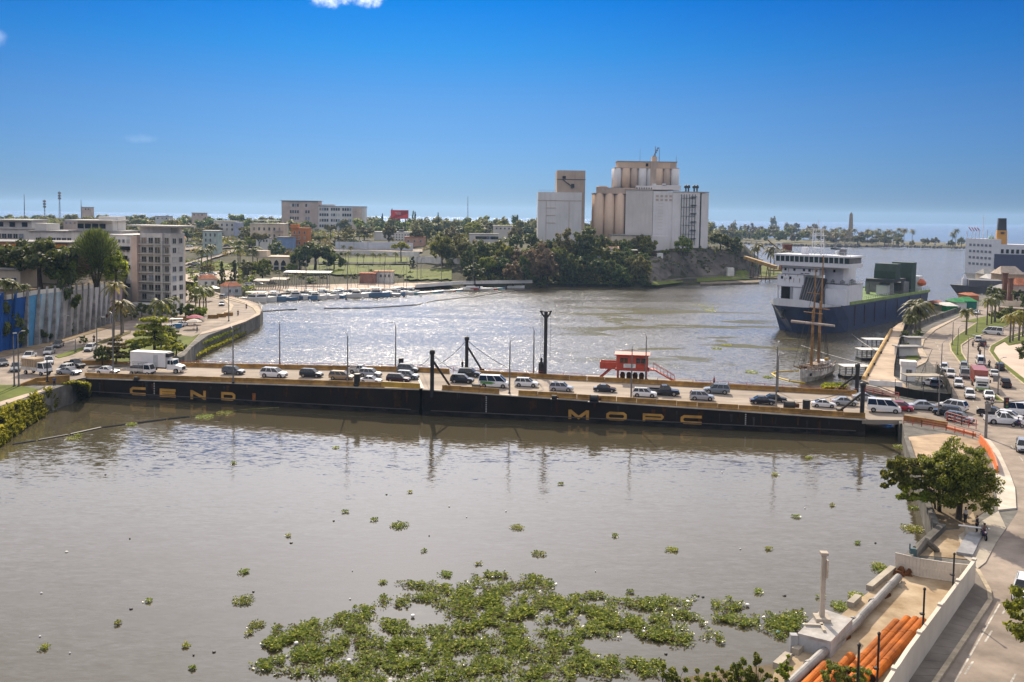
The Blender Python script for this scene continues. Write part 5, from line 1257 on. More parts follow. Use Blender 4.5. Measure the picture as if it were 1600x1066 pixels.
ht(62,226,'spread','dark','broad dark tree on the hill above the blue wall',1.5,1.45);ht(30,231,'round','dark','dark tree at the left end of the hill',1.25,1.2,2);ht(108,232,'spread','pink','tree with pinkish foliage above the white wall',1.0,1.05,1);ht(95,228,'round','green','green tree beside the pinkish one',.95,1.0,3)
ht(181,233,'round','bright','bright green tree under the right side of the feathery tree',.75,.95,1);ht(40,262,'round','green','green tree beside the orange house',.8,.9);ht(76,330,'flat','bright','bright tree on the roof terrace line of the hill',.9,1.4)
rng = random.Random(5); vs, fs = [], []
for i in range(9500):
 a=rng.uniform(0,6.283);t=rng.random();el=rng.uniform(-.35,1.45);rr=7.6*rng.random()**.55;d=Vector((math.cos(a)*math.cos(el),math.sin(a)*math.cos(el),math.sin(el)))
 p=Vector((0,0,3.2))+Vector((d.x*rr*.78,d.y*rr*.78,d.z*rr*1.05));u_=(d+Vector((rng.uniform(-.3,.3),rng.uniform(-.3,.3),rng.uniform(.0,.4)))).normalized()*rng.uniform(.5,1.0);s_=u_.orthogonal().normalized()*.07
 k = len(vs); vs += [tuple(p - s_), tuple(p + s_), tuple(p + u_ + s_ * .3), tuple(p + u_ - s_ * .3)]; fs.append((k, k + 1, k + 2, k + 3))
root=thing('casuarina_tree','dark feathery tree with upswept branches before the white terrace','tree',HG(150,234),0,None,(1.12,1.12,1.25));obj('crown',quad_mesh('crown',vs,fs,LEAF['dark']),root)
mb = MB()
for k in range(9):
 a=k*.7;e=Vector((math.cos(a)*3.4,math.sin(a)*3.4,7+k*.3));mb.tube((math.cos(a)*.25,math.sin(a)*.25,-.3),e*.4+Vector((0,0,.3)),.22,.15,6);mb.tube(e*.4+Vector((0,0,.3)),e,.15,.04,5)
mb.build('trunk', M_BARK, root)
for px,dd,s_ in ((6,200,.8),(18,200,.7),(36,203,.55)): palm(HG(px,dd),'dense','palm',{6: 'low palm in front of the small cream house',18: 'second low palm before the small cream house',36: 'little palm right of the small cream house'}[px],None,s_,s_*.6)
for i,(px,py,s_) in enumerate(((104,497,2.3),(112,518,1.2),(62,534,1.3),(145,513,1.2),(160,508,1.3),(80,531,.9),(131,516,.8),(20,541,2.0))):
 wl_=G(px,interp([0,50,103,140,178],[549,540,526,515,502.5],px),ZL);tree(Vector((wl_.x-.3,wl_.y-.6,ZL+(8 if py<500 else 0)*.6)),'bush','dark' if i!=4 else 'pink',('dark creeper hanging on the middle of the retaining wall','bush at the foot of the white wall panels','bush at the foot of the pale blue panels','bush below the pale wall panels','pink flowering bush near the right end of the wall','small bush between two ribs of the wall','little bush right of the creeper','big dark creeper on the blue wall')[i],'bushes along the retaining wall',s_,s_*(1.8 if i in (0,7) else 1),name='bush',cat='bush')
tree(G(131, 538, ZL), 'bush', 'bright', 'round clipped shrub on the median of the left avenue', None, .75, .7, name='bush', cat='bush')
for i,(px,py,s_,k) in enumerate(((322,490,1.0,'dense'),(312,494,1.1,'dense'),(306,498,.9,'dense'),(318,480,.9,'dense'),(272,498,.8,'dense'))): palm(G(px,py,ZL),k,'palm',('tallest palm of the cluster at the river curve','left palm of the cluster at the river curve','front palm of the cluster at the river curve','rear palm of the cluster at the river curve','small palm in the garden of the tall block')[i],'palms inside the river curve',s_,s_*.9)
for i,(px,py,s_) in enumerate(((300,500,1.6),(290,496,1.4),(312,501,1.5),(262,500,1.6),(245,497,1.5),(222,496,1.5),(205,500,1.4),(320,470,2.0),(296,470,2.2))):
 tree(G(px,py,ZL),'bush',R.choice(['green','dark','bright']),'leafy garden shrub by the river road','garden shrubs by the river road',s_,name='shrub',cat='shrub')
grass_tufts('bank_grass','green grass on the far foot of the river curve wall',poly_sampler([(288,560),(300,548),(330,540),(372,522),(392,512),(384,521),(345,540),(318,553),(300,562)],.4),1600,.8,'grass',4,4,.8)
grass_tufts('bank_grass','ivy along the top of the river curve wall',poly_sampler([(308,530),(352,516),(382,506),(376,514),(345,527),(315,540)],2.2),900,.7,'green',5,4,.8)
mb=MB();P=[G(x,y,0) for x,y in ((282,566),(298,549),(325,538),(360,524),(396,509),(402,512),(380,524),(345,543),(318,556),(298,566))]
mb.prism([(q.x, q.y, .35) for q in P], -1, .35); struct('mud_bank', mb, M_EARTH)
tp_=[(-90,680),(0,640),(40,623),(70,611.5),(98,602),(118,599),(136,603)];bt_=[(-90,752),(0,699),(42,668),(80,643),(106,627),(124,621),(139,620)]
T_,B_=[G(x,y,ZL)+Vector((0,.5,-.02)) for x,y in tp_],[G(x,y,0) for x,y in bt_];mb=MB();mb.loft([[a.lerp(b,k/5)+Vector((0,0,-.15+.5*math.sin(k*1.3+a.x))) if 0<k<5 else a.lerp(b,k/5)-Vector((0,0,.3 if k else 0)) for k in range(6)] for a,b in zip(T_,B_)],closed=False);struct('river_bank',mb,M_SOIL)
def slope_pt(rng):
 i=rng.randrange(6);t,k=rng.random(),rng.random()**.8;return (lambda q: q if noise.noise(q*.45)+.55*noise.noise(q*1.3)>-.12 else None)(T_[i].lerp(T_[i+1],t).lerp(B_[i].lerp(B_[i+1],t),.02+.98*k))
grass_tufts('bank_grass','rank green grass on the slope of the left foreground bank',slope_pt,9000,.5,'grass',3,4,1.0);grass_tufts('bank_grass','darker weeds on the slope of the left foreground bank',slope_pt,1500,.8,'fresh',4,4,.8)
for i in range(16):
 px,py=R.uniform(272,305),R.uniform(545,560);s_=R.uniform(.8,1.8);g=G(px,py,.3);mb=MB();mb.lathe([(.7*s_,-.4),(1.0*s_,.1),(.8*s_,.6*s_),(.3*s_,.8*s_)],n=6)
 tag(mb.build('rock', M_ROCK, None, g, R.uniform(0, 3)), 'tan rock in the heap on the shore behind the box truck', 'rock', 'rocks on the left shore')
# ------------------------------------------------------------------ far east bank
def ET(px, dist): q = AT(px, dist, 0); q.z = EZ(px, dist); return q
def ER(px, py):
 """distance at which the terrain on bearing px shows at row py"""
 d0, _ = east_profile(px); best = d0 + 2; d = d0 + 1
 while d < d0 + 1150:
  if proj(ET(px, d))[1] <= py: return d
  d += 4
 return d
def et(px, by, ty, wpx, kind, leaf, label, group=None, seed=None, dist=None, fn=tree):
 d = dist or ER(px, by); g = ET(px, d); m_ = PXM(g)
 Ht = max(1.5, ZAT(g, ty) - g.z); wm_ = wpx / m_
 S = dict(round=(9.6, 11.5), tall=(11.8, 9.3), spread=(8.7, 13), bush=(2.8, 3.8), cone=(12.3, 4.2), flat=(7.2, 11))[kind]
 g.z -= .4
 return fn(g, kind, leaf, label, group, wm_ / S[1], Ht / S[0], seed)
def tpatch(name, px0, px1, yt, yb, m, off=.55, n=24, rows=5, kind='structure'):
 rings = []
 for i in range(n + 1):
  px = px0 + (px1 - px0) * i / n; a, b = (yt(px) if callable(yt) else yt), (yb(px) if callable(yb) else yb); d1, d0 = ER(px, a), ER(px, b)
  rings.append([tuple(ET(px, d0 + (d1 - d0) * k / rows) + Vector((0, 0, off))) for k in range(rows + 1)])
 mb = MB(); mb.loft(rings, closed=False); o = mb.build(name, m); o['kind'] = kind; return o
tpatch('lawn',498,646,405,414,M_LAWN,.8);tpatch('lawn',478,640,417,432,M_LAWN,.8);tpatch('lawn',632,706,424,440,M_LAWN,.8);tpatch('lawn',335,372,414,424,M_LAWN,.7)
tpatch('terrace_path', 498, 640, 413.5, 416.5, mat('hedge_dark', (.05, .05, .03), .9, var=.3, scale=1), 1.2)
tpatch('road', 284, 382, lambda x: interp([284, 330, 382], [416, 402, 388], x), lambda x: interp([284, 330, 382], [424, 407, 391.5], x), M_ASPH, .9)
tpatch('road', 284, 460, lambda x: interp([284, 400, 460], [389, 385, 387], x), lambda x: interp([284, 400, 460], [393, 388, 389.5], x), M_ASPH, .9)
tpatch('road',520,660,392,396,M_ASPH,.9);tpatch('yard',285,372,lambda x: interp([285,372],[432,424],x),lambda x: interp([285,372],[446,440],x),M_PAVE,.8)
tpatch('quay_deck',392,834,lambda x: interp([392,480,640,834],[452,447,444,442],x),lambda x: interp([392,480,560,640,720,834],[467,464,460.5,457,451,449],x),M_PAVE,.4,40)
tpatch('grass_bank',1019,1068,lambda x: 441,lambda x: interp([1019,1068],[451.5,446.5],x),M_LAWN,.5);tpatch('grass_bank',1090,1172,lambda x: interp([1090,1172],[436,429],x),lambda x: interp([1090,1172],[443.5,440],x),M_LAWN,.5)
tpatch('cliff',1010,1188,lambda x: interp([1010,1060,1120,1188],[402,396,393,402],x),lambda x: interp([1010,1075,1188],[446,438,434],x),M_CLIFF,.5,40,10)
def ewall(pts, h, th, label, m, name='boundary_wall'):
 P = []
 for px, py in pts: d = ER(px, py); P.append(ET(px, d) + Vector((0, 0, .2)))
 return low_wall(P, h, th, label, m, name)
ewall([(524,391),(570,391.5),(610,392),(645,393)],5.2,.6,'long pale blue boundary wall above the harbour road',mat('wall_paleblue',(.52,.55,.60),.85,var=.06,scale=.2,streak=.2));ewall([(524,399),(570,399),(610,400),(655,401)],2.6,.5,'long white wall between the road and the lawn',M_WALLW)
ewall([(640,411),(665,412),(690,413)],3.6,.5,'grey wall stepping down beside the umbrella tree',M_WALLG);ewall([(650,452),(720,449),(780,447.5),(832,447)],1.5,.6,'long white quay wall behind the small boats',M_WALLW,'quay_wall');ewall([(700,413),(715,414),(738,414)],3.0,.5,'white balustrade wall under the big trees',M_WALLW)
def eb(px0, px1, ty, by, m, label, name='building', depth=14, cap=None, dist=None, dz=1.0, yaw=0.0, over=.4):
 d = dist or ER((px0 + px1) / 2, by); a, b = ET(px0, d), ET(px1, d); a.z = b.z = min(a.z, b.z) - dz
 B = Bldg(name, label, a, math.atan2(b.y - a.y, b.x - a.x) + yaw); B.W = (b - a).length; B.H = ZAT(a.lerp(b, .5), ty) - a.z; B.d = d; B.z0 = a.z
 B.vis = ZAT(a.lerp(b, .5), by) - a.z
 B.block(0, B.W, 0, depth, 0, B.H, m, cap=cap, over=over); return B
def fzs(B, n, top=1.0, bot=None):
 bot = max(.8, B.vis) if bot is None else bot; f = (B.H - top - bot) / n; return [bot + f * (k + .25) for k in range(n)], f
B=eb(440,497,314,356,M_WALLP,'large pale institutional building with taller left part, on the skyline',depth=18,cap=M_ROOFG,over=1.6,dist=930);zs,f=fzs(B,4)
B.windows(B.W * .22, B.W * .48, zs, 4, 1.7, f * .45, -.05, frame=False); B.windows(B.W * .64, B.W * .78, zs, 2, 1.7, f * .45, -.05, frame=False)
x0=B.W;q=MB();q.box((x0+23,9,0),(46,17,B.H*.83));B.part('wall',q,M_WALLW);q=MB();q.box((x0+23,9,B.H*.83),(47,18,.5));B.part('roof_slab',q,M_ROOFG);q=MB();q.box((x0+39,8.7,0),(9,18,B.H*.825));B.part('stair_tower',q,M_WALLP)
for k in range(3): B.windows(x0 + 1 + k * 11.4, x0 + 10.5 + k * 11.4, [z * .86 for z in zs], 4, 1.8, f * .42, .45, frame=False)
q = MB(); q.box((x0 + 8, 9, B.H * .83), (14, 8, 2)); B.part('roof_plant', q, M_WALLG)
B=eb(391,443,350,384,M_WALLC,'four storey cream house with a flat white roof terrace',depth=14,cap=M_ROOFW,dist=620);zs,f=fzs(B,3);B.windows(1,B.W-1,zs,6,1.3,f*.45,-.05);
for z in zs[1:]: B.balcony(B.W * .7, B.W, z - .3, 0, 1.2)
q = MB(); q.box((B.W * .4, 6, B.H + 2.2), (B.W * .8, 9, .25)); B.part('roof_canopy', q, M_ROOFW)
for x in (.05, .4, .75): q = MB(); q.box((B.W * x, 3, B.H), (.2, .2, 2.3)); B.part('canopy_post', q, M_FRAME)
B=eb(400,420,372,384,M_WALLW,'small white house in front of the cream one','house',8,M_ROOFG,dist=590);B.windows(.4,B.W-.4,[B.H-2.4],4,1.1,1.3,-.05)
B=eb(433,458,371,384,mat('wall_blue',(.22,.30,.48),.8,var=.08),'low blue grey building before the orange house','house',8,M_ROOFG,dist=588)
B=eb(455,481,357,384,M_WALLO,'bright orange house with open balconies','house',10,M_WALLO,dist=600);zs,f=fzs(B,3);B.windows(.5,B.W-.5,zs,3,1.1,f*.5,-.05)
q = MB(); q.box((B.W * .2, 1.5, B.H), (B.W * .45, 5, 2.6)); B.part('roof_room', q, M_WALLO)
for z in zs: B.balcony(-1.2, B.W * .5, z - .3, 0, 1.2)
B=eb(317,341,361,388,mat('wall_mint',(.42,.50,.46),.8,var=.08,streak=.2),'pale mint block with tall columns left of the palms','building',8,M_ROOFW,dist=560);zs,f=fzs(B,3);B.windows(.5,B.W-.5,zs,3,1.0,f*.6,-.05)
B=eb(334,368,346,362,M_WALLW,'white house among the trees on the upper slope','house',10,M_ROOFW,dist=700);zs,f=fzs(B,2,bot=B.vis);B.windows(.5,B.W-.5,zs,4,1.2,f*.5,-.05)
q = MB(); q.box((B.W + 2, 2, 0), (5, 8, B.H - .8)); B.part('side_wing', q, mat('wall_lilac', (.42, .44, .56), .8))
for i,(a,b,t,by,m_,d_,lb) in enumerate(((243,265,338,344,M_ROOFW,900,'white roofed shed far left on the skyline'),(360,372,350,356,M_WALLC,760,'small cream house right of the white hillside house'),(150,176,341,350,M_WALLC,640,'cream house behind the white terraces'),(100,122,344,350,M_WALLP,620,'pinkish house behind the terraces'),(128,142,324,336,M_WALLP,1000,'pink roofed tower house on the far left skyline'),(300,320,333,338,M_WALLP,980,'low pink building on the skyline right of the tall block'))):
 B = eb(a, b, t, by, m_, lb, 'house', 9, M_ROOFG, dist=d_); B.windows(.5, B.W - .5, [B.H - 2.6], 3, 1.2, 1.2, -.05, frame=False)
B = eb(404, 462, 402, 425, M_WALLC, 'cream harbour clubhouse with tall pointed arches', 'clubhouse', 14, M_WALLC, dist=470, over=.3)
q = MB(); q.box((B.W * .12 - 1.5, 5, B.H - .5), (6.2, 7, ZAT(ET(404, 470), 392) - B.z0 - B.H + .5)); B.part('tower_room', q, M_WALLC)
hh = B.H - B.vis
for k in range(4):
 x=B.W*(.10+.19*k);w_=2.5;zb=B.vis-.3;poly=[(-w_/2,0),(w_/2,0),(w_/2,hh*.62),(w_*.3,hh*.76),(0,hh*.86),(-w_*.3,hh*.76),(-w_/2,hh*.62)]
 q=MB();v=[(x+a,-.08,zb+b) for a,b in poly]+[(x+a,.2,zb+b) for a,b in poly];n=len(poly);q.add(v,[tuple(range(n))]+[(i,i+n,(i+1) % n+n,(i+1) % n) for i in range(n)]);ar=B.part('arched_window',q,M_DARK)
 q = MB(); q.box((x, -.12, zb + hh * .40), (w_, .12, .5)); q.build('spandrel', mat('spandrel_grey', (.42, .45, .50), .8), ar)
 q = MB()
 for s in (-1, 1): q.box((x + s * w_ * .52, -.12, zb), (.16, .16, hh * .62))
 q.build('jamb', M_FRAME, ar)
B=eb(733,778,366,383,M_WALLG,'long low grey building behind the shore trees','building',10,M_ROOFG,dist=600);B.windows(B.W*.3,B.W*.6,[B.H-3.3],2,6,1.9,-.05,frame=False);B.windows(B.W*.65,B.W*.95,[B.H-3.3],2,5,1.9,-.05,frame=False)
B=eb(770,800,353,366,M_WALLW,'white house up among the trees left of the silos','house',8,M_ROOFW,dist=700);B.windows(1,B.W-1,[B.H-2.6],4,1.2,1.2,-.05)
B=eb(584,645,363,382,M_WALLW,'long white three storey block with water tanks on its roof','building',12,M_WALLW,dist=720);zs,f=fzs(B,3);B.windows(B.W*.4,B.W-.5,zs,8,1.1,f*.45,-.05)
for k in range(6): q=MB();q.lathe([(.9,0),(.9,1.5),(.3,1.8)],(B.W*(.36+.04*k)+(k//3)*5,4,B.H+.3),8);B.part('water_tank',q,M_TRIM)
B=eb(632,663,371,384,mat('wall_salmon',(.45,.27,.19),.85,var=.08),'salmon house with a red tiled roof by the umbrella tree','house',9,M_TERRA,dist=650);B.windows(.5,B.W-.5,[B.H-3.4],3,1.4,1.4,-.05)
B = eb(700, 735, 403, 415, M_WALLG, 'grey columned pavilion under the big shore trees', 'pavilion', 8, M_WALLG, dist=520);
for k in range(7): q = MB(); q.box((B.W * (k + .5) / 7, -.4, 0), (.5, .5, B.H)); B.part('column', q, M_WALLW)
B=eb(584,613,425,435,M_WALLW,'low white shed with a tan roof at the marina','shed',8,mat('roof_tan',(.45,.26,.13),.85,var=.15),dist=425);B.windows(.5,B.W-.5,[B.H-2.4],4,1.0,1.2,-.05)
B = eb(562, 586, 428, 435, mat('wall_reddish', (.30, .16, .12), .85), 'low reddish shed at the marina', 'shed', 7, M_TERRA, dist=420)
for i,(a,b,ty,by,d_,lb) in enumerate(((445,518,425.5,433,408,'long grey open boat shelter below the big dark tree'),(398,423,438.5,446,385,'cream awning over the marina quay on the left'),(424,450,436.5,445,387,'cream awning over the marina quay on the right'))):
 p,q_=ET(a,d_),ET(b,d_);root=thing('awning',lb,'awning',p);v=q_-p;W_=v.length;z=ZAT(p,ty)-p.z;root.rotation_euler=(0,0,math.atan2(v.y,v.x))
 q=MB();q.add([(0,-3,z),(W_,-3,z),(W_,3,z+.5),(0,3,z+.5),(0,-3,z+.15),(W_,-3,z+.15),(W_,3,z+.65),(0,3,z+.65)],[(3,2,1,0),(4,5,6,7),(0,1,5,4),(2,3,7,6),(1,2,6,5),(3,0,4,7)]);q.build('roof',M_ROOFW if i==0 else mat('canvas',(.62,.56,.47),.9,var=.1),root)
 for k in range(7):
  for y in (-2.6, 2.6): q = MB(); q.box((W_ * (k + .2) / 6.6, y, 0), (.18, .18, z)); q.build('post', M_GALV, root)
for i,(px,by,w_,lb) in enumerate(((364,462,26,'white shore hut with an orange tiled roof beside the river curve'),(327,449,24,'orange tiled house beyond the palms of the river curve'),(358,440,16,'second orange tiled house among the conifers'))):
 g=G(px,by,ZL) if i<2 else ET(px,350);m_=PXM(g);W_=w_/m_;B=Bldg('house',lb,g,face_cam(g,.25));B.block(-W_/2,W_/2,0,6,0,3.4,M_WALLW if i else mat('hut_white',(.55,.58,.62),.8));B.gable(-W_/2,W_/2,0,6,3.4,1.6,M_TERRA);B.windows(-W_/2+.5,W_/2-.5,[1.1],2,1.0,1.2,-.05)
g=G(333,459,ZL);root=thing('parasol','white parasol beside the shore houses on the far road','parasol',g);mb=MB();mb.tube((0,0,0),(0,0,2.6),.06);mb.build('pole',M_GALV,root);mb=MB();mb.lathe([(2.6,2.1),(1.4,2.6),(.05,3.0)],n=8);mb.build('canopy',M_WHITE,root)
p=ET(624,800);root=thing('billboard','large red billboard with a darker diagonal sweep on the skyline','billboard',p,face_cam(p));a,b,zt,zb=-7.6,7.6,ZAT(p,328.5)-p.z,ZAT(p,342)-p.z
mb = MB(); mb.box((0, 0, zb), (15.2, .8, zt - zb)); mb.build('panel', mat('poster_red', (.62, .045, .05), .6, var=.06), root)
mb=MB();h_=zt-zb;mb.add([(-7.3,-.44,zb+.2),(-4.5,-.44,zb+.2),(7.3,-.44,zb+h_*.62),(7.3,-.44,zt-.2),(1.5,-.44,zt-.2)],[(0,1,2,3,4)]);mb.build('printed_sweep',mat('poster_dark',(.36,.02,.03),.6),root)
mb = MB()
for k in range(2): mb.box((-1.5 + k * .5, -.46, zb + h_ * (.66 - .14 * k)), (5.2 - k * 1.5, .02, .35))
mb.build('printed_line', mat('poster_pale', (.7, .55, .55), .6), root)
for x in (-5, 0, 5): mb = MB(); mb.tube((x, .5, -1), (x, .5, zb), .3); mb.build('post', M_STEEL, root)
def antenna(px, yt, dist, label, r=.5, head=False, base=None):
 g = ET(px, dist) if base is None else base; h = ZAT(g, yt) - g.z; root = thing('antenna_mast', label, 'antenna', g); mb = MB()
 for k in range(3): a=k*2.094;mb.tube((math.cos(a)*r*2,math.sin(a)*r*2,-1),(math.cos(a)*r*.3,math.sin(a)*r*.3,h),.12 if dist>300 else .05,n=4)
 n_ = int(h / 3)
 for k in range(n_):
  z=h*k/n_;rr=r*(2-1.7*k/n_);P_=[Vector((math.cos(j*2.094)*rr,math.sin(j*2.094)*rr,z)) for j in range(3)];Q_=[Vector((math.cos(j*2.094+2.094)*rr,math.sin(j*2.094+2.094)*rr,z+h/n_)) for j in range(3)]
  for a, b in zip(P_, Q_): mb.tube(a, b, .08, n=4)
 mb.build('lattice', M_GALV, root)
 if head:
  mb = MB()
  for k in range(3): mb.lathe([(1.3, 0), (1.5, .2), (1.5, 1.6), (1.3, 1.8)], (0, 0, h - 2.5 - k * 2.6), 8)
  mb.build('antenna_panels', M_GALV, root)
 return root
antenna(94.5,299,900,'tall antenna mast with a thick head on the far left skyline',.7,True);antenna(71,312,900,'shorter antenna mast with forked head left of the tall one',.5,True);antenna(39.5,304,900,'thin antenna mast nearest the left edge',.35);antenna(128,312,950,'thin antenna right of the tall antenna mast',.3);antenna(730,307,850,'single lattice antenna left of the silos',.5)
# ------------------------------------------------------------------ silos
M_SILO=mat('silo_concrete',(.62,.57,.52),.85,var=.06,scale=.08,streak=.18);M_SILOT=mat('silo_tan',(.68,.50,.36),.85,var=.06,scale=.08,streak=.2);M_SILOW=mat('silo_white',(.70,.67,.65),.85,var=.05,scale=.08,streak=.16);M_SILOB=mat('silo_brown',(.54,.42,.33),.85,var=.08,scale=.1,streak=.25)
SD = 540.0
def silo_root(px0, px1, name, label):
 a, b = AT(px0, SD, 0), AT(px1, SD, 0); z = EZ((px0 + px1) / 2, SD) - 1; a.z = z; return thing(name, label, 'silo', a), a
root, O = silo_root(838.5, 912.5, 'silo_tower', 'pale windowless silo tower with a taller brown block, left of the big silo complex')
X = lambda px, O=O: AT(px, SD, 0).x - O.x
Z = lambda py, O=O: ZAT(Vector((O.x + 10, SD, 0)), py) - O.z
def sbox(root,x0,x1,y0,y1,z0,z1,m,name): mb=MB();mb.box(((x0+x1)/2,(y0+y1)/2,z0),(x1-x0,y1-y0,z1-z0));return mb.build(name,m,root)
sbox(root,X(839.5),X(907.5),0,22,0,Z(300.5),M_SILOW,'silo_block');sbox(root,X(868.5),X(912.5),1.0,23,0,Z(266),M_SILOB,'head_house');sbox(root,X(839),X(908),-.15,.05,Z(314),Z(313),M_SILOB,'ledge')
sbox(root, X(868), X(913), .8, 1.1, Z(280.5), Z(279.7), M_STEEL, 'ledge')
for x_ in (852, 887.5): sbox(root, X(x_), X(x_) + .22, -.12, .05, 0, Z(315), M_SILOB, 'joint')
for k, y_ in enumerate((325.5, 337, 349)): sbox(root, X(852), X(867), -.2, .0, Z(y_), Z(y_) + .3, M_SILOB, 'ledge')
sbox(root, X(877), X(882), .5, 1.05, Z(279), Z(275), M_DARK, 'vent')
mb=MB();mb.tube((X(877),.6,Z(280)),(X(893),.6,Z(292)),.25,n=5);mb.box((X(893),.5,Z(293)),(1.8,.8,2.2));mb.build('stair',M_STEEL,root)
q = MB()
for k in range(12): q.tube((X(840) + k * (X(866) - X(840)) / 11, .3, Z(300.5)), (X(840) + k * (X(866) - X(840)) / 11, .3, Z(300.5) + 1.1), .05, n=4)
q.tube((X(840), .3, Z(300.5) + 1.1), (X(866), .3, Z(300.5) + 1.1), .05, n=4); q.build('railing', M_GALV, root)
root, O = silo_root(926.6, 1105, 'grain_silo', 'huge grain silo complex of tan cylinders and pale walls with a cylinder cluster on top')
X = lambda px, O=O: AT(px, SD, 0).x - O.x
Z = lambda py, O=O: ZAT(Vector((O.x + 30, SD, 0)), py) - O.z
r_ = (X(975.5) - X(926.6)) / 6
for row in range(3):
 for k in range(3): mb=MB();mb.lathe([(r_,0),(r_,Z(303))],(X(926.6)+r_*(2*k+1),r_*(1+2*row),0),24);o=mb.build('silo_cylinder',M_SILOT,root);o.data.polygons.foreach_set('use_smooth',[len(p.vertices)==4 for p in o.data.polygons])
mb=MB();mb.lathe([(r_*1.15,0),(r_*1.15,Z(293)-Z(303)),(r_*.9,Z(293)-Z(303)+.6)],(X(940),r_*1.4,Z(303)),20);mb.build('gallery_drum',M_SILOB,root)
sbox(root,X(940),X(992),1.2,r_*3,Z(303),Z(294),M_SILOB,'gallery');sbox(root,X(926),X(976),.2,r_*6-.3,Z(303.6),Z(302.6),M_SILOB,'gallery_floor')
sbox(root,X(976),X(1018),0,26,0,Z(297),M_SILO,'silo_block');sbox(root,X(1018.5),X(1048.5),-.3,26,0,Z(298.5),M_SILOW,'silo_block');sbox(root,X(1048.5),X(1091),-.9,26,0,Z(300),M_SILOW,'silo_block');sbox(root,X(1091),X(1093.5),1.5,25,0,Z(301),M_DARK,'recess');sbox(root,X(1093.5),X(1104.8),-.6,24,0,Z(301),M_SILOW,'silo_block')
sbox(root,X(975.5),X(1049),-.5,26.3,Z(297),Z(297)+.5,M_SILOB,'parapet');sbox(root,X(1049),X(1105),-1.1,26.3,Z(300),Z(300)+.5,M_SILOB,'parapet')
for k in range(4):
 for j in range(2): sbox(root, X(1022.5) + k * 2.6, X(1022.5) + k * 2.6 + 1.6, -.42, -.2, Z(308 + j * 6), Z(304.5 + j * 6), M_SILOB, 'louvre')
for k in range(9): sbox(root, X(1026), X(1034), -.4, -.2, Z(318 + k * 5), Z(318 + k * 5) + .12, M_SILOB, 'ledge')
for x_ in (1062,1066,1070,1074.5,1079,1083.5): mb=MB();mb.tube((X(x_),-1.3,4),(X(x_),-1.3,Z(303)),.16,n=5);mb.build('pipe',M_STEEL,root)
for k in range(6): mb = MB(); mb.box((X(1081), -1.6, Z(372 - k * 13)), (3.4, 1.2, .25)); mb.build('stair_landing', M_STEEL, root)
for k in range(5): mb=MB();mb.tube((X(1062),-1.25,Z(365-k*14)),(X(1084),-1.25,Z(365-k*14)),.1,n=4);mb.build('pipe_bracket',M_STEEL,root)
rr = 2.55; nC_ = 8; xa, xb = X(958.5), X(1062.5); zc0, zc1 = Z(294), Z(262.5)
for k in range(nC_):
 for row in range(3):
  x_=xa+rr+(xb-xa-2*rr)*k/(nC_-1);mb=MB();mb.lathe([(rr*.97,0),(rr*.97,zc1-zc0)],(x_,9+row*5+(0 if k % 2 else .8),zc0),18);o=mb.build('silo_cylinder',(M_SILOT,M_SILOW,M_SILOW,M_SILOB)[(k*3+1) % 4],root);o.data.polygons.foreach_set('use_smooth',[len(p.vertices)==4 for p in o.data.polygons])
sbox(root,xa+.5,xb-.5,7.6,22,zc1,zc1+.5,M_SILOB,'cluster_slab');sbox(root,X(965),X(1058),8.6,20,zc1+.5,Z(251.5),M_SILOT,'head_house');sbox(root,X(963.5),X(1059.5),8.2,20.5,Z(251.5),Z(250.8),M_SILOB,'roof_slab');sbox(root,X(1016),X(1027),7.2,14,zc0,Z(252),M_SILOB,'lift_shaft');sbox(root,X(1019),X(1027),9,12.5,Z(251.5),Z(243),M_SILOT,'lift_house')
sbox(root, X(1048), X(1056), 8.4, 9, Z(261), Z(253), M_SILOB, 'panel'); sbox(root, X(1009), X(1013), 8.4, 9, Z(259), Z(254), M_DARK, 'opening')
sbox(root,X(958),X(1012),6.8,24,Z(296.8),Z(294),M_SILOB,'plinth');sbox(root,X(993),X(1062),2,14,Z(297),Z(290),M_SILOW,'conveyor_gallery')
for k in range(7): sbox(root, X(993) + k * 1.4, X(993) + k * 1.4 + .5, 1.85, 2.1, Z(296), Z(293), M_DARK, 'opening')
for i_,(x_,w_,t_) in enumerate(((1018,6,286.5),(1034,5,286),(1048,3,290),(1056,4,291))): sbox(root,X(x_),X(x_+w_),3,6,Z(297),Z(t_),M_SILOW,'machine_house')
mb = MB(); mb.box(((X(1024) + X(1063)) / 2, 3.5, Z(291)), (X(1063) - X(1024), 1.0, .8)); mb.build('conveyor', M_SILOW, root)
for x_ in (1071,1075,1084,1088.5): mb=MB();mb.tube((X(x_),4,Z(300)),(X(x_),4,Z(289.5)),.45,n=6);mb.lathe([(.9,0),(1.1,.4),(.9,1.5),(.3,1.9)],(X(x_),4,Z(293)),8);mb.build('vent_stack',M_STEEL,root)
for x_,t_,w_ in ((1024.5,226,.35),(1031,228,.22),(1000.5,229,.12),(1058,240,.15)): mb=MB();mb.tube((X(x_),11,Z(252)),(X(x_),11,Z(t_)),w_,w_*.4,n=6);mb.build('aerial',M_GALV,root)
mb = MB()
for k in range(5): mb.box((X(1022) + k * .6, 10.6, Z(244) + k * 1.2), (.9, .9, 1.0))
mb.build('dish_cluster', M_GALV, root)
B=eb(955,1016,368,396,M_WALLC,'low tan warehouse at the foot of the silos','warehouse',12,M_ROOFG,dist=SD-16,over=.5);B.windows(B.W*.38,B.W*.5,[B.H-5.5],1,2.2,2.2,-.05);B.windows(B.W*.76,B.W*.88,[B.H-5.6],1,2.4,2.4,-.05)
B = eb(1016, 1045, 369, 397, M_SILOW, 'plain pale block beside the tan warehouse at the silo foot', 'warehouse', 10, None, dist=SD - 14)
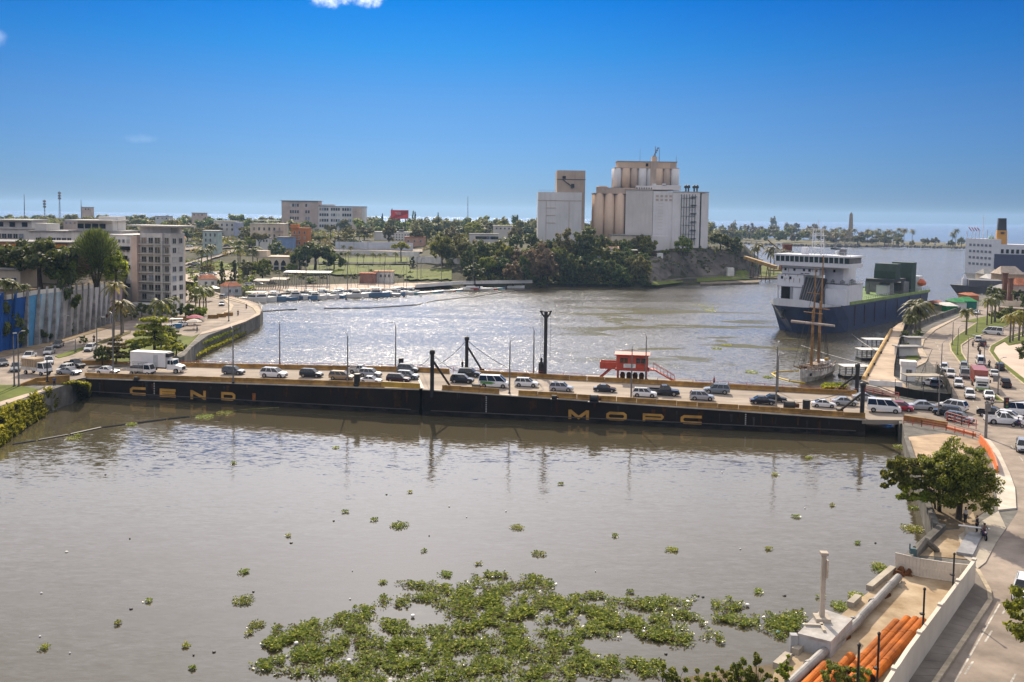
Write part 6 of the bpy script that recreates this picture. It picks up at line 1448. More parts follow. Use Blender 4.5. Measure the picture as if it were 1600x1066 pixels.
B=eb(947,979,389,404,M_WALLW,'white house with a pinkish roof in front of the silos','house',8,None,dist=488);B.gable(0,B.W*.95,0,8,B.H,1.3,mat('roof_rose',(.5,.3,.24),.85,var=.1));B.windows(.6,B.W-.5,[B.H-3.2],3,.9,1.4,-.05)
q = MB(); q.box((B.W + 2.4, -1.5, B.H - .6), (6, 5, .3)); B.part('porch_roof', q, M_ROOFW)
for k in range(3): q = MB(); q.box((B.W + .4 + k * 2, -3.6, 0), (.25, .25, B.H - .6)); B.part('porch_post', q, M_TERRA)
B=eb(934,948,397,404,M_WALLW,'small white lean to left of the white house','house',5,M_ROOFW,dist=486);B=eb(1027,1036,396,402,M_WHITE,'white cabin at the cliff edge below the silos','cabin',4,None,dist=495)
B=eb(1096,1147,389,404,mat('old_stone',(.26,.22,.19),.9,var=.2,scale=.3,streak=.3),'old stone house on the cliff right of the silos','house',9,M_ROOFG,dist=562,over=.2);B.windows(B.W*.5,B.W-.5,[B.H-2.6],5,.8,1.1,-.05)
q = MB(); q.box((B.W * .72, -1.2, B.H - 6.5), (B.W * .34, 2.4, 3.2)); B.part('lower_wing', q, M_WALLG)
for k in range(5): q = MB(); q.box((B.W * (.6 + .06 * k), -2.46, B.H - 5.6), (.5, .12, 1.8)); B.part('opening', q, M_DARK)
B=eb(1138,1148,419,431,M_WALLG,'small pale hut at the foot of the cliff','hut',4,None,dist=520);B=eb(1096,1107,398,406,M_WALLG,'pale box hut on the cliff face','hut',4,None,dist=558)
mb=MB();P=[G(x,y,0) for x,y in ((1094,447),(1186,444),(1186,440.5),(1094,443.5))];mb.prism([(q.x,q.y) for q in P],-.5,1.0);tag(mb.build('landing_stage',mat('grey_planks',(.22,.18,.13),.9,var=.2)),'low grey landing stage below the cliff point','jetty')
# ------------------------------------------------------------------ trees of the east bank
GF = 'shore trees of the far bank'
for a in ((492,424,375,78,'spread','dark','broad dark tree behind the boat shelter, largest on the far shore lawn'),(468,424,383,44,'round','dark','dark tree at the left shoulder of the broad dark one'),(522,424,388,42,'round','dark','dark tree at the right shoulder of the broad dark one'),(627,411,376,40,'flat','green','umbrella shaped tree above the long white walls'),(690,416,362,56,'round','green','tall green tree right of the umbrella tree'),(722,414,370,50,'round','olive','pale olive tree right of the tall green tree'),(752,425,378,46,'round','dark','dark round tree left of the bare shore mast'),
          (432,402,376,40,'round','dark','dark tree above the arched clubhouse'),(405,396,362,34,'flat','olive','olive umbrella tree before the cream house'),(388,436,404,40,'round','olive','olive tree left of the clubhouse'),(410,436,402,38,'round','green','green tree touching the clubhouse wall'),(346,452,404,22,'cone','dark','dark conifer, left one of two near the orange roofs'),(366,452,402,24,'cone','dark','dark conifer, right one of two near the orange roofs'),(325,430,410,30,'round','olive','olive tree on the sloping yard'),(310,446,428,22,'round','dark','dark tree beside the yard road'),(455,426,410,26,'round','bright','bright tree right of the clubhouse'),(645,418,398,18,'cone','dark','small dark conifer by the grey stepping wall')): et(*a,GF)
for i in range(30):     # big shore trees left of the silos
 x=735+i*9.4+R.uniform(-3,3);by=R.uniform(434,449) if i % 2 else R.uniform(420,436);hgt=R.uniform(36,54) if x<900 else R.uniform(30,44)
 et(x,by,by-hgt,R.uniform(34,50),R.choice(['round','round','tall','spread']),R.choice(['green','dark','dark','olive','dry'] if 800<x<860 else ['green','dark','dark','olive']),'large tree in the shore wood below the silos','wood below the silos')
for i in range(26):
 x=690+i*13+R.uniform(-4,4);by=R.uniform(398,414);et(x,by,by-R.uniform(28,40),R.uniform(28,42),R.choice(['round','tall','spread']),R.choice(['green','dark','olive','olive']),'tree in the upper rows of the wood before the silos','upper wood before the silos')
for a in ((845,448,378,62,'round','dry','large dry brownish tree in the wood before the left silo tower'),(915,415,352,50,'tall','dark','tall dark tree between the silo tower and the tan cylinders'),(882,410,356,44,'tall','olive','tall olive tree at the foot of the silo tower'),(1067,404,366,40,'round','bright','round bright green tree against the silo wall'),(1125,393,362,46,'spread','dark','dark spreading tree on the cliff right of the silos'),(1150,402,368,26,'round','dark','dark tree at the right end of the cliff'),(1142,398,370,34,'round','olive','olive tree behind the old stone house'),(738,372,344,34,'round','bright','bright dome shaped tree on the slope left of the silos'),(1000,446,398,46,'round','olive','olive tree at the right end of the shore wood'),(975,450,420,36,'round','green','green tree overhanging the water'),(1006,452,428,26,'bush','dark','dark bush at the water edge beside the grass bank'),(1022,402,390,16,'round','dry','small dry tree by the cliff cabin')): et(*a,'landmark trees near the silos')
for i in range(34):     # middle slope left
 x = R.uniform(290, 590); by = R.uniform(372, 392) if x > 390 else R.uniform(362, 382)
 et(x,by,by-R.uniform(12,24),R.uniform(20,34),R.choice(['round','flat','spread','tall']),R.choice(['green','dark','olive','olive']),'tree on the built up slope above the marina','trees on the slope above the marina')
for i in range(58):
 x = -40 + 19.6 * i + R.uniform(-6, 6)
 if 440 < x < 552 and R.random() < .6: continue
 t=R.uniform(345,356);et(x,372,t,R.uniform(24,38),R.choice(['round','spread','tall','round']),R.choice(['green','dark','olive','olive']),'tree in the middle belt of woods behind the town','middle belt of woods',dist=R.uniform(640,800))
SPOTS = []
for i in range(190):
 x = -60 + 6.25 * i + R.uniform(-5, 5)
 if x > 1112: break
 d=R.uniform(830,1120);g=ET(x,d);t=R.uniform(333,342)+.006*max(0,x-500)+(0 if d>950 else 4);SPOTS.append((g,R.uniform(10,19),max(4,ZAT(g,t)-g.z)))
far_wood('skyline_wood', 'far wood along the skyline behind the town', SPOTS, 5, ('olive', 'green', 'dark', 'olive'))
for px, t, d in ((197 + 400, 331, 900), (612, 323, 905), (645, 326, 905), (648, 328, 910), (684, 329, 900), (808, 333, 880), (1187 + 20, 337, 1300)):
 if px < 1100: et(px, 360, t, 9, 'cone', 'dark', 'slim conifer rising above the skyline wood', 'slim conifers on the skyline', dist=d)
for x in (35,160,195,235,268,278,300): palm(ET(x,R.uniform(620,700)),'coconut','olive','coconut palm among the woods behind the left bank','palms in the woods',1.5,R.uniform(1.5,2.0))
for i,x in enumerate((315,324,330,375,395,470,372,402)): palm(ET(x,470+12*(i % 4)),'dense','palm','palm on the slope beside the upper harbour road','palms on the harbour slope',1.3,R.uniform(1.0,1.5))
for x,y in ((540,416),(545,414),(558,416),(568,418),(583,416),(594,417),(602,416),(618,414),(508,418),(536,402),(548,403)): palm(ET(x,ER(x,y)),'coconut','palm','young palm planted on the terraced lawn','young palms on the lawn',.75,.85)
for i in range(22):
 x=R.uniform(400,700);y=R.uniform(428,438);et(x,y,y-R.uniform(4,9),R.uniform(10,20),'bush',R.choice(['green','dark','bright']),'shrub behind the marina quay','shrubs behind the marina')
et(486, 442, 432, 24, 'bush', 'bright', 'yellow flowering shrub on the marina quay')
for i in range(26):
 x=R.uniform(836,1014);et(x,448.5,R.uniform(436,443),R.uniform(16,26),'bush',R.choice(['dark','dark','green']),'dark waterside bush at the foot of the wood','waterside bushes')
for i in range(14):
 x=R.uniform(1018,1178);y=R.uniform(396,430);et(x,y,y-R.uniform(5,10),R.uniform(9,18),'bush',R.choice(['dark','green','dry']),'scrub bush clinging to the cliff','scrub on the cliff')
for px,b,t,lb in ((530,396,372,'street lamp left of the long pale wall'),(553,394,370,'street lamp before the middle of the pale wall'),(575,396,372,'street lamp before the right of the pale wall'),(690,440,404,'thin pole on the shore lawn'),(652,440,402,'dark pole left of the shore lawn'),(658,440,405,'second dark pole left of the shore lawn'),(310,428,395,'street lamp on the sloping yard'),(301,440,412,'post by the yard gate')):
 d=ER(px,b);g=ET(px,d);h=ZAT(g,t)-g.z;root=thing('lamp_post',lb,'lamp post',g);mb=MB();mb.tube((0,0,-.4),(0,0,h),.16,.12,6);mb.build('pole',M_GALV,root);mb=MB();mb.tube((0,0,h),(1.6,0,h+.3),.1,n=5);mb.build('arm',M_GALV,root)
for i,(px,py,c,k) in enumerate(((345,389,'white','sedan'),(355,388.5,'dark','suv'),(298,419,'dark','sedan'),(306,417,'silver','suv'),(296,389,'white','suv'),(562,384,'white','van'),(580,384,'white','suv'),(318,436,'white','suv'),(332,433,'silver','sedan'),(390,452,'white','suv'),(404,450,'silver','sedan'),(425,449,'dark','suv'))):
 d=ER(px,py);g=ET(px,d)+Vector((0,0,1.0));place(k,g,R.uniform(-.4,.6),'%s car parked on the far bank %s' % (c,('on the upper road left of the palms','on the upper road beside the white one','low on the yard road','on the yard road behind the dark one','at the left end of the upper road','before the pale wall like a van','before the pale wall beside the van','in the yard near the orange roofs','in the yard beside the white one','at the left end of the marina quay','on the quay beside the awning','on the quay below the clubhouse')[i]),'cars parked on the far bank',c)
# ------------------------------------------------------------------ marina boats
def hull_mb(L_, W, H, n=9):
 mb = MB(); rings = []
 for i in range(n):
  t=i/(n-1);x=-L_/2+L_*t;k=(1-max(0,(t-.45)/.55)**2.2)*(.86+.14*min(1,t*3));z=H*(1+.28*t*t);w=W/2*max(k,.03)
  rings.append([(x, -w, z), (x, -w * .78, .02), (x, -w * .3, -.4), (x, w * .3, -.4), (x, w * .78, .02), (x, w, z)])
 mb.loft(rings); return mb
BK = {}
def boat(px, py, kind, rz, color, label, group, s=1.0, mast=None):
 g = G(px, py, 0.0); root = thing({'sail': 'sailing_boat', 'motor': 'motor_boat', 'dinghy': 'rowing_boat'}[kind], label, 'boat', g, rz, group, s)
 L_, W, H = dict(sail=(9.5, 2.9, 1.0), motor=(9, 3.1, 1.25), dinghy=(5.2, 1.8, .6))[kind]
 if kind not in BK: BK[kind] = hull_mb(L_, W, H).mesh('hull', M_WHITE)
 o = obj('hull', BK[kind], root); o.material_slots[0].link = 'OBJECT'; o.material_slots[0].material = color
 if kind == 'sail':
  q = MB(); q.box((-.4, 0, 1.0), (4.0, 1.8, .55), top=(.85, .8)); q.build('cabin', M_WHITE, root)
  h=mast or 11;q=MB();q.tube((.6,0,.9),(.6,0,h),.11,.08,6);q.build('mast',M_GALV,root);q=MB();q.tube((.6,0,2.3),(-3.6,0,2.4),.16,n=6);q.build('boom',mat('sail_cover',(.10,.18,.3),.9) if R.random()<.5 else M_WHITE,root)
  q=MB();q.tube((.6,0,h),(4.6,0,1.2),.03,n=3);q.tube((.6,0,h),(-4.6,0,1.0),.03,n=3);q.tube((.6,-.7,h*.6),(.6,.7,h*.6),.05,n=4);q.build('rigging',M_STEEL,root)
 elif kind == 'motor':
  q = MB(); q.box((.2, 0, 1.2), (3.6, 2.2, 1.25), top=(.72, .85)); c = q.build('cabin', M_WHITE, root)
  q = MB()
  for y in (-1.06, 1.06): q.box((.1, y, 1.6), (2.5, .06, .5))
  q.box((1.83, 0, 1.6), (.12, 1.7, .5)); q.build('windows', M_WIN, c)
  q = MB(); q.box((-.6, 0, 2.9), (3.2, 2.2, .1)); q.build('hardtop', color, root); q = MB()
  for x in (-2, .8):
   for y in (-.95, .95): q.tube((x, y, 1.2), (x, y, 2.9), .05, n=4)
  q.build('stanchions', M_GALV, root)
 else:
  q = MB()
  for x in (-1.3, .4): q.box((x, 0, .35), (.3, 1.4, .06))
  q.build('thwarts', M_WHITE, root)
  q = MB(); q.box((-2.55, 0, .5), (.35, .35, .7)); q.build('outboard_motor', M_TRIM, root)
HUL=[M_WHITE,mat('hull_grey',(.42,.42,.44),.5),mat('hull_blue',(.10,.20,.34),.5),mat('hull_teal',(.12,.33,.36),.5),mat('hull_red',(.40,.10,.08),.5),mat('hull_cream',(.55,.48,.38),.5)]
GM = 'boats moored in the marina'
def wy(px): return interp([380, 420, 480, 560, 640, 720, 820], [474, 469, 467, 463.5, 460.5, 454, 450], px)
seq=[(396,'motor'),(409,'motor'),(430,'motor'),(446,'sail'),(461,'motor'),(476,'sail'),(492,'motor'),(508,'sail'),(524,'motor'),(540,'sail'),(556,'motor'),(573,'sail'),(588,'motor'),(603,'sail'),(618,'motor'),(633,'sail')]
for i,(x,k) in enumerate(seq): boat(x,wy(x)+R.uniform(-.5,1.2),k,R.uniform(-.5,.3)+(math.pi if R.random()<.3 else 0),R.choice(HUL[:3]),('white motor yacht' if k=='motor' else 'tall masted sailing boat')+' in the marina front row',GM,R.uniform(.95,1.3),R.uniform(11,15))
for i in range(58):
 x=412+i*4.2+R.uniform(-3,3);k=R.choice(['sail','motor','sail','motor','dinghy']);boat(x,wy(x)-R.uniform(1.0,3.2),k,R.uniform(-.8,.8),R.choice(HUL),('motor yacht' if k=='motor' else 'sailing boat' if k=='sail' else 'small open boat')+' in the crowded back row of the marina','boats in the back row of the marina',R.uniform(.8,1.1),R.uniform(9,15))
for i in range(26):
 x=642+i*5.6+R.uniform(-2,2);boat(x,wy(x)+R.uniform(-.4,.8),'dinghy',R.uniform(-.6,.6),HUL[(i*5+3) % 6],'small colourful open boat moored below the white quay wall','small boats along the quay wall',R.uniform(.9,1.3))
boat(737,452.5,'sail',.2,HUL[0],'white boat with a bare mast and cross spar at the end of the quay wall',None,1.1,15);boat(806,450,'dinghy',.1,HUL[0],'white flat boat below the right end of the quay wall',None,1.6)
boat(1305.5, 389 + 1, 'motor', 2.6, M_DARK, 'small dark launch with a wake out on the wide water', None, 1.2)
def boom(pts, label, r=.22, m=M_TRIM, gap=.35, seg=3.0, name='floating_boom'):
 P = [G(x, y, .05) for x, y in pts]; mb = MB()
 for a, b in zip(P, P[1:]):
  n = max(1, int((b - a).length / seg))
  for k in range(n):
   if R.random() < .12: continue
   mb.tube(a.lerp(b, k / n), a.lerp(b, (k + 1 - gap / seg * R.random()) / n), r * R.uniform(.8, 1.15), n=6)
 return tag(mb.build(name, m), label, 'boom')
boom([(411,487),(450,484.5),(520,482.5),(580,481.5),(650,477),(680,470),(740,464),(790,456),(830,452.5)],'dark floating boom curving across the water off the marina',.3)
boom([(20,694),(60,688),(110,679),(160,668),(215,661),(262,655),(300,651)],'dark floating boom running from the left bank towards the hull',.17)
boom([(300,651),(340,645.5),(390,640),(440,637.5)],'floating boom with caught weed ending at the letter I',.18,mat('weed_boom',(.14,.13,.05),.9,var=.3))
for i in range(9): x=480+i*22+R.uniform(-6,6);g=G(x,wy(x)+4,0);mb=MB();mb.lathe([(.25,-.2),(.5,.15),(.35,.55),(.1,.7)],n=8);tag(mb.build('mooring_buoy',M_STEEL if i % 2 else M_WHITE,None,g),'round mooring buoy floating before the marina','buoy','buoys before the marina')
# ------------------------------------------------------------------ spit at the river mouth
def SG(px, py, z=3.6): return G(px, py, z)
def spt(px, by, ty, w_, kind, leaf, label, group):
 g=SG(px,by);m_=PXM(g);S=dict(round=(10,11.5),spread=(9,13),flat=(7.2,11),tall=(12,9),bush=(2.8,3.8))[kind];tree(g,kind,leaf,label,group,w_/m_/S[1],(ZAT(g,ty)-g.z)/S[0])
SPOTS = []
for i in range(110):
 x=1092+i*2.9+R.uniform(-3,3);b=R.uniform(366,379)+max(0,(x-1250)*.02);g=SG(x,b);hgt=interp([1090,1180,1260,1330,1400],[26,24,20,12,7],x)*R.uniform(.6,1.1);SPOTS.append((g,R.uniform(11,20),ZAT(g,b-hgt)-g.z))
far_wood('spit_wood', 'hazy wood covering the spit at the river mouth', SPOTS, 6, ('olive', 'dry', 'green'))
for i,(x,b,t,w_) in enumerate(((1208,362,337,14),(1382,383,366,22),(1404,384,370,22),(1340,382,366,30),(1445,384,371,20),(1461,383,370,18),(1502,386,369,16),(1425,385,375,12),(1320,380,370,18),(1485,386,374,12),(1488,386,376,10))): spt(x,b,t,w_,'round' if i!=0 else 'tall','olive','spreading shore tree on the open end of the spit','trees on the open end of the spit')
for i,x in enumerate((1238,1256,1265,1272,1288,1300,1312,1316,1320,1326,1334,1355,1362,1369,1373,1382,1388,1396,1403,1412,1425,1488,1493,1277,1283,1305)):
 g=SG(x,R.uniform(372,381) if x<1340 else R.uniform(378,384));h=R.uniform(14,20) if x>1340 else R.uniform(13,18);palm(g,'coconut','olive','tall coconut palm against the sea on the spit','coconut palms on the spit',2.0,h/8)
g=SG(1328.5,378);h=ZAT(g,331.5)-g.z;root=thing('obelisk','tall slender stone obelisk standing on the spit','obelisk',g,.5);q=MB();q.box((0,0,0),(5.6,5.6,h*.93),top=(.52,.52));q.build('shaft',mat('obelisk_stone',(.33,.26,.19),.9,var=.08),root);q=MB();q.box((0,0,h*.93),(2.9,2.9,h*.07),top=(.02,.02));q.build('pyramid_tip',mat('obelisk_stone',(.33,.26,.19)),root);q=MB();q.box((0,0,-1),(9,9,2.2));q.build('plinth',M_CONC,root)
rng = random.Random(3); mb = MB()
for i in range(520):
 x=1100+rng.random()*480;wl_=interp([1110,1200,1300,1400,1500,1620],[380,383,386,386,388,390],x);g=G(x,wl_-rng.uniform(-.2,1.4),.4);s_=rng.uniform(.8,2.4)*(1.5 if 1290<x<1345 else 1);mb.lathe([(s_*.8,-1),(s_,0),(s_*.6,s_*.7),(.1,s_)],(g.x,g.y,rng.uniform(0,1.4)*(1.5 if 1290<x<1345 else 1)),5)
o = mb.build('rocks', M_ROCK); o['kind'] = 'stuff'; o['label'] = 'grey breakwater rocks along the spit'
for x,w_,lb in ((1413,4,'white kiosk at the open end of the spit'),(1461,3,'white car on the shore road of the spit'),(1479,3,'second white kiosk on the spit'),(1217,10,'pale house among the trees of the spit')):
 g=SG(x,384);B=Bldg('kiosk',lb,g,face_cam(g),'kiosk');W_=w_/PXM(g);B.block(-W_/2,W_/2,0,4,0,3,M_WHITE,cap=M_ROOFW);B.windows(-W_/2,W_/2,[1],1,W_*.4,1.0,-.05,frame=False)
def ground_cover(name, label, n, fn, size, leafs, seed):
 rng = random.Random(seed); vs, fs, idx = [], [], []
 for _ in range(n):
  r = fn(rng)
  if r is None: continue
  g,w_,h_=r;k=26;v,f=leaf_quads(rng,[(g+Vector((0,0,h_*.4)),(w_,w_,h_*.6),k)],size,.6);o=len(vs);vs+=v;fs+=[tuple(i+o for i in q) for q in f];idx+=[rng.randrange(len(leafs))]*k
 me = quad_mesh(name, vs, fs, LEAF[leafs[0]])
 for l_ in leafs[1:]: me.materials.append(LEAF[l_])
 me.polygons.foreach_set('material_index', idx); o = obj(name, me); o['kind'] = 'stuff'; o['label'] = label
def shore_uc(rng):
 x=rng.uniform(700,1016);d0,_=east_profile(x);d=d0+rng.uniform(9,85) if x>740 else d0+rng.uniform(60,110);return ET(x,d),rng.uniform(1.5,3),rng.uniform(1.6,4)
ground_cover('undergrowth', 'dense undergrowth beneath the shore wood', 1500, shore_uc, .55, ('dark', 'green', 'olive'), 8)
LAWNS = [(470, 712, 403, 443)]
def slope_uc(rng):
 x = rng.uniform(-40, 1110); d0, _ = east_profile(x); d = d0 + rng.uniform(185, 900); g = ET(x, d); px, py = proj(g)
 if x < 400 and d < 560: return None
 if 515 < px < 665 and py > 374: return None
 return g, rng.uniform(3, 6), rng.uniform(2, 5)
ground_cover('scrub', 'scrub and bushes between the houses of the far town', 2600, slope_uc, .95, ('olive', 'green', 'dark'), 9)
def cliff_uc(rng):
 x = rng.uniform(1012, 1186); d0, _ = east_profile(x); d = d0 + rng.uniform(36, 62); return ET(x, d), rng.uniform(.8, 1.6), rng.uniform(.8, 2)
ground_cover('cliff_scrub', 'scrub growing on the cliff', 170, cliff_uc, .4, ('dark', 'green', 'dry'), 10)
def rim_uc(rng):
 x = rng.uniform(286, 400); d0, _ = east_profile(x); return ET(x, d0 + rng.uniform(0, 130)), rng.uniform(1.2, 2.4), rng.uniform(1, 2.4)
ground_cover('yard_scrub', 'low bushes around the sloping yards behind the river curve', 220, rim_uc, .5, ('green', 'olive', 'bright'), 11)
# ------------------------------------------------------------------ right bank: streets, kerbs, lawns
ZP = ZR
struct('street',sheet([(1500,494),(1461,515.5),(1443,532),(1440,545),(1449,562),(1476,590),(1490,618),(1480,640),(1412,634),(1400,645),(1412,658),(1500,676),(1535,690),(1555,712),(1575,745),(1588,780),(1590,800),(1572,828),(1556,850),
 (1540,880),(1527,892),(1545,925),(1546,940),(1510,995),(1462,1066),(1380,1200),(2400,1200),(2400,760),(1700,640),(1598,600),(1557,566),(1545,549),(1548,541),(1576,526),(1640,505),(1700,480),(1540,478),(1520,482)],ZP,.004),M_ASPH)
struct('plaza',sheet([(1559,563),(1549,549),(1553,541),(1580,527),(1650,506),(1760,500),(2000,640),(1700,640),(1604,598)],ZP,.008),M_PLAZA)
patch('lawn',[(1502,503),(1545,494),(1592,497),(1574,509),(1516,529),(1502,540),(1503,552),(1513,568),(1500,568),(1486,549),(1484,538),(1494,526),(1527,504)],ZP,M_LAWN,.16)
patch('lawn', [(1501.5, 569), (1512, 569), (1557, 618), (1570, 629), (1556, 628), (1545, 617)], ZP, M_LAWN, .16)
patch('verge',[(1575,526),(1548,541),(1545,549),(1557,566),(1598,600),(1650,634),(1665,634),(1606,597),(1562,563),(1552,549),(1555,542),(1580,528),(1640,509),(1636,505)],ZP,M_LAWN,.16)
patch('lawn', [(1568, 533), (1600, 524), (1660, 512), (1680, 520), (1600, 536), (1576, 540)], ZP, M_LAWN, .13)
patch('pavement',[(1461,515.5),(1443,532),(1440,545),(1449,562),(1446,566),(1428,576),(1426,572),(1440,562),(1432,545),(1436,531),(1455,514),(1500,494)],ZP,M_PAVE,.13)
patch('lawn', [(1424, 524), (1436, 520), (1431, 545), (1437, 561), (1426, 566), (1414, 566), (1420, 545)], ZP, M_LAWN, .12)
def kerb_line(pts, label=None): return strip('kerb', pts, ZP, .35, .2, M_KERB)
kerb_line([(1500,495),(1461,516),(1443,532),(1440,545),(1449,562),(1445,567),(1430,575)]);kerb_line([(1527,504),(1494,526),(1484,538),(1486,549),(1500,568),(1545,617),(1556,628),(1571,629.5),(1557,618),(1513,568),(1503,552),(1502,540),(1516,530),(1574,510)])
kerb_line([(1640, 505), (1575, 526), (1548, 541), (1545, 549), (1557, 566), (1598, 600), (1660, 640)])
mkd = lambda pts: [(G(*a, ZP) + Vector((0, 0, .012)), G(*b, ZP) + Vector((0, 0, .012))) for a, b in pts]
lane_line('lane_markings',mkd([((1475,560),(1530,640)),((1462,535),(1475,560)),((1600,612),(1560,590)),((1560,590),(1530,556)),((1598,720),(1575,690)),((1576,944),(1500,1066)),((1640,960),(1580,1066)),((1560,640),(1598,662))]))
mb=MB();a,b=G(1546,940,ZP),G(1470,1066,ZP);u_=(b-a).normalized();n_=Vector((-u_.y,u_.x,0))*.06;mb.quad(*[p+Vector((0,0,.012))+u_*0 for p in (a+n_*13-n_,b+n_*13-n_,b+n_*13+n_,a+n_*13+n_)]);struct('edge_line',mb,MATS['road_white'])
patch('pavement',[(1534,686),(1548,690),(1562,708),(1578,742),(1586,765),(1588,796),(1560,799),(1557,770),(1556,742),(1547,712)],ZP,mat('pavement_pale',(.56,.50,.42),.85,var=.08,scale=.8),.18)
patch('dirt_floor', [(1416, 687), (1530, 692), (1540, 712), (1550, 745), (1553, 790), (1500, 826), (1466, 826), (1447, 785)], ZP, M_EARTH, .05)
patch('quay_paving',[(1417,684),(1474,678),(1530,688),(1532,697),(1490,720),(1450,760),(1440,756)],ZP,mat('dusty_concrete',(.46,.34,.23),.9,var=.14,scale=.6),.09)
patch('pavement',[(1497,838),(1560,800),(1572,826),(1556,850),(1540,880),(1527,890),(1521,882),(1506,872)],ZP,M_CONC,.10);patch('yard',[(1432,868),(1472,830),(1498,828),(1520,800),(1530,830),(1524,876)],ZP,M_YARD,.06)
low_wall([G(1415.5,688,ZP),G(1428,727,ZP),G(1446,786,ZP),G(1463,826,ZP)],.55,.6,'low weathered river wall beside the big foreground tree',M_QUAY,'river_wall');low_wall([G(1472,829,ZP),G(1433,866,ZP),G(1408,889,ZP)],.7,.7,'dark low quay wall left of the sloping concrete frames',M_QUAY,'river_wall')
patch('yard',[(1399,893),(1436,902),(1493,911),(1519,916),(1417,1066),(1330,1210),(1130,1200),(1212,1049),(1240,1027),(1337,942)],ZP,M_YARD,.05)
patch('footpath',[(1521,912),(1528,893),(1546,925),(1546,940),(1510,995),(1462,1066),(1395,1170),(1360,1170),(1418,1066)],ZP,mat('pavement_grey',(.21,.185,.16),.9,var=.14,scale=.5),.14)
kerb_line([(1527, 892), (1545, 924), (1547, 940), (1511, 995), (1463, 1066), (1400, 1165)])
for k in range(13):      # slab joints of the footpath
 t=k/12;a,b=G(1520-100*t,930+140*t,ZP),G(1544-78*t,942+128*t,ZP);mb=MB();u_=(b-a).normalized();n_=Vector((-u_.y,u_.x,0))*.025;mb.quad(*[p+Vector((0,0,.146)) for p in (a-n_,b-n_,b+n_,a+n_)]);struct('path_joint',mb,mat('joint_grey',(.12,.105,.09),.9))
A, Bq = G(1520.5, 913, ZP), G(1417, 1066, ZP); Cq = G(1345, 1185, ZP); hA = ZAT(A, 875) - ZP; hB = ZAT(G(1400, 1092, ZP), 1036) - ZP
yw = thing('yard_wall', 'long pale street wall of the pipe yard with a notched top', 'wall', A)
P=[A.lerp(Bq,k/7) for k in range(8)]+[Bq.lerp(Cq,(k+1)/3) for k in range(3)];u_=(Bq-A).normalized();nw=Vector((-u_.y,u_.x,0));M_YW=mat('yard_wall_cream',(.60,.54,.45),.85,var=.06,scale=.4,streak=.12)
for k in range(len(P) - 1):
 a,b=P[k]-A,P[k+1]-A;u2=(b-a).normalized();n2=Vector((-u2.y,u2.x,0))*.14;mb=MB();g_=u2*.006;h1,h2=(hA+(hB-hA)*min(1,k/8)),(hA+(hB-hA)*min(1,(k+1)/8))
 mb.add([a-n2+g_,b-n2-g_,b+n2-g_,a+n2+g_]+[q+Vector((0,0,hh_)) for q,hh_ in ((a-n2+g_,h1),(b-n2-g_,h2),(b+n2-g_,h2),(a+n2+g_,h1))],[(3,2,1,0),(4,5,6,7),(0,1,5,4),(1,2,6,5),(2,3,7,6),(3,0,4,7)]);mb.build('wall_panel',M_YW,yw)
 if k % 2 == 0: mb = MB(); mb.box((a.x, a.y, h1 - .02), (.5, .36, .16), math.atan2(u2.y, u2.x)); mb.build('coping_block', M_YW, yw)
zw = lambda px, py: None
for px,pb,pt,lb in ((1496.5,913,867,'black post nearest the gate of the pipe yard'),(1450,970,922,'black post in the middle of the yard wall'),(1378.5,1052,992,'black post beside the ends of the orange pipes'),(1330.5,1085,1010,'black post at the near end of the pipe yard')):
 best=min((abs(proj(A.lerp(Cq,t/200)+Vector((0,0,2)))[0]-px),t) for t in range(201))[1];g=A.lerp(Cq,best/200)-nw*(.35 if nw.x>0 else-.35);h=ZAT(g,pt)-ZP
 root=thing('yard_post',lb,'post',(g.x,g.y,ZP));mb=MB();mb.tube((0,0,0),(0,0,h),.07,.07,6);mb.build('pole',M_STEEL,root);mb=MB();mb.lathe([(.1,0),(.12,.12),(.02,.2)],(0,0,h),8);mb.build('pole_cap',M_STEEL,root);mb=MB();mb.box((-.1,0,h*.62),(.3,.22,.12));mb.build('bracket',M_STEEL,root)
a,b,c=G(1398,893,ZP),G(1437,902.5,ZP),G(1493,911,ZP);gt=thing('yard_gate','cream ribbed metal gate closing the far end of the pipe yard','gate',a);M_GATE=mat('gate_cream',(.56,.50,.43),.6,var=.06,scale=2,streak=.1)
hG = ZAT(a, 864) - ZP
for p_, q_, n in ((a, b, 7), (b, c, 11), (c, A, 4)):
 for k in range(n):
  s_,e_=p_.lerp(q_,k/n)-a,p_.lerp(q_,(k+1)/n)-a;d_=(e_-s_);mb=MB();mb.box(((s_.x+e_.x)/2,(s_.y+e_.y)/2,.1),(d_.length*.93,.06,hG-.15),math.atan2(d_.y,d_.x));mb.build('panel',M_GATE,gt)
 d_ = q_ - p_
 for z in (.08,hG*.5,hG-.06): mb=MB();m_=(p_+q_)/2-a;mb.box((m_.x,m_.y,z),(d_.length,.1,.09),math.atan2(d_.y,d_.x));mb.build('rail',M_GATE,gt)
g=G(1428.5,898,ZP);root=thing('gate_post','blue green steel post with a hooked arm at the yard gate','post',g);h=ZAT(g,858)-ZP;mb=MB();mb.box((0,0,0),(.22,.22,h));mb.build('post_shaft',mat('teal_paint',(.05,.14,.17),.6,var=.2),root);mb=MB();mb.path([(0,0,h-.1),(-.5,0,h),(-.5,0,h+.5)],.06,5);mb.build('hook',MATS['teal_paint'],root);mb=MB();mb.box((-.25,0,h*.82),(.45,.3,.5));mb.build('box',MATS['teal_paint'],root)
g = G(1350 + 95, 868, ZP); root = thing('leaning_beams', 'fallen grey concrete A shaped frame beside the quay wall', 'frame', g, .3)
for s_,x_ in ((1,0),(-1,0)): mb=MB();mb.tube((0,0,1.5),(s_*1.9,s_*.5,.1),.28,.28,6);mb.build('beam',mat('old_concrete',(.22,.20,.17),.9,var=.2,scale=1),root)
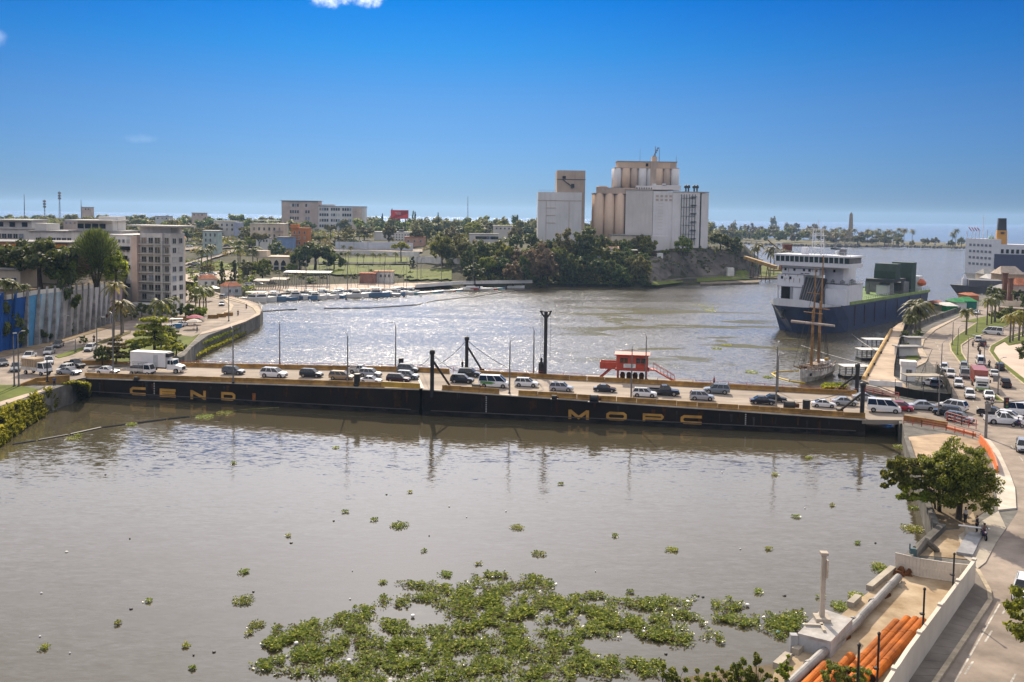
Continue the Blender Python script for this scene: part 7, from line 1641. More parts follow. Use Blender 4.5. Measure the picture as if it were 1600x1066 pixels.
p0,p1=G(1497,838,ZP),G(1546,842,ZP);o=thing('barrier_arm','long white pole lying across posts under the foreground tree','barrier',p0);mb=MB();mb.tube((0,0,1.15),p1-p0+Vector((0,0,1.0)),.09,n=6);mb.build('pole',M_WHITE,o)
for t in (.25, .8): q_ = (p1 - p0) * t; mb = MB(); mb.box((q_.x, q_.y, 0), (.25, .25, 1.1)); mb.build('stand', M_CONC, o)
mb=MB();P_=[G(x,y,ZP) for x,y in ((1494,868),(1520,872),(1536,838),(1512,836))];mb.prism([(q.x,q.y) for q in P_],ZP,ZP+.35);tag(mb.build('concrete_slab',mat('slab_grey',(.30,.30,.31),.9,var=.1)),'grey concrete platform slab in the shade of the foreground tree','slab')
pts = [(1240, 985), (1255, 1008), (1297, 1009), (1333, 972), (1303, 950), (1281, 948)]
zt_=ZP+1.1;base_=G(1268,1000,zt_);e1=(G(1298,1005,zt_)-G(1252,1003,zt_)).normalized();e2=Vector((-e1.y,e1.x,0));pb=thing('pump_block','grey concrete pump block at the river edge carrying a tall square column','pump house',(base_.x,base_.y,0));bx_=math.atan2(e1.y,e1.x)
ctr = lambda px, py, z: G(px, py, z) - Vector((base_.x, base_.y, 0))
corn = [ctr(*q, zt_) for q in ((1246, 994), (1298, 1007), (1332, 971), (1284, 955))]
mb=MB();mb.add([Vector((q.x,q.y,.2)) for q in corn]+corn,[(3,2,1,0),(4,5,6,7),(0,1,5,4),(1,2,6,5),(2,3,7,6),(3,0,4,7)]);M_PB=mat('pump_concrete',(.40,.40,.41),.85,var=.14,scale=.5,streak=.5);mb.build('block_wall',M_PB,pb)
ins=[corn[0].lerp(corn[2],.07),corn[1].lerp(corn[3],.07),corn[2].lerp(corn[0],.07),corn[3].lerp(corn[1],.07)];mb=MB();up=Vector((0,0,.22));mb.add([q+Vector((0,0,.002)) for q in corn]+[q+up for q in corn],[(4,5,6,7),(0,1,5,4),(1,2,6,5),(2,3,7,6),(3,0,4,7)]);mb.build('cap_slab',mat('cap_concrete',(.50,.48,.46),.85,var=.14,scale=.7,dirt=(.3,.28,.25)),pb)
c0=corn[0].lerp(corn[3],.62).lerp(corn[1].lerp(corn[2],.62),.28);gw=Vector((base_.x,base_.y,0))+c0;hc=ZAT(gw,871)-zt_;mb=MB();mb.box((c0.x,c0.y,zt_+.22),(.36,.36,hc),bx_,top=(.85,.85));mb.box((c0.x,c0.y,zt_+.22),(1.1,1.1,.3),bx_);mb.build('column',M_LEDGE,pb)
mb=MB();mb.box((c0.x+.22,c0.y-.16,zt_+hc*.70),(.14,.26,hc*.27),bx_);mb.build('inspection_panel',mat('panel_tan',(.62,.52,.40),.7),pb);mb=MB();mb.box((c0.x,c0.y,zt_+hc+.2),(.56,.56,.22),bx_);mb.build('column_head',M_LEDGE,pb)
for t in (.25,.5): q0=corn[0].lerp(corn[1],t)+(corn[3]-corn[0])*.35;mb=MB();mb.box((q0.x,q0.y,zt_+.22),(1.4,.22,.16),bx_+(.0 if t<.4 else 1.5));mb.build('cap_beam',M_LEDGE,pb)
for q,wd in ((corn[0],1.0),): mb=MB();mb.box((q.x-.25,q.y+.1,-.5),(.5,.5,zt_+.6),bx_);mb.build('guide_post',M_PB,pb);mb=MB();mb.box((q.x-.7,q.y+.1,1.3),(.9,.6,.8),bx_);mb.build('fender',M_TRIM,pb)
for i, (x0, y0, x1, y1) in enumerate(((1395, 893, 1358, 924), (1341, 938, 1328, 950), (1263, 1006, 1242, 1024), (1232, 1030, 1213, 1047))):
 a,b=G(x0,y0,ZP),G(x1,y1,ZP);mb=MB();mb.box(((a.x+b.x)/2,(a.y+b.y)/2,ZP),((b-a).length,.55,.5),math.atan2(b.y-a.y,b.x-a.x));tag(mb.build('quay_block',M_CONC),('long quay edge block below the yard gate','short quay edge block above the pump block','quay edge block in front of the pump block','quay edge block at the lower end by the shrubs')[i],'kerb block','edge blocks of the pipe yard quay')
def pipe_thing(name, pts, r, m, label, group=None, collars=0, hollow=True):
 root=thing(name,label,'pipe',pts[0],0,group);P=[Vector(p)-Vector(pts[0]) for p in pts];mb=MB();mb.path(P,r,14);mb.build('pipe_wall',m,root)
 L_ = (P[-1] - P[0])
 for k in range(collars): c=P[0].lerp(P[-1],(k+.5)/collars);d_=L_.normalized()*.12;mb=MB();mb.tube(c-d_,c+d_,r*1.06,n=14);mb.build('collar',m,root)
 if hollow:
  for e,d_ in ((P[0],-L_.normalized()),(P[-1],L_.normalized())): mb=MB();mb.tube(e+d_*.003,e+d_*.012,r*.86,n=14);mb.build('pipe_mouth',M_DARK,root)
 return root
M_GPIPE = mat('grey_pipe', (.24, .23, .22), .6, .1, var=.15, scale=1.5); up = lambda px, py, z: G(px, py, ZP + z)
pipe_thing('pipeline',[up(1404,902,.5),up(1347,962,.5),up(1344,966,.55),up(1340,972,.5),up(1290,1016,.5),up(1220,1082,.5),up(1150,1150,.5)],.33,M_GPIPE,'long grey pipeline running along the quay of the yard',None,7,False)
for px,py in ((1380,930),(1316,996),(1262,1046)): g=G(px+3,py+3,ZP);mb=MB();mb.box((g.x,g.y,ZP),(.9,.6,.28),.7);tag(mb.build('pipe_saddle',M_RUST),{1380: 'rusty saddle under the upper end of the grey pipeline',1316: 'rusty saddle under the grey pipeline beside the pump block',1262: 'rusty saddle under the lower end of the grey pipeline'}[px],'pipe support')
M_OP = mat('orange_pipe', (.46, .125, .012), .8, var=.2, scale=1.2, dirt=(.27, .075, .014)); rp = .34
ends = [((1401, 973), (1330, 1049)), ((1418, 968), (1315, 1080)), ((1431, 969), (1336, 1076)), ((1442, 971), (1362, 1060))]
for i,(a,b) in enumerate(ends): pipe_thing('steel_pipe',[up(*a,rp),up(*b,rp)],rp,M_OP,('shortest rusty orange pipe, leftmost in the yard','second rusty orange pipe from the left in the yard','third rusty orange pipe from the left in the yard','rusty orange pipe lying closest to the yard wall')[i],'rusty orange pipes in the yard',2)
for i,(a,b) in enumerate((((1330,1026),(1262,1100)),((1306,1042),(1240,1110)),((1290,1040),(1225,1105)),((1361,1046),(1300,1120)))): pipe_thing('steel_pipe',[up(*a,rp),up(*b,rp)],rp,M_OP,('orange pipe of the near stack with a round open end','second orange pipe of the near stack','leftmost orange pipe of the near stack by the grey pipeline','orange pipe of the near stack beside the black post')[i],'orange pipes of the near stack',2)
for i,(x,y,s_,m_) in enumerate(((1405,898,1.0,M_RUST),(1412,893,.8,MATS['teal_paint']),(1418,899,.8,M_RUST),(1423,898,.6,M_CONC),(1408,917,.7,M_CONC),(1405,888,.7,M_REDP))):
 g=G(x,y,ZP+.05);rng=random.Random(i);mb=MB();mb.box((0,0,0),(1.0*s_,.7*s_,.4*s_),rng.uniform(0,3),top=(.6,.7));mb.box((.2,.1,.35*s_),(.6*s_,.5*s_,.35*s_),rng.uniform(0,3),top=(.4,.6));tag(mb.build('scrap',m_,None,g),('rusty scrap at the corner of the yard gate','blue scrap leaning at the gate corner','brown scrap before the gate post','pale rubble beside the gate post','stone lump lying beside the grey pipeline','red scrap at the water corner of the gate')[i],'scrap','scrap heap at the yard gate')
# ---- orange railings by the bridge head
rail_px([(1412,664),(1440,668),(1478,675),(1520,686),(1531,690)],ZP,'orange railing along the water side at the right bridge head',M_REDP,1.1,1.5,None,'railing',.04)
rail_px([(1479,659),(1502,666),(1525,672)],ZP,'high orange railing on the pavement beside the grey wagon',M_REDP,1.5,1.6,None,'railing',.05);low_wall([G(1412,657,ZP),G(1445,662,ZP),G(1480,668,ZP)],.85,.35,'ochre parapet at the right bridge head',M_OCHRE)
low_wall([G(1479,670,ZP),G(1505,677,ZP),G(1524,682,ZP)],.45,.3,'low orange wall below the high railing',mat('orange_wall',(.62,.17,.04),.7,var=.1))
ow=thing('orange_barrier','curved bright orange plastic barrier along the riverside pavement','barrier',G(1531,692,ZP));Pq=[G(x,y,ZP)-ow.location for x,y in ((1531,692),(1540,702),(1548,714),(1554,728),(1558,742))]
for a,b in zip(Pq,Pq[1:]): mb=MB();u2=(b-a);mb.box(((a.x+b.x)/2,(a.y+b.y)/2,0),(u2.length*.98,.3,1.15),math.atan2(u2.y,u2.x),top=(1,.6));mb.build('barrier_unit',mat('barrier_orange',(.70,.16,.03),.5,var=.06),ow)
# ---- abutment and the slab bridge side
mb=MB();P_=[G(x,y,0) for x,y in ((1404,690),(1420,690),(1415,660),(1400,660))];mb.prism([(q.x,q.y) for q in P_],-1,ZP-.1);tag(mb.build('abutment',M_QUAY),'dark stained abutment at the right end of the bridge','abutment')
# ---- wharf
patch('wharf_deck',[(1346,594),(1391,516),(1404,506),(1412,503),(1412,520),(1401,558),(1397,589),(1420,606),(1410,616),(1397,612)],ZP,mat('wharf_concrete',(.50,.39,.29),.85,var=.12,scale=.35),.06)
kb = [(1347, 593.5), (1369, 555), (1391, 517)]; mb = MB()
for a, b in zip(kb, kb[1:]): p_, q_ = G(*a, ZP), G(*b, ZP); mb.tube(p_ + Vector((.3, 0, .3)), q_ + Vector((.3, 0, .3)), .42, n=8)
tag(mb.build('fender_beam', mat('fender_tan', (.58, .38, .16), .8, var=.12)), 'tan fender beam along the water edge of the wharf', 'fender')
for i,(x,y) in enumerate(((1350,588),(1360,571),(1371,553),(1382,534))): g=G(x,y,ZP);root=thing('bollard',('black wharf bollard nearest the bridge','second black wharf bollard','third black wharf bollard','black wharf bollard nearest the ship')[i],'bollard',g+Vector((.9,0,0)),0,'bollards on the wharf');mb=MB();mb.lathe([(.2,0),(.16,.4),(.28,.5),(.28,.62),(.1,.7)],n=8);mb.build('bollard_body',M_STEEL,root)
for i, (px, py, w_) in enumerate(((1362, 545, 32), (1354, 562, 34), (1333, 590, 46))):      # roofed pontoons at the wharf
 g=G(px-w_*.5+4,py,.0);root=thing('landing_pontoon',('far roofed landing pontoon moored at the wharf','middle roofed landing pontoon moored at the wharf','near landing pontoon beside the schooner stern')[i],'pontoon',g,.05,'landing pontoons at the wharf');W_=w_/PXM(g)
 mb=MB();mb.box((W_/2,0,-.3),(W_,3.4,.9));mb.build('float',M_STEEL,root);mb=MB();mb.box((W_/2,0,2.6),(W_+.4,3.8,.16));mb.build('roof',M_ROOFW,root)
 for k in range(5):
  for y in (-1.5, 1.5): mb = MB(); mb.tube((.3 + k * (W_ - .6) / 4, y, .6), (.3 + k * (W_ - .6) / 4, y, 2.6), .09, n=5); mb.build('post', M_GALV, root)
 mb = MB()
 for y in (-1.6, 1.6): mb.tube((0, y, 1.5), (W_, y, 1.5), .06, n=4); mb.tube((0, y, 1.05), (W_, y, 1.05), .06, n=4)
 mb.build('handrail', M_GALV, root)
g=G(1418,594,ZP);root=thing('gate_hut','small white gate hut with a barred window beside the wharf entrance','hut',g,face_cam(g,.1));mb=MB();mb.box((0,0,0),(2.6,2.4,3.0));mb.build('wall',M_WHITE,root);mb=MB();mb.box((0,0,3.0),(3.0,2.8,.9));mb.build('roof',M_WALLG,root);mb=MB();mb.box((.1,-1.22,1.0),(1.1,.08,1.3));w_=mb.build('window',M_DARK,root)
for k in range(4): mb = MB(); mb.box((-.3 + k * .27, -1.28, 1.0), (.05, .05, 1.3)); mb.build('bar', M_WHITE, w_)
person(G(1409, 590, ZP), 1.2, 'person in an orange vest beside the white gate hut', 'orange', 'dark')
def mesh_fence(pts, label, h=2.4, step=2.4, m=None, r=.05, group=None, panel=None):
 P = [G(x, y, ZP) for x, y in pts]; root = thing('fence', label, 'fence', P[0], 0, group); o_ = P[0]
 for a, b in zip(P, P[1:]):
  a, b = a - o_, b - o_; n = max(1, round((b - a).length / step))
  for k in range(n + 1): c = a.lerp(b, k / n); q = MB(); q.tube((0, 0, 0), (0, 0, h), r, n=6); q.build('post', m or M_STEEL, root, tuple(c))
  for k in range(n):
   s_,e_=a.lerp(b,k/n),a.lerp(b,(k+1)/n);q=MB();q.tube(s_+Vector((0,0,h-.05)),e_+Vector((0,0,h-.05)),.03,n=4);q.tube(s_+Vector((0,0,.1)),e_+Vector((0,0,.1)),.03,n=4)
   nb = 7 if not panel else 0
   for j in range(1, nb): c = s_.lerp(e_, j / nb); q.tube(c + Vector((0, 0, .1)), c + Vector((0, 0, h - .05)), .02, n=3)
   q.build('bars', m or M_STEEL, root)
   if panel: d_=e_-s_;q=MB();q.box(((s_.x+e_.x)/2,(s_.y+e_.y)/2,.1),(d_.length*.96,.04,h*panel),math.atan2(d_.y,d_.x));q.build('panel',mat('dark_cloth',(.02,.02,.018),.95,var=.2),root)
 return root
mesh_fence([(1398,618),(1418,622),(1442,627),(1486,631)],'black fence with dark sheets along the front of the wharf yard',3.0,2.6,panel=.55);mesh_fence([(1486,631),(1480,612),(1470,594),(1463,585)],'black picket fence between the wharf yard and the street',2.6,2.2,panel=.8)
mesh_fence([(1428,592),(1445,592),(1461,590)],'grey barred gate of the wharf yard',2.8,2.4,M_GALV);mesh_fence([(1397,588),(1402,556),(1413,522),(1420,508)],'black mesh fence along the landward side of the wharf',2.6,2.6,panel=.75)
mesh_fence([(1414,512),(1440,500),(1472,486),(1500,474)],'long barred fence beside the ship quay',2.4,2.8,mat('fence_tan',(.28,.22,.15),.8),.06);low_wall([G(1424,515,ZP),G(1455,502,ZP),G(1500,486,ZP)],1.5,.4,'dark garden wall below the ship quay fence',M_QUAY)
B = Bldg('guard_shed', 'dark open shed roof in the wharf yard', G(1440, 606, ZP), .05, 'shed');
for x in (-3, 0, 3): q = MB(); q.box((x, 0, 0), (.15, .15, 2.4)); B.part('post', q, M_GALV)
q = MB(); q.box((0, 0, 2.4), (7, 3, .14)); B.part('roof', q, M_CONC)
for i,(x0,y0,w_,d_,lb) in enumerate(((1417,556,6.0,3,'nearer grey roof slab of the small wharf kiosks'),(1427,541,4.6,3,'farther grey roof slab of the small wharf kiosks'))):
 B=Bldg('kiosk',lb,G(x0,y0,ZP),.1,'kiosk');q=MB();q.box((0,0,2.2),(w_,d_,.2));B.part('roof',q,M_ROOFG);q=MB();q.box((0,.4,0),(w_*.8,d_*.6,2.2));B.part('wall',q,M_WALLG)
for i,(px,py,c) in enumerate(((1462,604,'blue'),(1456,603,'white'))): place('hatch',G(px,py,ZP),1.0+i,('dark blue car parked behind the picket fence' if c=='blue' else 'white car parked in the wharf yard'),None,c)
for px,py,a_,lb in ((1375,603,0,'tan concrete block at the wharf entrance'),(1392,604,.3,'pale concrete block beside the wharf fence')): g=G(px,py,ZP);mb=MB();mb.loft([[(x,-.4,0),(x,-.25,1.0),(x,.25,1.0),(x,.4,0)] for x in (-2,2)]);tag(mb.build('road_block',M_WALLG,None,g,-.35),lb,'barrier')
low_wall([G(1352,606,ZP),G(1372,610,ZP),G(1396,620,ZP)],.6,.5,'pale beam edge of the wharf over the dark slip',M_LEDGE,'wharf_beam');rail_px([(1352,614),(1378,620),(1404,624)],ZP,'orange railing at the far side of the right bridge ramp',M_REDP)
# ---- street furniture
for px,b,t,lb,dbl in ((1466,650,580,'tall grey lamp pole at the fence corner near the bridge head',False),(1470,590,537,'lamp post left of the white pickup row',False),(1488,540,503,'lamp post at the left tip of the palm median',False),(1496,555,513,'lamp post on the narrow part of the palm median',False),(1512,568,528,'lamp post on the median beside the motorcycles',False),(1537,575,543,'lamp post standing by the two white vans',False),(1559,617,564,'signpost with a grey board on the median tip',False),(1404,560,529,'thin post on the edge of the wharf',False),(1435,520,482,'thin lamp pole by the ship quay palms',False),(1547,488,452,'double lamp far up the street',True),(1526,520,463,'leaning dark utility pole on the palm median',False)):
 lamp_post(px, b, t, lb, 'lamp posts of the right bank streets', ZP, (1.0, .4), r=.13, double=dbl)
g=G(1557,615,ZP);mb=MB();mb.box((g.x-.3,g.y,ZP+2.2),(.9,.08,1.1));tag(mb.build('sign_board',M_GALV),'small grey board on the signpost at the median tip','sign')
g=G(1540,684,ZP);h=ZAT(g,626)-ZP;root=thing('traffic_signal','grey traffic signal mast with a long arm over the crossing','traffic light',g);mb=MB();mb.tube((0,0,0),(0,0,h),.22,.16,10);mb.build('mast',M_GALV,root)
e=AT(1640,g.y+.3,0);L_=e.x-g.x;za=h-.35;mb=MB();mb.tube((0,0,za),(L_,.3,za+.5),.11,.08,8);mb.build('arm',M_GALV,root);xs_=AT(1583,g.y,0).x-g.x
for x in (xs_,):
 q = MB(); q.box((x, -.1, za - .75), (.62, .3, 1.6)); hd = q.build('signal_head', M_TRIM, root)
 for k,c in enumerate((('lens_red',(.3,.02,.02)),('lens_amber',(.3,.15,.02)),('lens_green',(.02,.2,.06)))): q=MB();q.tube((x,-.26,za+.5-k*.48),(x,-.30,za+.5-k*.48),.16,n=10);q.build('lens',mat(c[0],c[1],.3),hd)
q = MB(); q.box((.0, -.25, h * .72), (.7, .35, 1.2)); q.build('side_signal', M_GALV, root)
g=G(1437,600,ZP);mb=MB();e=G(1450,545,ZP)+Vector((0,0,0));root=thing('leaning_pole','thin pole leaning over the wharf yard gate','pole',G(1431,602,ZP));tp=G(1431,602,ZP);zt=ZAT(tp,545)-ZP;mb.tube((0,0,0),(2.9,0,zt),.08,.05,6);mb.build('pole',M_GALV,root)
# ---- vehicles on the right
GR = 'vehicles at the right bank crossing'
def rc(kind, px, py, hx, hy, color, label, scale=None): return place(kind, G(px, py, ZP), heading(px, py, hx, hy, ZP), label, GR, color, scale=scale)
rc('van',1381,643.5,1400,645,'white','white van with ladders on its roof at the right bridge ramp');rc('hatch',1408,641.5,1418,642.5,'red','red car half hidden behind the white van');rc('sedan',1438,640,1420,639,'silver','silver sedan facing the bridge before the wharf fence',1.08);rc('suv',1487,641,1468,638,'white','white sport utility car facing left at the crossing',1.05)
rc('suv',1479,649,1470,648,'black','black sport utility car between the white and the grey blue one');rc('suv',1499,659,1518,662,'steel','grey blue wagon nearest the orange railing');rc('pickup',1552,652,1572,655,'black','black pickup in the middle of the crossing');rc('pickup',1568,662.5,1592,664,'white','white pickup in the middle of the crossing',1.05);rc('hatch',1577,656,1592,658,'white','white car showing its roof behind the white pickup')
rc('van',1597,649,1612,650,'white','white van at the right edge of the photo');rc('suv',1598,704,1601,718,'silver','silver car at the right edge below the crossing');rc('suv',1600,932,1596,950,'white','white car cut by the right edge beside the yard')
rc('suv',1475,579,1474,584,'white','white car farthest back by the black picket fence');rc('pickup',1485.5,588.5,1486,594,'white','white pickup second along the black picket fence');rc('suv',1497.5,604.5,1499,611,'white','white sport utility car third along the black picket fence');rc('suv',1515,621.5,1518,629,'white','white sport utility car at the front of the queue by the fence');rc('sedan',1545,622.5,1548,629,'white','white taxi in front of the container truck')
rc('suv',1506,577,1505,582,'silver','silver car in front of the small truck behind the container');place('rack',G(1507,590,ZP),heading(1507,590,1509,596,ZP),'small light truck left of the red container',GR,'silver',make_flatbed,'flatbed_truck','truck')
rc('van',1532,570,1529,565,'white','white van with dark rear window beyond the red container',.95);rc('suv',1562,578,1558,571,'dark','black off road car on the outer lane above the white sedan');rc('sedan',1553,588,1549,581,'white','white sedan right of the red container');rc('pickup',1571,604,1565,596,'black','black pickup seen from behind on the outer lane')
rc('van',1551,522.5,1545,522,'white','white van alone on the upper street by the palms');rc('suv',1528,533.5,1526,530,'white','white car at the bend of the palm median');rc('suv',1535,540.5,1532,536,'dark','dark car at the bend beside the red rider');rc('sedan',1526,491,1520,493,'white','white car far up the street below the tents')
for a in ((1520,542,1518,538,'grey','motorcycle at the inner kerb of the bend'),(1528.5,549,1526,545,'dark','first of two motorcycles following each other'),(1531,556,1529,552,'dark','second of two motorcycles following each other'),(1538,545,1536,541,'red','motorcycle beside the dark car at the bend'),(1545.5,574,1542,568,'dark','motorcycle right of the white van'),(1550,634,1552,640,'white','motorcycle in front of the white taxi'),(1541,640,1543,647,'grey','motorcycle behind the traffic signal mast'),(1590,668,1600,669,'blue','motorcycle before the white pickup')): biker(a[0],a[1],a[2],a[3],ZP,a[5],a[4])
def make_container_truck(_):
 root = thing('container_truck', None, None); mb = MB()
 q = MB(); q.box((-2.6, 0, 1.35), (7.4, 2.44, 2.6)); q.build('container_core', paint('container'), root)
 for k in range(24):
  for y in (-1.235, 1.235): q = MB(); q.box((-6.1 + k * .305, y, 1.5), (.14, .05, 2.3)); q.build('corrugation', paint('container'), root)
 for k in range(7): q = MB(); q.box((1.12, -1.05 + k * .35, 1.5), (.05, .16, 2.3)); q.build('corrugation', paint('container'), root)
 for y in (-1.24,1.24): q=MB();q.box((-2.6,y,3.82),(7.5,.12,.15));q.box((-2.6,y,1.33),(7.5,.12,.15));q.build('rail',paint('container'),root)
 q=MB();rings=[[(x,-w_,.7),(x,-w_,1.7),(x,-w_*.94,zt),(x,w_*.94,zt),(x,w_,1.7),(x,w_,.7)] for x,w_,zt in ((1.5,1.2,2.85),(3.2,1.2,2.85),(3.5,1.18,2.7))];q.loft(rings);objslot(q.build('cab',paint('white'),root))
 q = MB(); q.quad((3.52, -1.05, 1.75), (3.52, 1.05, 1.75), (3.47, .98, 2.6), (3.47, -.98, 2.6)); q.build('windscreen', M_DGLASS, root)
 for s in (-1,1): q=MB();q.quad((2.3,s*1.215,1.75),(3.3,s*1.215,1.75),(3.2,s*1.17,2.55),(2.3,s*1.17,2.55));q.build('side_window',M_DGLASS,root);q=MB();q.box((3.53,s*.85,.95),(.08,.4,.22));q.build('headlight',M_HEAD,root);q=MB();q.box((3.4,s*1.4,1.9),(.12,.25,.6));q.build('mirror',M_TRIM,root)
 q=MB();q.box((3.53,0,1.2),(.06,1.6,.42));q.build('grille',M_TRIM,root);q=MB();q.box((3.6,0,.5),(.18,2.3,.4));q.build('bumper',mat('bumper_green',(.30,.42,.18),.6),root);q=MB();q.box((-1.6,0,.8),(9,.9,.5));q.build('chassis',M_TRIM,root)
 add_wheels(root, (-5.2, -4.0, 2.6), (-1.0, 1.0), .5); return root
a_=heading(1520,592,1537,617,ZP);g=G(1531,608,ZP);place('ctruck',g+Vector((0,0,0)),a_,'truck with a white cab and a red container facing the crossing',None,'white',make_container_truck,'container_truck','truck',scale=.95)
# ---- palms and trees of the right bank
GPm = 'royal palms of the right bank'
def rp_(px, b, t, s, leaf, label, kind='royal'):
 g = G(px, b, ZP); h = ZAT(g, t) - ZP; palm(g, kind, leaf, label, GPm, s, max(.45, (h - 1.2 * s) / 8))
for a in ((1509.5,524,478,1.15,'palm','royal palm standing alone on the palm median'),(1542,509,462,1.0,'palm','royal palm behind the double lamp'),(1549,507,462,1.1,'palm','royal palm at the far end of the median, left of a pair'),(1554,505,455,1.2,'palm','tallest dark palm at the far end of the median'),(1578,536,486,1.05,'palmgold','yellowish palm, leftmost of the group by the plaza'),(1582.5,534,488,1.0,'palmgold','second yellowish palm by the plaza'),(1592,533,480,1.15,'palmgold','tall yellowish palm by the plaza'),(1598,527,482,1.1,'palmgold','yellowish palm at the right edge of the photo')): rp_(*a)
rp_(1430,520,468,1.6,'palm','bushy palm by the stern of the blue ship, left of two','dense');rp_(1437,517,464,1.6,'palm','bushy palm by the stern of the blue ship, right of two','dense');rp_(1424,522,488,1.0,'palm','low palm beside the bushy ones at the quay','dense')
for a in ((1548,470,446,26,'round','dark'),(1562,468,450,22,'round','green'),(1590,472,452,26,'round','dark'),(1576,500,478,26,'round','dark'),(1600,486,462,22,'tall','dark'),(1600,374,352,20,'round','dark')):
 g=G(a[0],a[1],ZP);m_=PXM(g);tree(g,a[4],a[5],'dark tree between the quay sheds, near column %s' % {1548: 'one of the palms',1562: 'the green tents',1590: 'the tan roof',1576: 'the street bend',1600: 'the right edge'}[a[0]],'trees among the quay sheds',a[3]/m_/11.5,(ZAT(g,a[2])-ZP)/9.6) if a[1]>400 else None
et_ = [(1604, 590), (1606, 575)]
g = G(1608, 572, ZP); tree(g, 'round', 'dark', 'dark tree crown reaching in from the right edge at the plaza', None, .55, .6)
for i,(px,py,s_) in enumerate(((1556,503,1.3),(1566,503,1.4),(1572,502,1.2),(1436,528,.8),(1428,534,.7),(1420,540,.8),(1417,550,.8),(1412,532,1.0),(1422,512,1.0))): tree(G(px,py,ZP),'bush','green' if i<3 else 'dark',('shrub in the bed at the far end of the palm median' if i<3 else 'shrub along the wharf fence'),'shrubs of the right bank',s_,name='shrub',cat='shrub')
grass_tufts('river_weeds','weeds on the slip beside the schooner',poly_sampler([(1284,609),(1318,609),(1322,604),(1290,603)],.6),500,.6,'bright',12,4,1.0)
mb=MB();P_=[G(x,y,0) for x,y in ((1280,612),(1330,614),(1326,602),(1286,601))];mb.prism([(q.x,q.y) for q in P_],-.6,.3);struct('mud_bank',mb,M_EARTH)
# ------------------------------------------------------------------ blue cargo ship at the quay
M_SHIPB=mat('ship_blue',(.030,.055,.14),.5,var=.10,scale=.3,streak=.35,dirt=(.035,.045,.085));M_SHIPW=mat('ship_white',(.66,.67,.70),.5,var=.05,scale=.4,streak=.15);M_SHIPG=mat('ship_grey',(.20,.20,.21),.7,var=.15,scale=.6);M_DECKG=mat('deck_green',(.17,.26,.09),.8,var=.12,scale=.6);M_VENTG=mat('vent_green',(.018,.05,.032),.6,var=.15,scale=.5)
ax = Vector((.66, .75, 0)).normalized(); sd_ = Vector((ax.y, -ax.x, 0))      # ahead = towards the stern; sd_ = starboard side (towards the wharf)
shp=thing('cargo_ship','blue hulled cargo ship with a white bridge front moored at the quay','ship',(0,0,0));S0=Vector((104,286,0))-sd_*11;shp.location=S0;shp.rotation_euler=(0,0,math.atan2(ax.y,ax.x))
HB = 11.0; DZ_ = 8.3
def ring(x, hw, z0, zt, bev=.8): return [(x, -hw, zt), (x, -hw * bev, z0), (x, hw * bev, z0), (x, hw, zt)]
mb = MB(); st = []
for x,k,kb_ in ((-17,.30,.02),(-15.8,.52,.12),(-13,.74,.35),(-9,.90,.6),(-4,.98,.82),(2,1,.95),(66,1,.97),(78,.97,.9)): st.append([(x,-HB*k,DZ_),(x+(2.5 if x<-10 else 0),-HB*(k*.45+kb_*.55),3.6),(x+(4 if x<-10 else 0),-HB*kb_,-.8),(x+(4 if x<-10 else 0),HB*kb_,-.8),(x+(2.5 if x<-10 else 0),HB*(k*.45+kb_*.55),3.6),(x,HB*k,DZ_)])
mb.loft(st); mb.build('hull', M_SHIPB, shp)
mb = MB(); rings = []
for x, k, zt in ((-17.3, .32, 10.6), (-15.9, .54, 10.2), (-13, .75, 9.4), (-9, .91, 8.9), (-5, .985, 8.7)): rings.append((x, HB * k, zt))
for s in (-1, 1):
 v=[(x,s*hw,DZ_-.02) for x,hw,zt in rings]+[(x-.15,s*hw*1.015,zt) for x,hw,zt in rings];n=len(rings);mb.add(v,[(i,i+1,n+i+1,n+i) for i in range(n-1)])
 v2 = [(a, b - s * .15, c) for a, b, c in v]; mb.add(v2, [(i, i + 1, n + i + 1, n + i) for i in range(n - 1)])
v=[(-17.3,-HB*.32,DZ_),(-17.3,HB*.32,DZ_),(-17.45,HB*.325,10.6),(-17.45,-HB*.325,10.6)];mb.add(v,[(0,1,2,3)]);mb.build('bulwark',M_SHIPW,shp)
mb=MB();mb.quad((-16,-HB*.4,DZ_+.02),(-4,-HB*.95,DZ_+.02),(-4,HB*.95,DZ_+.02),(-16,HB*.4,DZ_+.02));mb.build('foredeck',M_SHIPG,shp)
def sb(x0,x1,y0,y1,z0,z1,m,name,par=None): q=MB();q.box(((x0+x1)/2,(y0+y1)/2,z0),(x1-x0,y1-y0,z1-z0));return q.build(name,m,par or shp)
ZB0, ZB1, ZB2 = 13.2, 20.0, 23.6
sb(-3,12,2.2,HB,ZB0,17.2,M_SHIPW,'deckhouse');sb(-2.4,12,-2.6,HB-1.2,17.2,ZB1,M_SHIPW,'deckhouse');sb(0,12,-HB,-2.6,DZ_,14.6,M_SHIPW,'side_house');sb(2,12,-HB+2.5,-2.6,14.6,ZB1,M_SHIPW,'deckhouse');sb(0,12,2.2,HB,DZ_,ZB0,M_DARK,'mooring_bay');sb(-2.9,-2.3,HB-5.4,HB-4.4,DZ_,ZB0,M_SHIPW,'pillar');sb(-2.9,-.5,HB-4.4,2.2,DZ_,ZB0,M_SHIPW,'bay_wall');sb(-3,-2.6,HB-.5,HB,DZ_,ZB0,M_SHIPW,'pillar')
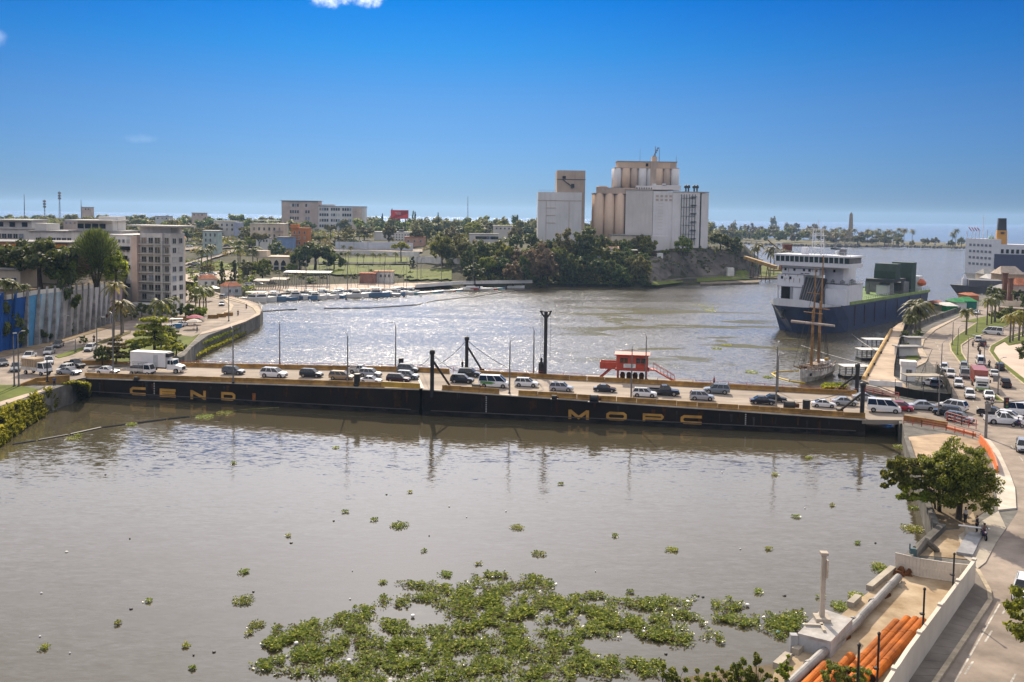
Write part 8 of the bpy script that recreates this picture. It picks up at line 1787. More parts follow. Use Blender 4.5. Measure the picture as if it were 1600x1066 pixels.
mb=MB();mb.add([(-8,-2.8,6.5),(-8,2.0,6.5),(-1.4,2.6,16.4),(-1.4,-4.4,16.4),(-7,-2.8,5.5),(-7,2.0,5.5),(-.3,2.6,15.8),(-.3,-4.4,15.8)],[(0,1,2,3),(7,6,5,4),(0,4,5,1),(1,5,6,2),(2,6,7,3),(3,7,4,0)]);rm_=mb.build('bow_ramp',mat('ramp_dark',(.04,.035,.04),.7,var=.2,streak=.4),shp)
for k in range(7): q = MB(); q.tube((-8.1, -2.4 + k * .7, 6.5), (-1.55, -3.6 + k * .95, 16.4), .12, n=4); q.build('ramp_rib', M_SHIPG, rm_)
sb(-2.2, 1.5, -HB * .99, -4.6, DZ_ + .02, 13.2, M_SHIPW, 'bow_side_plate')
sb(-4.2,6,-HB-2,HB+.6,ZB1,ZB1+1.3,M_SHIPW,'wheelhouse_base');sb(-4.0,5.6,-HB-1.6,HB+.4,ZB1+1.3,ZB2-.5,M_SHIPG,'wheelhouse_core');sb(-4.6,6.4,-HB-2.2,HB+.8,ZB2-.5,ZB2,M_SHIPW,'wheelhouse_roof')
nw_ = 15
for k in range(nw_):
 y0=-HB-1.5+(2*HB+1.8)*k/nw_;y1=y0+(2*HB+1.8)/nw_-.28;q=MB();q.add([(-4.22,y0,ZB1+1.35),(-4.22,y1,ZB1+1.35),(-4.45,y1,ZB2-.55),(-4.45,y0,ZB2-.55),(-4.05,y0,ZB1+1.35),(-4.05,y1,ZB1+1.35),(-4.05,y1,ZB2-.55),(-4.05,y0,ZB2-.55)],[(0,1,2,3),(0,4,5,1),(1,5,6,2),(2,6,7,3),(3,7,4,0)]);q.build('wheelhouse_window',mat('ship_window',(.02,.045,.05),.1,spec=.6),shp)
 q = MB(); q.box((-4.3, y1 + .14, ZB1 + 1.3), (.35, .22, ZB2 - ZB1 - 1.8)); q.build('window_mullion', M_SHIPW, shp)
for x,y,z in [(-2.48,y,18.3) for y in (8.6,5.6,2.4,.6,-1.6)]+[(-3.06,y,15.6) for y in (9.4,6.6)]+[(1.9,-5.6,18.2)]: q=MB();q.box((x,y,z),(.12,.7,.85));q.build('porthole',M_DARK,shp)
for k, w_ in enumerate((1.6, .9)): q = MB(); q.box((-2.44, 1.4 + k * 1.6, 17.5), (.03, w_, .22)); q.build('name_mark', M_DARK, shp)
for y in (-HB - 2.1, HB + .7):
 q = MB(); q.tube((-4.4, y, ZB2), (6, y, ZB2 + 0), .04, n=4); q.build('wing_edge', M_SHIPW, shp)
q = MB()
for k in range(14): q.tube((-4.3, -HB - 2 + k * (2 * HB + 2.6) / 13, ZB2), (-4.3, -HB - 2 + k * (2 * HB + 2.6) / 13, ZB2 + 1.1), .05, n=4)
for z in (.55, 1.1): q.tube((-4.3, -HB - 2, ZB2 + z), (-4.3, HB + .6, ZB2 + z), .05, n=4)
q.build('top_railing', M_SHIPW, shp)
q = MB()     # radar mast
for y in (-1.6, 1.6):
 for x in (1, 3): q.tube((x, y, ZB2), (x, y * .75, ZB2 + 8), .16, n=5)
for z in (2, 4, 6, 8): q.box((2, 0, ZB2 + z), (2.6, 4.2 if z in (6, 8) else 3, .14))
for z in (0, 2, 4, 6): q.tube((1, -1.6, ZB2 + z), (1, 1.5, ZB2 + z + 2), .06, n=4); q.tube((3, 1.6, ZB2 + z), (3, -1.5, ZB2 + z + 2), .06, n=4)
q.tube((2, 0, ZB2 + 8), (2, 0, ZB2 + 11), .08, n=4); q.box((1, 0, ZB2 + 6.4), (.25, 3.4, .3)); q.build('radar_mast', M_SHIPW, shp)
q=MB();q.lathe([(.5,0),(.8,.6),(.5,1.2)],(3,-6,ZB2+.2),10);q.build('radome',M_SHIPW,shp);sb(2,4,-8.5,-7,ZB2,ZB2+2.0,M_SHIPG,'roof_locker');sb(1,3,3.4,5,ZB2,ZB2+2.2,M_SHIPW,'roof_locker')
for x0,x1,y0,y1,z in ((-3.05,12,2.2,HB+.05,17.2),(-2.5,12,-2.6,HB-1.1,ZB1-.9),(-.05,12,-HB-.05,-2.6,14.6),(-3.05,-2.9,2.2,HB+.05,ZB0)): sb(x0-.06,x1,y0-.06,y1+.06,z-.08,z+.08,M_SHIPG,'deck_edge')
q = MB()
for k in range(9): q.tube((.3 + k * 1.4, -HB + .05, 14.6), (.3 + k * 1.4, -HB + .05, 15.7), .05, n=4)
for z in (.55,1.1): q.tube((.3,-HB+.05,14.6+z),(11.6,-HB+.05,14.6+z),.05,n=4);q.tube((.1,-HB+.1,14.6+z),(.1,-2.7,14.6+z),.05,n=4)
q.build('side_rail', M_SHIPW, shp)
for k in range(16): y=R.uniform(-2,HB-1.5);z=R.choice([17.1,19.0,16.0]);l_=R.uniform(.5,1.6);xx=-3.04 if z<17.2 else-2.44;q=MB();q.quad((xx,y,z-l_),(xx,y+.12,z-l_),(xx,y+.22,z),(xx,y-.1,z));q.build('rust_streak',mat('streak_tan',(.42,.32,.25),.8,var=.2),shp)
for x,y,w_ in ((1.2,-8.6,1.2),(1.4,-5.4,.9),(8,-9,1.6),(-12,2,1.3),(-10,-3,1.0),(-8.5,6,1.2)): zz_=14.6 if x>0 else DZ_+.05;q=MB();q.box((x,y,zz_),(w_,w_,1.1));q.tube((x-w_*.3,y,zz_+1.1),(x+w_*.3,y,zz_+1.1),.3,n=8);q.build('deck_machine',M_SHIPG,shp)
for y in (-9.5, -7.5, -5.5): q = MB(); q.box((-.1, y, 9.6), (.1, .8, 1.7)); q.build('door', M_SHIPG, shp)
mb=MB();mb.quad((12,-HB*.98,DZ_+.6),(77,-HB*.95,DZ_+.6),(77,HB*.95,DZ_+.6),(12,HB*.98,DZ_+.6));mb.build('cargo_deck',M_DECKG,shp)
for s in (-1,1): sb(1.6,78,s*HB-.25,s*HB+.05,DZ_-.01,DZ_+1.0,M_DECKG if s>0 else mat('sheer_lime',(.28,.36,.14),.8,var=.1),'sheer_strake')
q = MB()
for k in range(33): q.tube((13 + k * 2, -HB - .05, DZ_ + .9), (13 + k * 2, -HB - .05, DZ_ + 2), .05, n=4)
for z in (1.5, 2): q.tube((13, -HB - .05, DZ_ + z), (77, -HB - .05, DZ_ + z), .05, n=4)
q.build('side_railing', M_SHIPG, shp)
sb(14, 17, -7, -4.5, DZ_ + .6, DZ_ + 3.6, M_SHIPW, 'deck_container'); sb(44, 50, -7.6, -3.6, DZ_ + .6, DZ_ + 3.8, M_SHIPW, 'deck_container')
for x, y in ((42, -1.5), (42, -9.6), (53, -1.5), (53, -9.6)): sb(x - .5, x + .5, y - .5, y + .5, DZ_ + .6, 13.4, M_SHIPG, 'gantry_leg')
sb(41,54,-10.2,-1,13.4,14.4,mat('gantry_dark',(.02,.025,.035),.7),'gantry_deck');sb(54,62,-9,4,DZ_+.6,DZ_+4.5,M_SHIPG,'hatch_house')
def vent(x, y, z0, z1, w_, d_):
 q=MB();q.loft([[(x-d_/2,y-w_/2,z0),(x+d_/2,y-w_/2,z0),(x+d_/2,y+w_/2,z0),(x-d_/2,y+w_/2,z0)],[(x-d_/2,y-w_/2,(z0+z1)/2),(x+d_/2,y-w_/2,(z0+z1)/2),(x+d_/2,y+w_/2,(z0+z1)/2),(x-d_/2,y+w_/2,(z0+z1)/2)],[(x-d_/2+.8,y-w_/2,z1),(x+d_/2+.3,y-w_/2,z1),(x+d_/2+.3,y+w_/2,z1),(x-d_/2+.8,y+w_/2,z1)]]);return q.build('ventilator',M_VENTG,shp)
vent(47.5, -6, 14.4, 19.6, 7.4, 5); vent(64, -6, DZ_ + .6, 19.6, 7.2, 5)
sb(72,76,-9,2,DZ_+.6,DZ_+6,M_SHIPW,'stern_house');q=MB();q.lathe([(.2,0),(1.5,.4),(1.7,1.2),(1.2,2.0),(.5,2.6)],(73,-9.6,DZ_+2.4),12);q.build('lifeboat',mat('lifeboat_orange',(.55,.12,.03),.5),shp)
q = MB(); q.box((-17.0, 2.2, 4.8), (.8, .6, 2.4)); q.lathe([(.3, 0), (.8, .3), (.3, .8)], (-17.2, 2.2, 4.4), 6); q.build('anchor', M_STEEL, shp)
for x in (6,14,23,33,44,56,68): q=MB();q.box((x,-HB-.04,1.5),(.25,.12,6.2));q.build('side_fender',mat('hull_rust',(.10,.05,.03),.85,var=.3),shp)
# ------------------------------------------------------------------ derelict schooner
g=G(1262,600,0);e=G(1306,588,0);a_=math.atan2(e.y-g.y,e.x-g.x)+.42;sch=thing('schooner','derelict white two masted schooner lying near the wharf','sailing ship',G(1250,598,0)+Vector((math.cos(.88),math.sin(.88),0))*8,.88+math.pi,None,.84)
LS, WS = 19.0, 5.6; mb = MB(); rings = []
for i in range(13):
 t=i/12;x=-LS/2+LS*t;k=(1-max(0,(t-.5)/.5)**2.0)*(.72+.28*min(1,t*2.5));zt=2.3+1.3*max(0,(t-.4)/.6)**2+.5*max(0,(.3-t)/.3);w_=max(.12,WS/2*k);rings.append([(x,-w_,zt),(x,-w_*.96,1.2),(x,-w_*.55,-.3),(x,w_*.55,-.3),(x,w_*.96,1.2),(x,w_,zt)])
mb.loft(rings); mb.build('hull', mat('old_hull_white', (.70, .68, .65), .7, var=.18, scale=.7, streak=.6, dirt=(.2, .17, .14)), sch)
M_WOOD = mat('weathered_wood', (.38, .22, .10), .85, var=.2, scale=2); M_JUNK = mat('bleached_planks', (.42, .33, .26), .9, var=.25, scale=2)
for nm, x, h_, rk in (('mast', 2.6, 29, .6), ('mast', -2.2, 32, .6)):
 q=MB();q.tube((x,0,1),(x-rk*.5,0,h_*.62),.42,.34,9);q.tube((x-rk*.5,.15,h_*.56),(x-rk,.15,h_),.28,.14,8);q.build(nm,M_WOOD,sch)
for z,x,w_,r in ((14.6,2.0,11.5,.42),(17.4,2.0,5.0,.14),(18.2,-2.6,5.4,.14),(22.5,2.0,3.4,.1)): q=MB();q.tube((x+.5,-w_/2,z),(x+.5,w_/2,z-.2),r,r*.75,7);q.build('yard',mat('furled_sail',(.50,.42,.36),.95,var=.15) if r>.3 else M_WOOD,sch)
q = MB(); q.tube((LS / 2 - 1, 0, 3.4), (LS / 2 + 4.5, 0, 4.8), .22, .12, 7); q.build('bowsprit', M_WOOD, sch)
for x in (2.2, -2.8):
 for s in (-1, 1):
  for d_ in (-1.5,-.6,.3,1.2): q=MB();q.tube((x+d_*1.2,s*WS/2*.9,2.4),(x-.2,s*.2,17),.05,n=4);q.build('shroud',M_STEEL,sch)
for a,b in (((LS/2+4.5,0,4.8),(2.2,0,24)),((LS/2+2,0,4.2),(2.2,0,17)),((-LS/2,0,3),(-2.8,0,26)),((2.0,0,25),(-2.6,0,18)),((LS/2-1,0,4),(2.2,0,12))): q=MB();q.tube(a,b,.05,n=4);q.build('stay',M_STEEL,sch)
q=MB();q.box((-.2,0,2.3),(4.4,2.6,1.5));q.build('deckhouse',M_JUNK,sch);q=MB();q.box((-5.4,0,2.4),(3.2,3.0,1.7));q.build('aft_cabin',M_SHIPW,sch);q=MB();q.box((-5.4,1.0,4.1),(1.2,.8,.7));q.build('yellow_cover',M_YEL,sch)
for k in range(34): q=MB();t=R.uniform(-.45,.42);q.box((LS*t,R.uniform(-2,2)*(1-max(0,t)*1.6),2.3+R.uniform(0,.9)),(R.uniform(.4,2.2),R.uniform(.15,.5),R.uniform(.15,.7)),R.uniform(0,3));q.build('deck_junk',R.choice([M_JUNK,M_JUNK,M_WOOD,M_SHIPW,M_RUST]),sch)
for s in (-1, 1):
 for k in range(15): t=(k+.5)/15;x=-LS/2+LS*t;kk=(1-max(0,(t-.5)/.5)**2.0)*(.72+.28*min(1,t*2.5));zt=2.3+1.3*max(0,(t-.4)/.6)**2+.5*max(0,(.3-t)/.3);q=MB();q.box((x,s*WS/2*kk,zt-.05),(.14,.14,.95));q.build('stanchion',M_JUNK,sch)
for s in (-1, 1):
 q = MB(); P_ = []
 for k in range(13): t=k/12;x=-LS/2+LS*t;kk=max(.05,(1-max(0,(t-.5)/.5)**2.0)*(.72+.28*min(1,t*2.5)));zt=2.3+1.3*max(0,(t-.4)/.6)**2+.5*max(0,(.3-t)/.3);P_.append((x,s*WS/2*kk,zt+.85))
 q.path(P_, .1, 5); q.build('cap_rail', M_JUNK, sch)
q = MB(); q.box((LS / 2 - 3.2, WS * .28, 1.5), (1.2, .12, .7)); q.build('hawse_patch', M_DARK, sch)
boom([(1262,578),(1240,580),(1215,581),(1206,584),(1214,590),(1236,596),(1260,599)],'yellow floating boom looped round the bow of the schooner',.22,mat('boom_yellow',(.62,.42,.02),.6,var=.1))
for i, (a, b) in enumerate((((1331, 522, 1.5), (1371, 549, 3.4)), ((1252, 540, 1.0), (1360, 571, 3.4)))):     # mooring lines
 p_,q_=G(a[0],a[1],a[2]),G(b[0],b[1],b[2]);mb=MB();mb.path([p_.lerp(q_,k/8)-Vector((0,0,1.2*(k/8)*(1-k/8))) for k in range(9)],.1,5);tag(mb.build('mooring_line',M_SHIPG),('mooring line from the ship side to the wharf','low mooring line from the ship bow to the wharf')[i],'rope')
# ------------------------------------------------------------------ ferry, barge and quay sheds far right
fd = 600.0; a, b = AT(1508, fd + 25, 0), AT(1552, fd, 0); far = AT(1668, fd - 14, 0)
fer=thing('ferry','white and navy ferry with an orange and black funnel far up the quay','ship',(b.x,b.y,0));b0=Vector((b.x,b.y,0));l1=a-b0;l2=far-b0
def Zf(py, px=1552): return ZAT(AT(px, fd, 0), py)
def qprism(pts, z0, z1, m, name): q = MB(); q.prism([(p.x, p.y) for p in pts], z0, z1); return q.build(name, m, fer)
l1 = Vector(l1); l2 = Vector(l2); O_ = Vector((0, 0, 0)); zm, zd, zt_ = Zf(397), Zf(383), Zf(382)
qprism([O_,l2,l2+l1*.9,l1*.98],-1,Zf(424),M_SHIPW,'hull');qprism([O_+l2*.02,l2,l2+l1*.9,l1*.3+l2*.02],Zf(424),zm,mat('ferry_navy',(.05,.05,.10),.5,var=.08),'navy_side');qprism([l1*.02,l1,l1+l2*.3,l2*.10],Zf(424),Zf(374),M_SHIPW,'stern_house');qprism([O_+l2*.1,l2,l2+l1*.8,l1*.8+l2*.1],zm,zd,M_SHIPW,'upper_deck');qprism([l2*.08,l2,l2+l1*.85,l1*.85+l2*.08],zd,zd+.5,M_SHIPW,'boat_deck')
for k in range(12): t=.12+k*.07;q=MB();p_=l2*t;u2=l2.normalized();q.box((p_.x,p_.y-.1,zm+.6),(1.6,.3,(zd-zm)*.45),math.atan2(u2.y,u2.x));q.build('deck_window',M_DARK,fer)
for r in range(4):
 for k in range(6): p_=l1*(.12+k*.14);n_=Vector((-l1.y,l1.x,0)).normalized();q=MB();q.box((p_.x-.1,p_.y-.1,Zf(416-r*10)),(1.9,.3,1.5),math.atan2(l1.y,l1.x));q.build('cabin_window',mat('ferry_window',(.16,.17,.22),.4),fer)
fu=l2*.22+l1*.3;q=MB();q.box((fu.x,fu.y,zd),(6.4,5.4,Zf(360)-zd),math.atan2(l2.y,l2.x),top=(.9,.9));q.build('funnel',mat('funnel_orange',(.58,.28,.04),.5,var=.05),fer);q=MB();q.box((fu.x,fu.y,Zf(360)),(5.2,4.6,Zf(341)-Zf(360)),math.atan2(l2.y,l2.x),top=(.88,.9));q.build('funnel_top',M_TRIM,fer)
for k in range(5): q = MB(); q.box((fu.x - 1.6 + k * .8, fu.y - 2.75, Zf(366)), (.5, .3, 1.5), 0); q.build('funnel_louvre', M_TRIM, fer)
for k in range(7):
 p_=l1*(.1+.14*k);q=MB();q.tube((p_.x,p_.y,Zf(374)),(p_.x+R.uniform(-1,1),p_.y,Zf(374)+R.uniform(2,6)),.25,n=5);q.build('deck_gear',M_SHIPW,fer)
for k in range(4): p_=l1*(.45+.1*k);q=MB();q.tube((p_.x,p_.y+2,Zf(362)),(p_.x-2,p_.y+2,Zf(356)),.3,n=5);q.build('red_crane',mat('crane_red',(.5,.07,.06),.6),fer)
p_=l2*.10+l1*.35;q=MB();q.lathe([(1.5,0),(1.7,4.5),(1.2,5.6)],(p_.x,p_.y,zd),10);q.build('green_dome',mat('dome_green',(.30,.5,.36),.6),fer);q=MB();q.box((l2*.14+l1*.4).to_tuple()[:2]+(zd,),(4,4,4));q.build('deck_room',M_WALLP,fer)
mb = MB(); p_ = l1 * .6; mb.tube((p_.x + 6, p_.y + 4, zd), (p_.x + 6, p_.y + 4, Zf(338)), .22, n=5); mb.build('mast', M_SHIPW, fer)
g=G(1500,467,0);e=AT(1575,g.y-6,0);bar=thing('barge','dark grey ship prow beyond the green tents','ship',g);v=Vector((e.x-g.x,e.y-g.y,0));L_=v.length;bar.rotation_euler=(0,0,math.atan2(v.y,v.x));zt_=ZAT(g,445);zt2=ZAT(g,436)
mb=MB();mb.loft([[(x,-w_,zz_),(x+sh,-w_*.7,-.5),(x+sh,w_*.7,-.5),(x,w_,zz_)] for x,w_,zz_,sh in ((-4.5,.4,zt_,5),(0,4,zt_,2.5),(8,6,zt_,0),(L_,6,zt_-1,0))]);mb.build('hull',mat('barge_grey',(.10,.10,.12),.7,var=.15,scale=.4,streak=.4),bar)
q=MB();q.box((L_*.5,0,zt_-.5),(L_*.72,11,zt2-zt_+.5));q.build('raised_bow',MATS['barge_grey'],bar);q=MB();q.box((1.5,0,zt_),(2,2,3));q.lathe([(.8,0),(.4,1.6)],(1.5,0,zt_+3),8);q.build('winch_house',M_SHIPW,bar)
def shed(px0, px1, ty, by, m, roofm, label, name='shed', cat='shed', dist=None, gable=True, col=None):
 g=G((px0+px1)/2,by,ZP);a,b=AT(px0,g.y,ZP),AT(px1,g.y,ZP);W_=(b-a).length;B=Bldg(name,label,a,math.atan2(b.y-a.y,b.x-a.x),cat);H=ZAT(g,ty)-ZP
 B.block(0, W_, 0, 9, 0, H * .8, m); B.gable(0, W_, 0, 9, H * .8, H * .35, roofm); return B, W_, H
M_TENTG = mat('tent_green', (.02, .22, .07), .8, var=.1); M_TENTW = mat('tent_white', (.6, .58, .55), .8, var=.06)
shed(1483,1500,476,488,M_TENTG,M_TENTW,'white roofed tent with green sides at the quay bend','tent','tent');shed(1498,1514,470,484,M_TENTW,M_TENTG,'green roofed tent behind the white one','tent','tent');shed(1512,1530,468,484,mat('tent_teal',(.03,.17,.13),.8),M_TENTG,'dark teal tent right of the green roofed one','tent','tent')
shed(1468,1481,473,484,mat('shed_rust',(.26,.14,.10),.85),M_TERRA,'brown container shed left of the tents');shed(1517,1533,460,470,mat('shed_orange',(.45,.18,.09),.85),M_TERRA,'orange shed behind the teal tent')
for i,(a0,a1,ty,by,m_,rf,lb) in enumerate(((1540,1566,424,448,M_WALLC,M_ROOFG,'cream quay warehouse before the ferry'),(1566,1602,422,456,mat('wall_tan',(.42,.30,.2),.85),mat('roof_pale',(.52,.42,.33),.8),'long tan roofed quay warehouse at the right edge'),(1548,1560,432,452,M_SHIPW,M_ROOFW,'small white cabin before the cream warehouse'),(1570,1590,448,466,M_WALLG,M_ROOFG,'grey blue shed below the tan roof'),(1594,1612,440,470,M_WALLP,M_TERRA,'pinkish building at the right edge of the quay'))):
 B, W_, H = shed(a0, a1, ty, by, m_, rf, lb); B.windows(W_ * .1, W_ * .9, [H * .3], 3, 1.4, 1.6, -.05, frame=False)
for i,(px,b,t) in enumerate(((1569,468,428),(1578,470,436))): g=G(px,b,ZP);root=thing('brick_chimney',('brown post tower before the tan warehouse','second brown post tower beside the first')[i],'tower',g);mb=MB();mb.box((0,0,0),(1.4,1.4,ZAT(g,t)-ZP));mb.build('shaft',mat('brown_tower',(.2,.09,.06),.85),root);mb=MB();mb.box((0,0,ZAT(g,t)-ZP),(1.9,1.9,.4));mb.build('cap',MATS['brown_tower'],root)
low_wall([G(1566,478,ZP),G(1600,480,ZP),G(1640,484,ZP)],2.0,.4,'pale stepped wall below the quay sheds',M_WALLC);low_wall([G(1560,487,ZP),G(1600,490,ZP),G(1640,494,ZP)],1.6,.4,'brown garden wall beside the dark trees',M_EARTH)
# ---- conveyor, crane and palms behind the point
g0,g1=G(1166,400,14),G(1212,418,5);root=thing('conveyor','yellow conveyor bridge sloping down behind the cliff point','conveyor',(g0.x,505,0));a,b=AT(1164,530,0)-Vector((g0.x,505,0)),AT(1213,500,0)-Vector((g0.x,505,0));za,zb_=ZAT(AT(1164,530,0),402.5),ZAT(AT(1213,500,0),418)
mb=MB();mb.tube(Vector((a.x,a.y,za)),Vector((b.x,b.y,zb_)),1.3,n=4);mb.build('gallery',mat('conveyor_yellow',(.45,.27,.08),.7,var=.15),root)
for t in (.25,.5,.75): c=a.lerp(b,t);mb=MB();mb.tube((c.x-1.2,c.y,-.5),(c.x,c.y,za+(zb_-za)*t),.2,n=5);mb.tube((c.x+1.2,c.y,-.5),(c.x,c.y,za+(zb_-za)*t),.2,n=5);mb.build('trestle',M_RUST,root)
mb=MB();P_=[G(x,y,0) for x,y in ((1172,434),(1205,436),(1240,430),(1240,420),(1190,418),(1168,424))];mb.prism([(q.x,q.y) for q in P_],-1,1.2);struct('point_flat',mb,M_LAWN);mb=MB();P_=[G(x,y,0) for x,y in ((1176,437),(1240,436),(1240,429),(1176,432))];mb.prism([(q.x,q.y) for q in P_],-1,.9);struct('mud_shore',mb,M_EARTH)
for px,b,t,s in ((1183,424,380,1.7),(1203,432,384,2.0),(1209,430,390,1.6),(1178,424,384,1.5)): g=G(px,b,1.2);palm(g,'coconut','olive',{1183: 'coconut palm at the cliff point, left of the conveyor foot',1203: 'big coconut palm beside the conveyor',1209: 'coconut palm behind the big one at the conveyor',1178: 'coconut palm nearest the cliff point'}[px],'coconut palms at the cliff point',s,(ZAT(g,t)-1.2-s)/8)
g=G(1229,424,1.0);root=thing('rusty_dredger','rusty red crane barge with a raised boom behind the ship bridge','barge',g);mb=MB();mb.box((0,0,-1.2),(22,8,2));mb.build('barge_hull',M_RUST,root);z2=ZAT(g,384)-1;mb=MB();mb.box((0,0,.8),(9,5,z2*.7),top=(.7,.8));mb.box((0,0,z2*.7),(5,4,z2*.35));mb.build('crane_house',mat('crane_rust',(.22,.06,.03),.85,var=.3),root)
tp = AT(1199, g.y, 0).x - g.x; mb = MB(); mb.tube((-2, 0, z2 * .7), (tp, 0, ZAT(g, 376) - 1), .5, .3, 5); mb.build('boom', M_RUST, root)
for px,b,t,s in ((1222,428,388,1.6),(1238,428,392,1.6)): g=G(px,b,1.0);palm(g,'coconut','olive','coconut palm by the rusty crane barge, %s side' % ('left' if px<1230 else 'right'),'coconut palms at the cliff point',s,(ZAT(g,t)-1-s)/8)
# ------------------------------------------------------------------ foreground trees
g = G(1497, 812, ZP); h = ZAT(g, 700) - ZP
def near_tree(loc, seed, h, rx, rz, ncl, per, size, leaf, label, r=.28, cz=None, off=(0, 0), name='tree', side=None):
 rng = random.Random(seed); cl_ = []
 cz = cz or h - rz
 for i in range(ncl):
  th=rng.uniform(0,6.283);ph=math.acos(rng.uniform(-.85,1));rr=rng.random()**.33;x,y,z=math.sin(ph)*math.cos(th)*rr,math.sin(ph)*math.sin(th)*rr,math.cos(ph)*rr
  w_ = 1 + .42 * noise.noise(Vector((x * 1.7 + seed, y * 1.7, z * 1.7))); cr_ = rng.uniform(.12, .23)
  cl_.append((Vector((off[0]+x*rx*w_*.92,off[1]+y*rx*w_*.92,cz+z*rz*w_*.92)),(rx*cr_*1.2,rx*cr_*1.2,rz*cr_*.75),per))
 for c, rr, k in (side or []):
  for _ in range(k): cl_.append((Vector(c)+Vector((rng.uniform(-1,1)*rr,rng.uniform(-1,1)*rr,rng.uniform(-.6,.6)*rr)),(rr*.34,rr*.34,rr*.24),per))
 vs, fs = leaf_quads(rng, cl_, size, .5, .25); root = thing(name, label, 'tree', loc)
 obj('crown', quad_mesh('crown', vs, fs, LEAF[leaf]), root); obj('trunk', trunk_mesh(seed, max(1.5, cz * .95), r, cl_, 16), root); return root
W_ = 132 / PXM(g)
near_tree(g, 21, h, W_ * .41, h * .5, 230, 105, .16, 'fresh', 'big feathery green tree on the river bank in the right foreground', .34, h * .58)
g2=G(1468,800,ZP);near_tree(g2,22,6.0,2.8,1.7,34,90,.24,'green','glossy tree leaning over the water left of the big one',.22,4.6,(-2.6,.5),side=[((-4.6,.5,3.6),1.5,10),((-5.2,-.6,5.0),1.2,8)])
g3=G(1462,796,ZP);near_tree(g3,23,3.4,2.6,1.3,30,90,.22,'bright','light green sunlit bush hanging over the river wall',.12,2.2,(-2.6,-.6))
g=G(1640,1082,ZP);near_tree(g,24,7.0,3.0,2.0,46,90,.22,'bright','bright leafy branch reaching in at the right edge beside the street',.2,5.2,(-.2,0))
GB_ = 'young trees along the bottom edge'
for i,(px,ty,hgt,wd) in enumerate(((1042,1028,3.4,1.0),(1056,1040,3.0,1.0),(1092,1046,2.8,.9),(1112,1042,3.0,1.0),(1135,1030,3.6,.9),(1155,1012,4.6,.9),(1168,1022,3.8,.7),(1188,1014,4.4,.9),(1207,1044,2.6,.9),(1228,1020,2.6,.6),(1300,1030,3.2,1.1),(1322,1034,3.0,1.3),(1345,1040,2.8,1.2),(1180,1048,2.2,.9),(1150,1050,2.4,1.1),(1075,1058,2.2,.9))):
 z0 = ZP if px > 1215 else 1.2; z1 = z0 + hgt; g = G(px, ty, z1); g.z = z0
 near_tree(g,40+i,hgt,wd,hgt*.42,16,80,.12,'green' if i % 3 else 'bright',('young tree rising at the bottom edge, %s' % ('leftmost over the weed mat','second over the weed mat','low one before the weed mat','beside the low one','left of the tall pair','left one of the tall pair','slim one between the tall pair','right one of the tall pair','low one by the quay end','single slim one on the quay path','on the orange pipes, left','on the orange pipes, middle','on the orange pipes, right','small one under the tall pair','small one below the slim one','very low one on the left')[i]),.05,hgt*.56)
mb=MB();P_=[G(x,y,0) for x,y in ((1000,1130),(1060,1085),(1130,1072),(1205,1062),(1225,1075),(1240,1160),(1100,1240))];mb.prism([(q.x,q.y,1.2) for q in P_],-1,1.2);struct('river_bank',mb,M_EARTH)
person(G(1508,818,ZP+.1),2.0,'person in a white shirt standing under the foreground tree','white','dark');person(G(1526,832,ZP+.1),2.4,'person in dark clothes under the foreground tree','dark','dark');biker(1537,842,1545,850,ZP+.1,'motorcycle stopped in the shade of the foreground tree','grey')
# ------------------------------------------------------------------ water hyacinth
def rosette(vs, fs, p, s, rng):
 for k in range(rng.randint(4, 6)):
  a=rng.uniform(0,6.283);d=Vector((math.cos(a),math.sin(a),0));el=rng.uniform(.2,1.2);n_=Vector((-d.y,d.x,0));ln=s*rng.uniform(.7,1.2);tip=p+d*ln*math.cos(el)+Vector((0,0,ln*math.sin(el)));m_=p.lerp(tip,.5);w_=s*.34
  t2=tip+(d*.45+Vector((0,0,.25-.5*rng.random())))*s*.5;i=len(vs);vs+=[tuple(m_),tuple(tip-n_*w_),tuple(t2),tuple(tip+n_*w_)];fs.append((i,i+1,i+2,i+3))
MAT_POLYS=[([(384,1041),(440,1024),(410,1008),(426,985),(455,975),(520,968),(545,956),(600,935),(625,930),(622,910),(640,908),(662,914),(690,914),(700,920),(735,908),(745,897),(800,895),(868,912),(862,918),(838,928),(900,932),(930,925),(962,938),(985,935),(1012,940),(1048,932),(1086,938),(1082,946),(1040,952),(1068,958),(1104,968),(1096,980),(1138,994),(1132,1002),(1090,1000),(1070,1015),(1036,1008),(1012,998),(960,994),(912,996),(900,1014),(930,1024),(980,1030),(1040,1036),(1028,1056),(960,1064),(900,1052),(890,1090),(560,1090),(480,1056),(440,1052)]),
             ([(1114,940),(1135,935),(1166,950),(1140,956),(1160,962),(1190,965),(1215,955),(1262,958),(1244,985),(1225,1001),(1190,985),(1150,977),(1118,972)]),]
HOLES=[[(575,960),(625,975),(690,980),(700,960),(668,940),(600,950)],[(782,968),(850,974),(898,976),(900,990),(840,984),(790,978)],[(850,950),(880,962),(866,966),(842,958)],[(968,948),(1030,958),(1000,966),(965,958)],[(527,1036),(552,1018),(545,1034),(530,1040)]]
ins_w = []
for poly in MAT_POLYS: ins_w.append(in_poly(poly))
ins_h = [in_poly(h_) for h_ in HOLES]
rng = random.Random(77); vs, fs = [], []; n_ok = 0; kinds = []
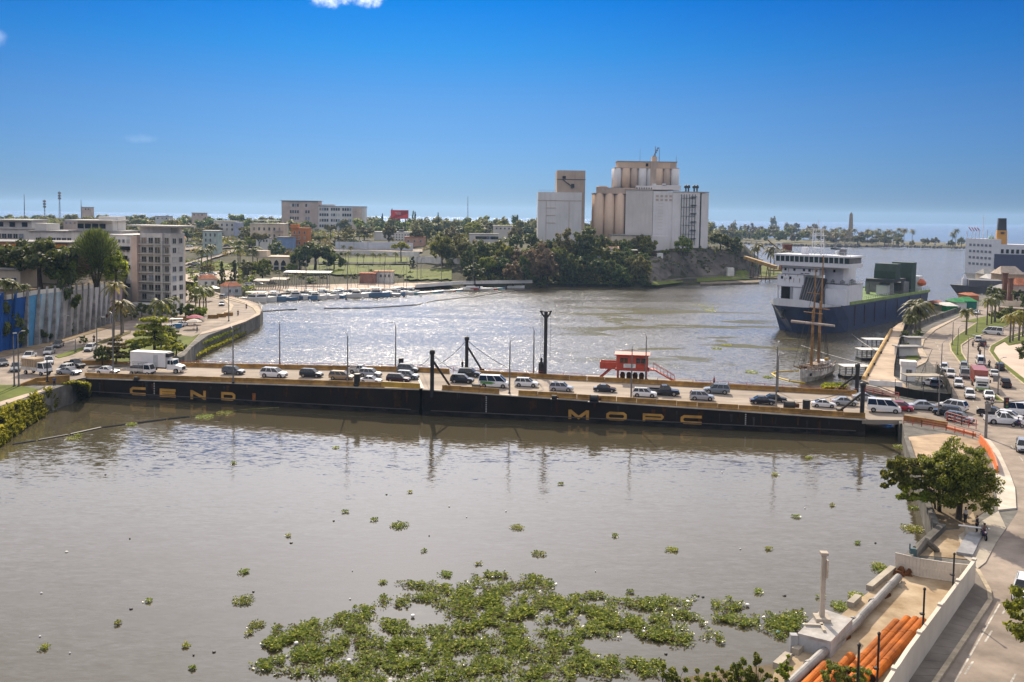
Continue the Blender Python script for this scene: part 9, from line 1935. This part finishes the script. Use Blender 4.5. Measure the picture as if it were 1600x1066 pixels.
for k in range(52000):
 px, py = rng.uniform(380, 1264), rng.uniform(893, 1092)
 if rng.random() > .35 + .65 * ((1092 - py) / 200): continue      # even density on the water
 jx,jy=9*noise.noise(Vector((px*.09,py*.16,0)))+3*noise.noise(Vector((px*.4,py*.6,4))),6*noise.noise(Vector((px*.1,py*.2,9)))+2*noise.noise(Vector((px*.4,py*.7,2)))
 qx, qy = px + jx, py + jy
 if not any(f(qx, qy) for f in ins_w) or any(f(qx, qy) for f in ins_h): continue
 dn = noise.noise(Vector((px * .028, py * .06, 3)))
 if rng.random()>.85+dn*1.6 or noise.noise(Vector((px*.05,py*.11,12)))<-.22 or noise.noise(Vector((px*.15,py*.3,7)))<-.38: continue
 g=G(px,py,.02);rosette(vs,fs,g,.26*rng.uniform(.7,1.25)*(1.12+.5*dn),rng);n_ok+=1;kinds+=[1 if rng.random()<.10-.3*dn else 0]*(len(fs)-len(kinds))
me=quad_mesh('water_hyacinth',vs,fs,LEAF['water']);me.materials.append(LEAF['dry']);me.polygons.foreach_set('material_index',kinds);o=obj('water_hyacinth',me);o['kind']='stuff';o['label']='large mat of water hyacinth floating in the foreground'
CL=[(625,822,14),(585,813,5),(808,825,10),(841,866,9),(1050,860,9),(380,939,16),(381,895,8),(598,911,6),(695,898,12),(748,882,5),(876,757,4),(663,862,3),(961,838,4),(1200,858,5),(1424,827,16),(1428,795,8),(1378,891,14),(1375,886,12),(1340,932,14),(1283,934,6),(1315,949,16),(1185,926,7),(1243,808,6),(1210,742,5),(1265,716,6),(115,686,10),(122,680,6),(400,978,12),(390,990,6),(290,1010,6),(300,1046,4),(70,1013,8),(232,940,4),(185,975,4),(985,925,5),(1410,700,14),(320,652,14),(350,646,12),(205,664,8),(540,800,4),(450,838,3),(1115,598-120,0),(1100,478,22),(1108,483,14),(1110,487,10),(1135,540,8),(1120,545,8),(1175,582,10),(1200,590,8),(640,770,3),(525,700,4),(365,724,4),(1340,850,4),(1300,790,4)]
for i, (px, py, s_) in enumerate(CL):
 if s_ == 0: continue
 rng = random.Random(i); g = G(px, py, 0); m_ = PXM(g); vs, fs = [], []; rx = s_ / m_; ry = rx * 1.1
 for k in range(int(10 + 70 * min(1.6, rx * ry))):
  a,r_=rng.uniform(0,6.283),rng.random()**.6;rosette(vs,fs,Vector((math.cos(a)*r_*rx,math.sin(a)*r_*ry,.01)),.24*rng.uniform(.7,1.2),rng)
 tag(obj('hyacinth_clump',quad_mesh('hyacinth_clump',vs,fs,LEAF['water']),None,g),'small drifting clump of water hyacinth on the open water','water plant','drifting hyacinth clumps')
rng = random.Random(5)
for i in range(46):
 px, py = rng.uniform(60, 1400), rng.uniform(690, 1040);
 if px > 1250 and py > 900: continue
 g=G(px,py,.01);mb=MB();s_=rng.uniform(.07,.2);mb.lathe([(s_*.7,-.02),(s_,.04),(s_*.5,.1)],n=6);tag(mb.build('litter',M_WHITE if rng.random()<.7 else M_TRIM,None,g),'scrap of litter floating on the river','litter','litter on the river')
for i,(px,py,m_) in enumerate(((1168,946,M_WHITE),(1005,988,M_WHITE),(632,999,M_TRIM),(1216,989,mat('litter_blue',(.03,.2,.35),.6)),(545,1033,M_WHITE),(645,963,M_WHITE),(1075,941,M_WHITE),(463,1006,M_WHITE))): g=G(px,py,.1);mb=MB();mb.lathe([(.1,-.1),(.2,.08),(.16,.14),(.05,.18)],n=7);tag(mb.build('litter',m_,None,g),('white foam lump beside the right clump of hyacinth','white bag in the middle right of the hyacinth mat','black bag in the hyacinth mat','blue scrap in the hyacinth by the pump block','white scrap in the small pool of the mat','white scrap at the rim of the big pool in the mat','white scrap at the upper right of the mat','white scrap at the left of the mat')[i],'litter')
for zz in (.75, 1.0):       # green stripes of the minibus
 q = MB()
 for y in (-.965, .965): q.quad((-2.3, y, zz), (-.3, y, zz - .1), (.5, y, zz + .12), (-2.3, y, zz + .2))
 q.build('stripe', paint('green'), MINIBUS)
# ---- labels: neighbours that look alike are told apart by their place in the row
ONES='first second third fourth fifth sixth seventh eighth ninth tenth eleventh twelfth thirteenth fourteenth fifteenth sixteenth seventeenth eighteenth nineteenth'.split();TENS={2: 'twenty',3: 'thirty',4: 'forty',5: 'fifty'}
def nth(n): return ONES[n - 1] if n < 20 else (TENS[n // 10][:-1] + 'ieth' if n % 10 == 0 else TENS[n // 10] + '-' + ONES[n % 10 - 1])
by = {}
for o in SC.objects:
 if o.parent is None and 'category' in o and 'label' in o: by.setdefault(o['label'], []).append(o)
for lb, os_ in by.items():
 if 1 < len(os_) < 60:
  os_.sort(key=lambda o: proj(o.matrix_basis.translation)[0])
  for i, o in enumerate(os_): o['label'] = '%s from the left: %s' % (nth(i + 1), lb) if len(lb.split()) < 13 else lb
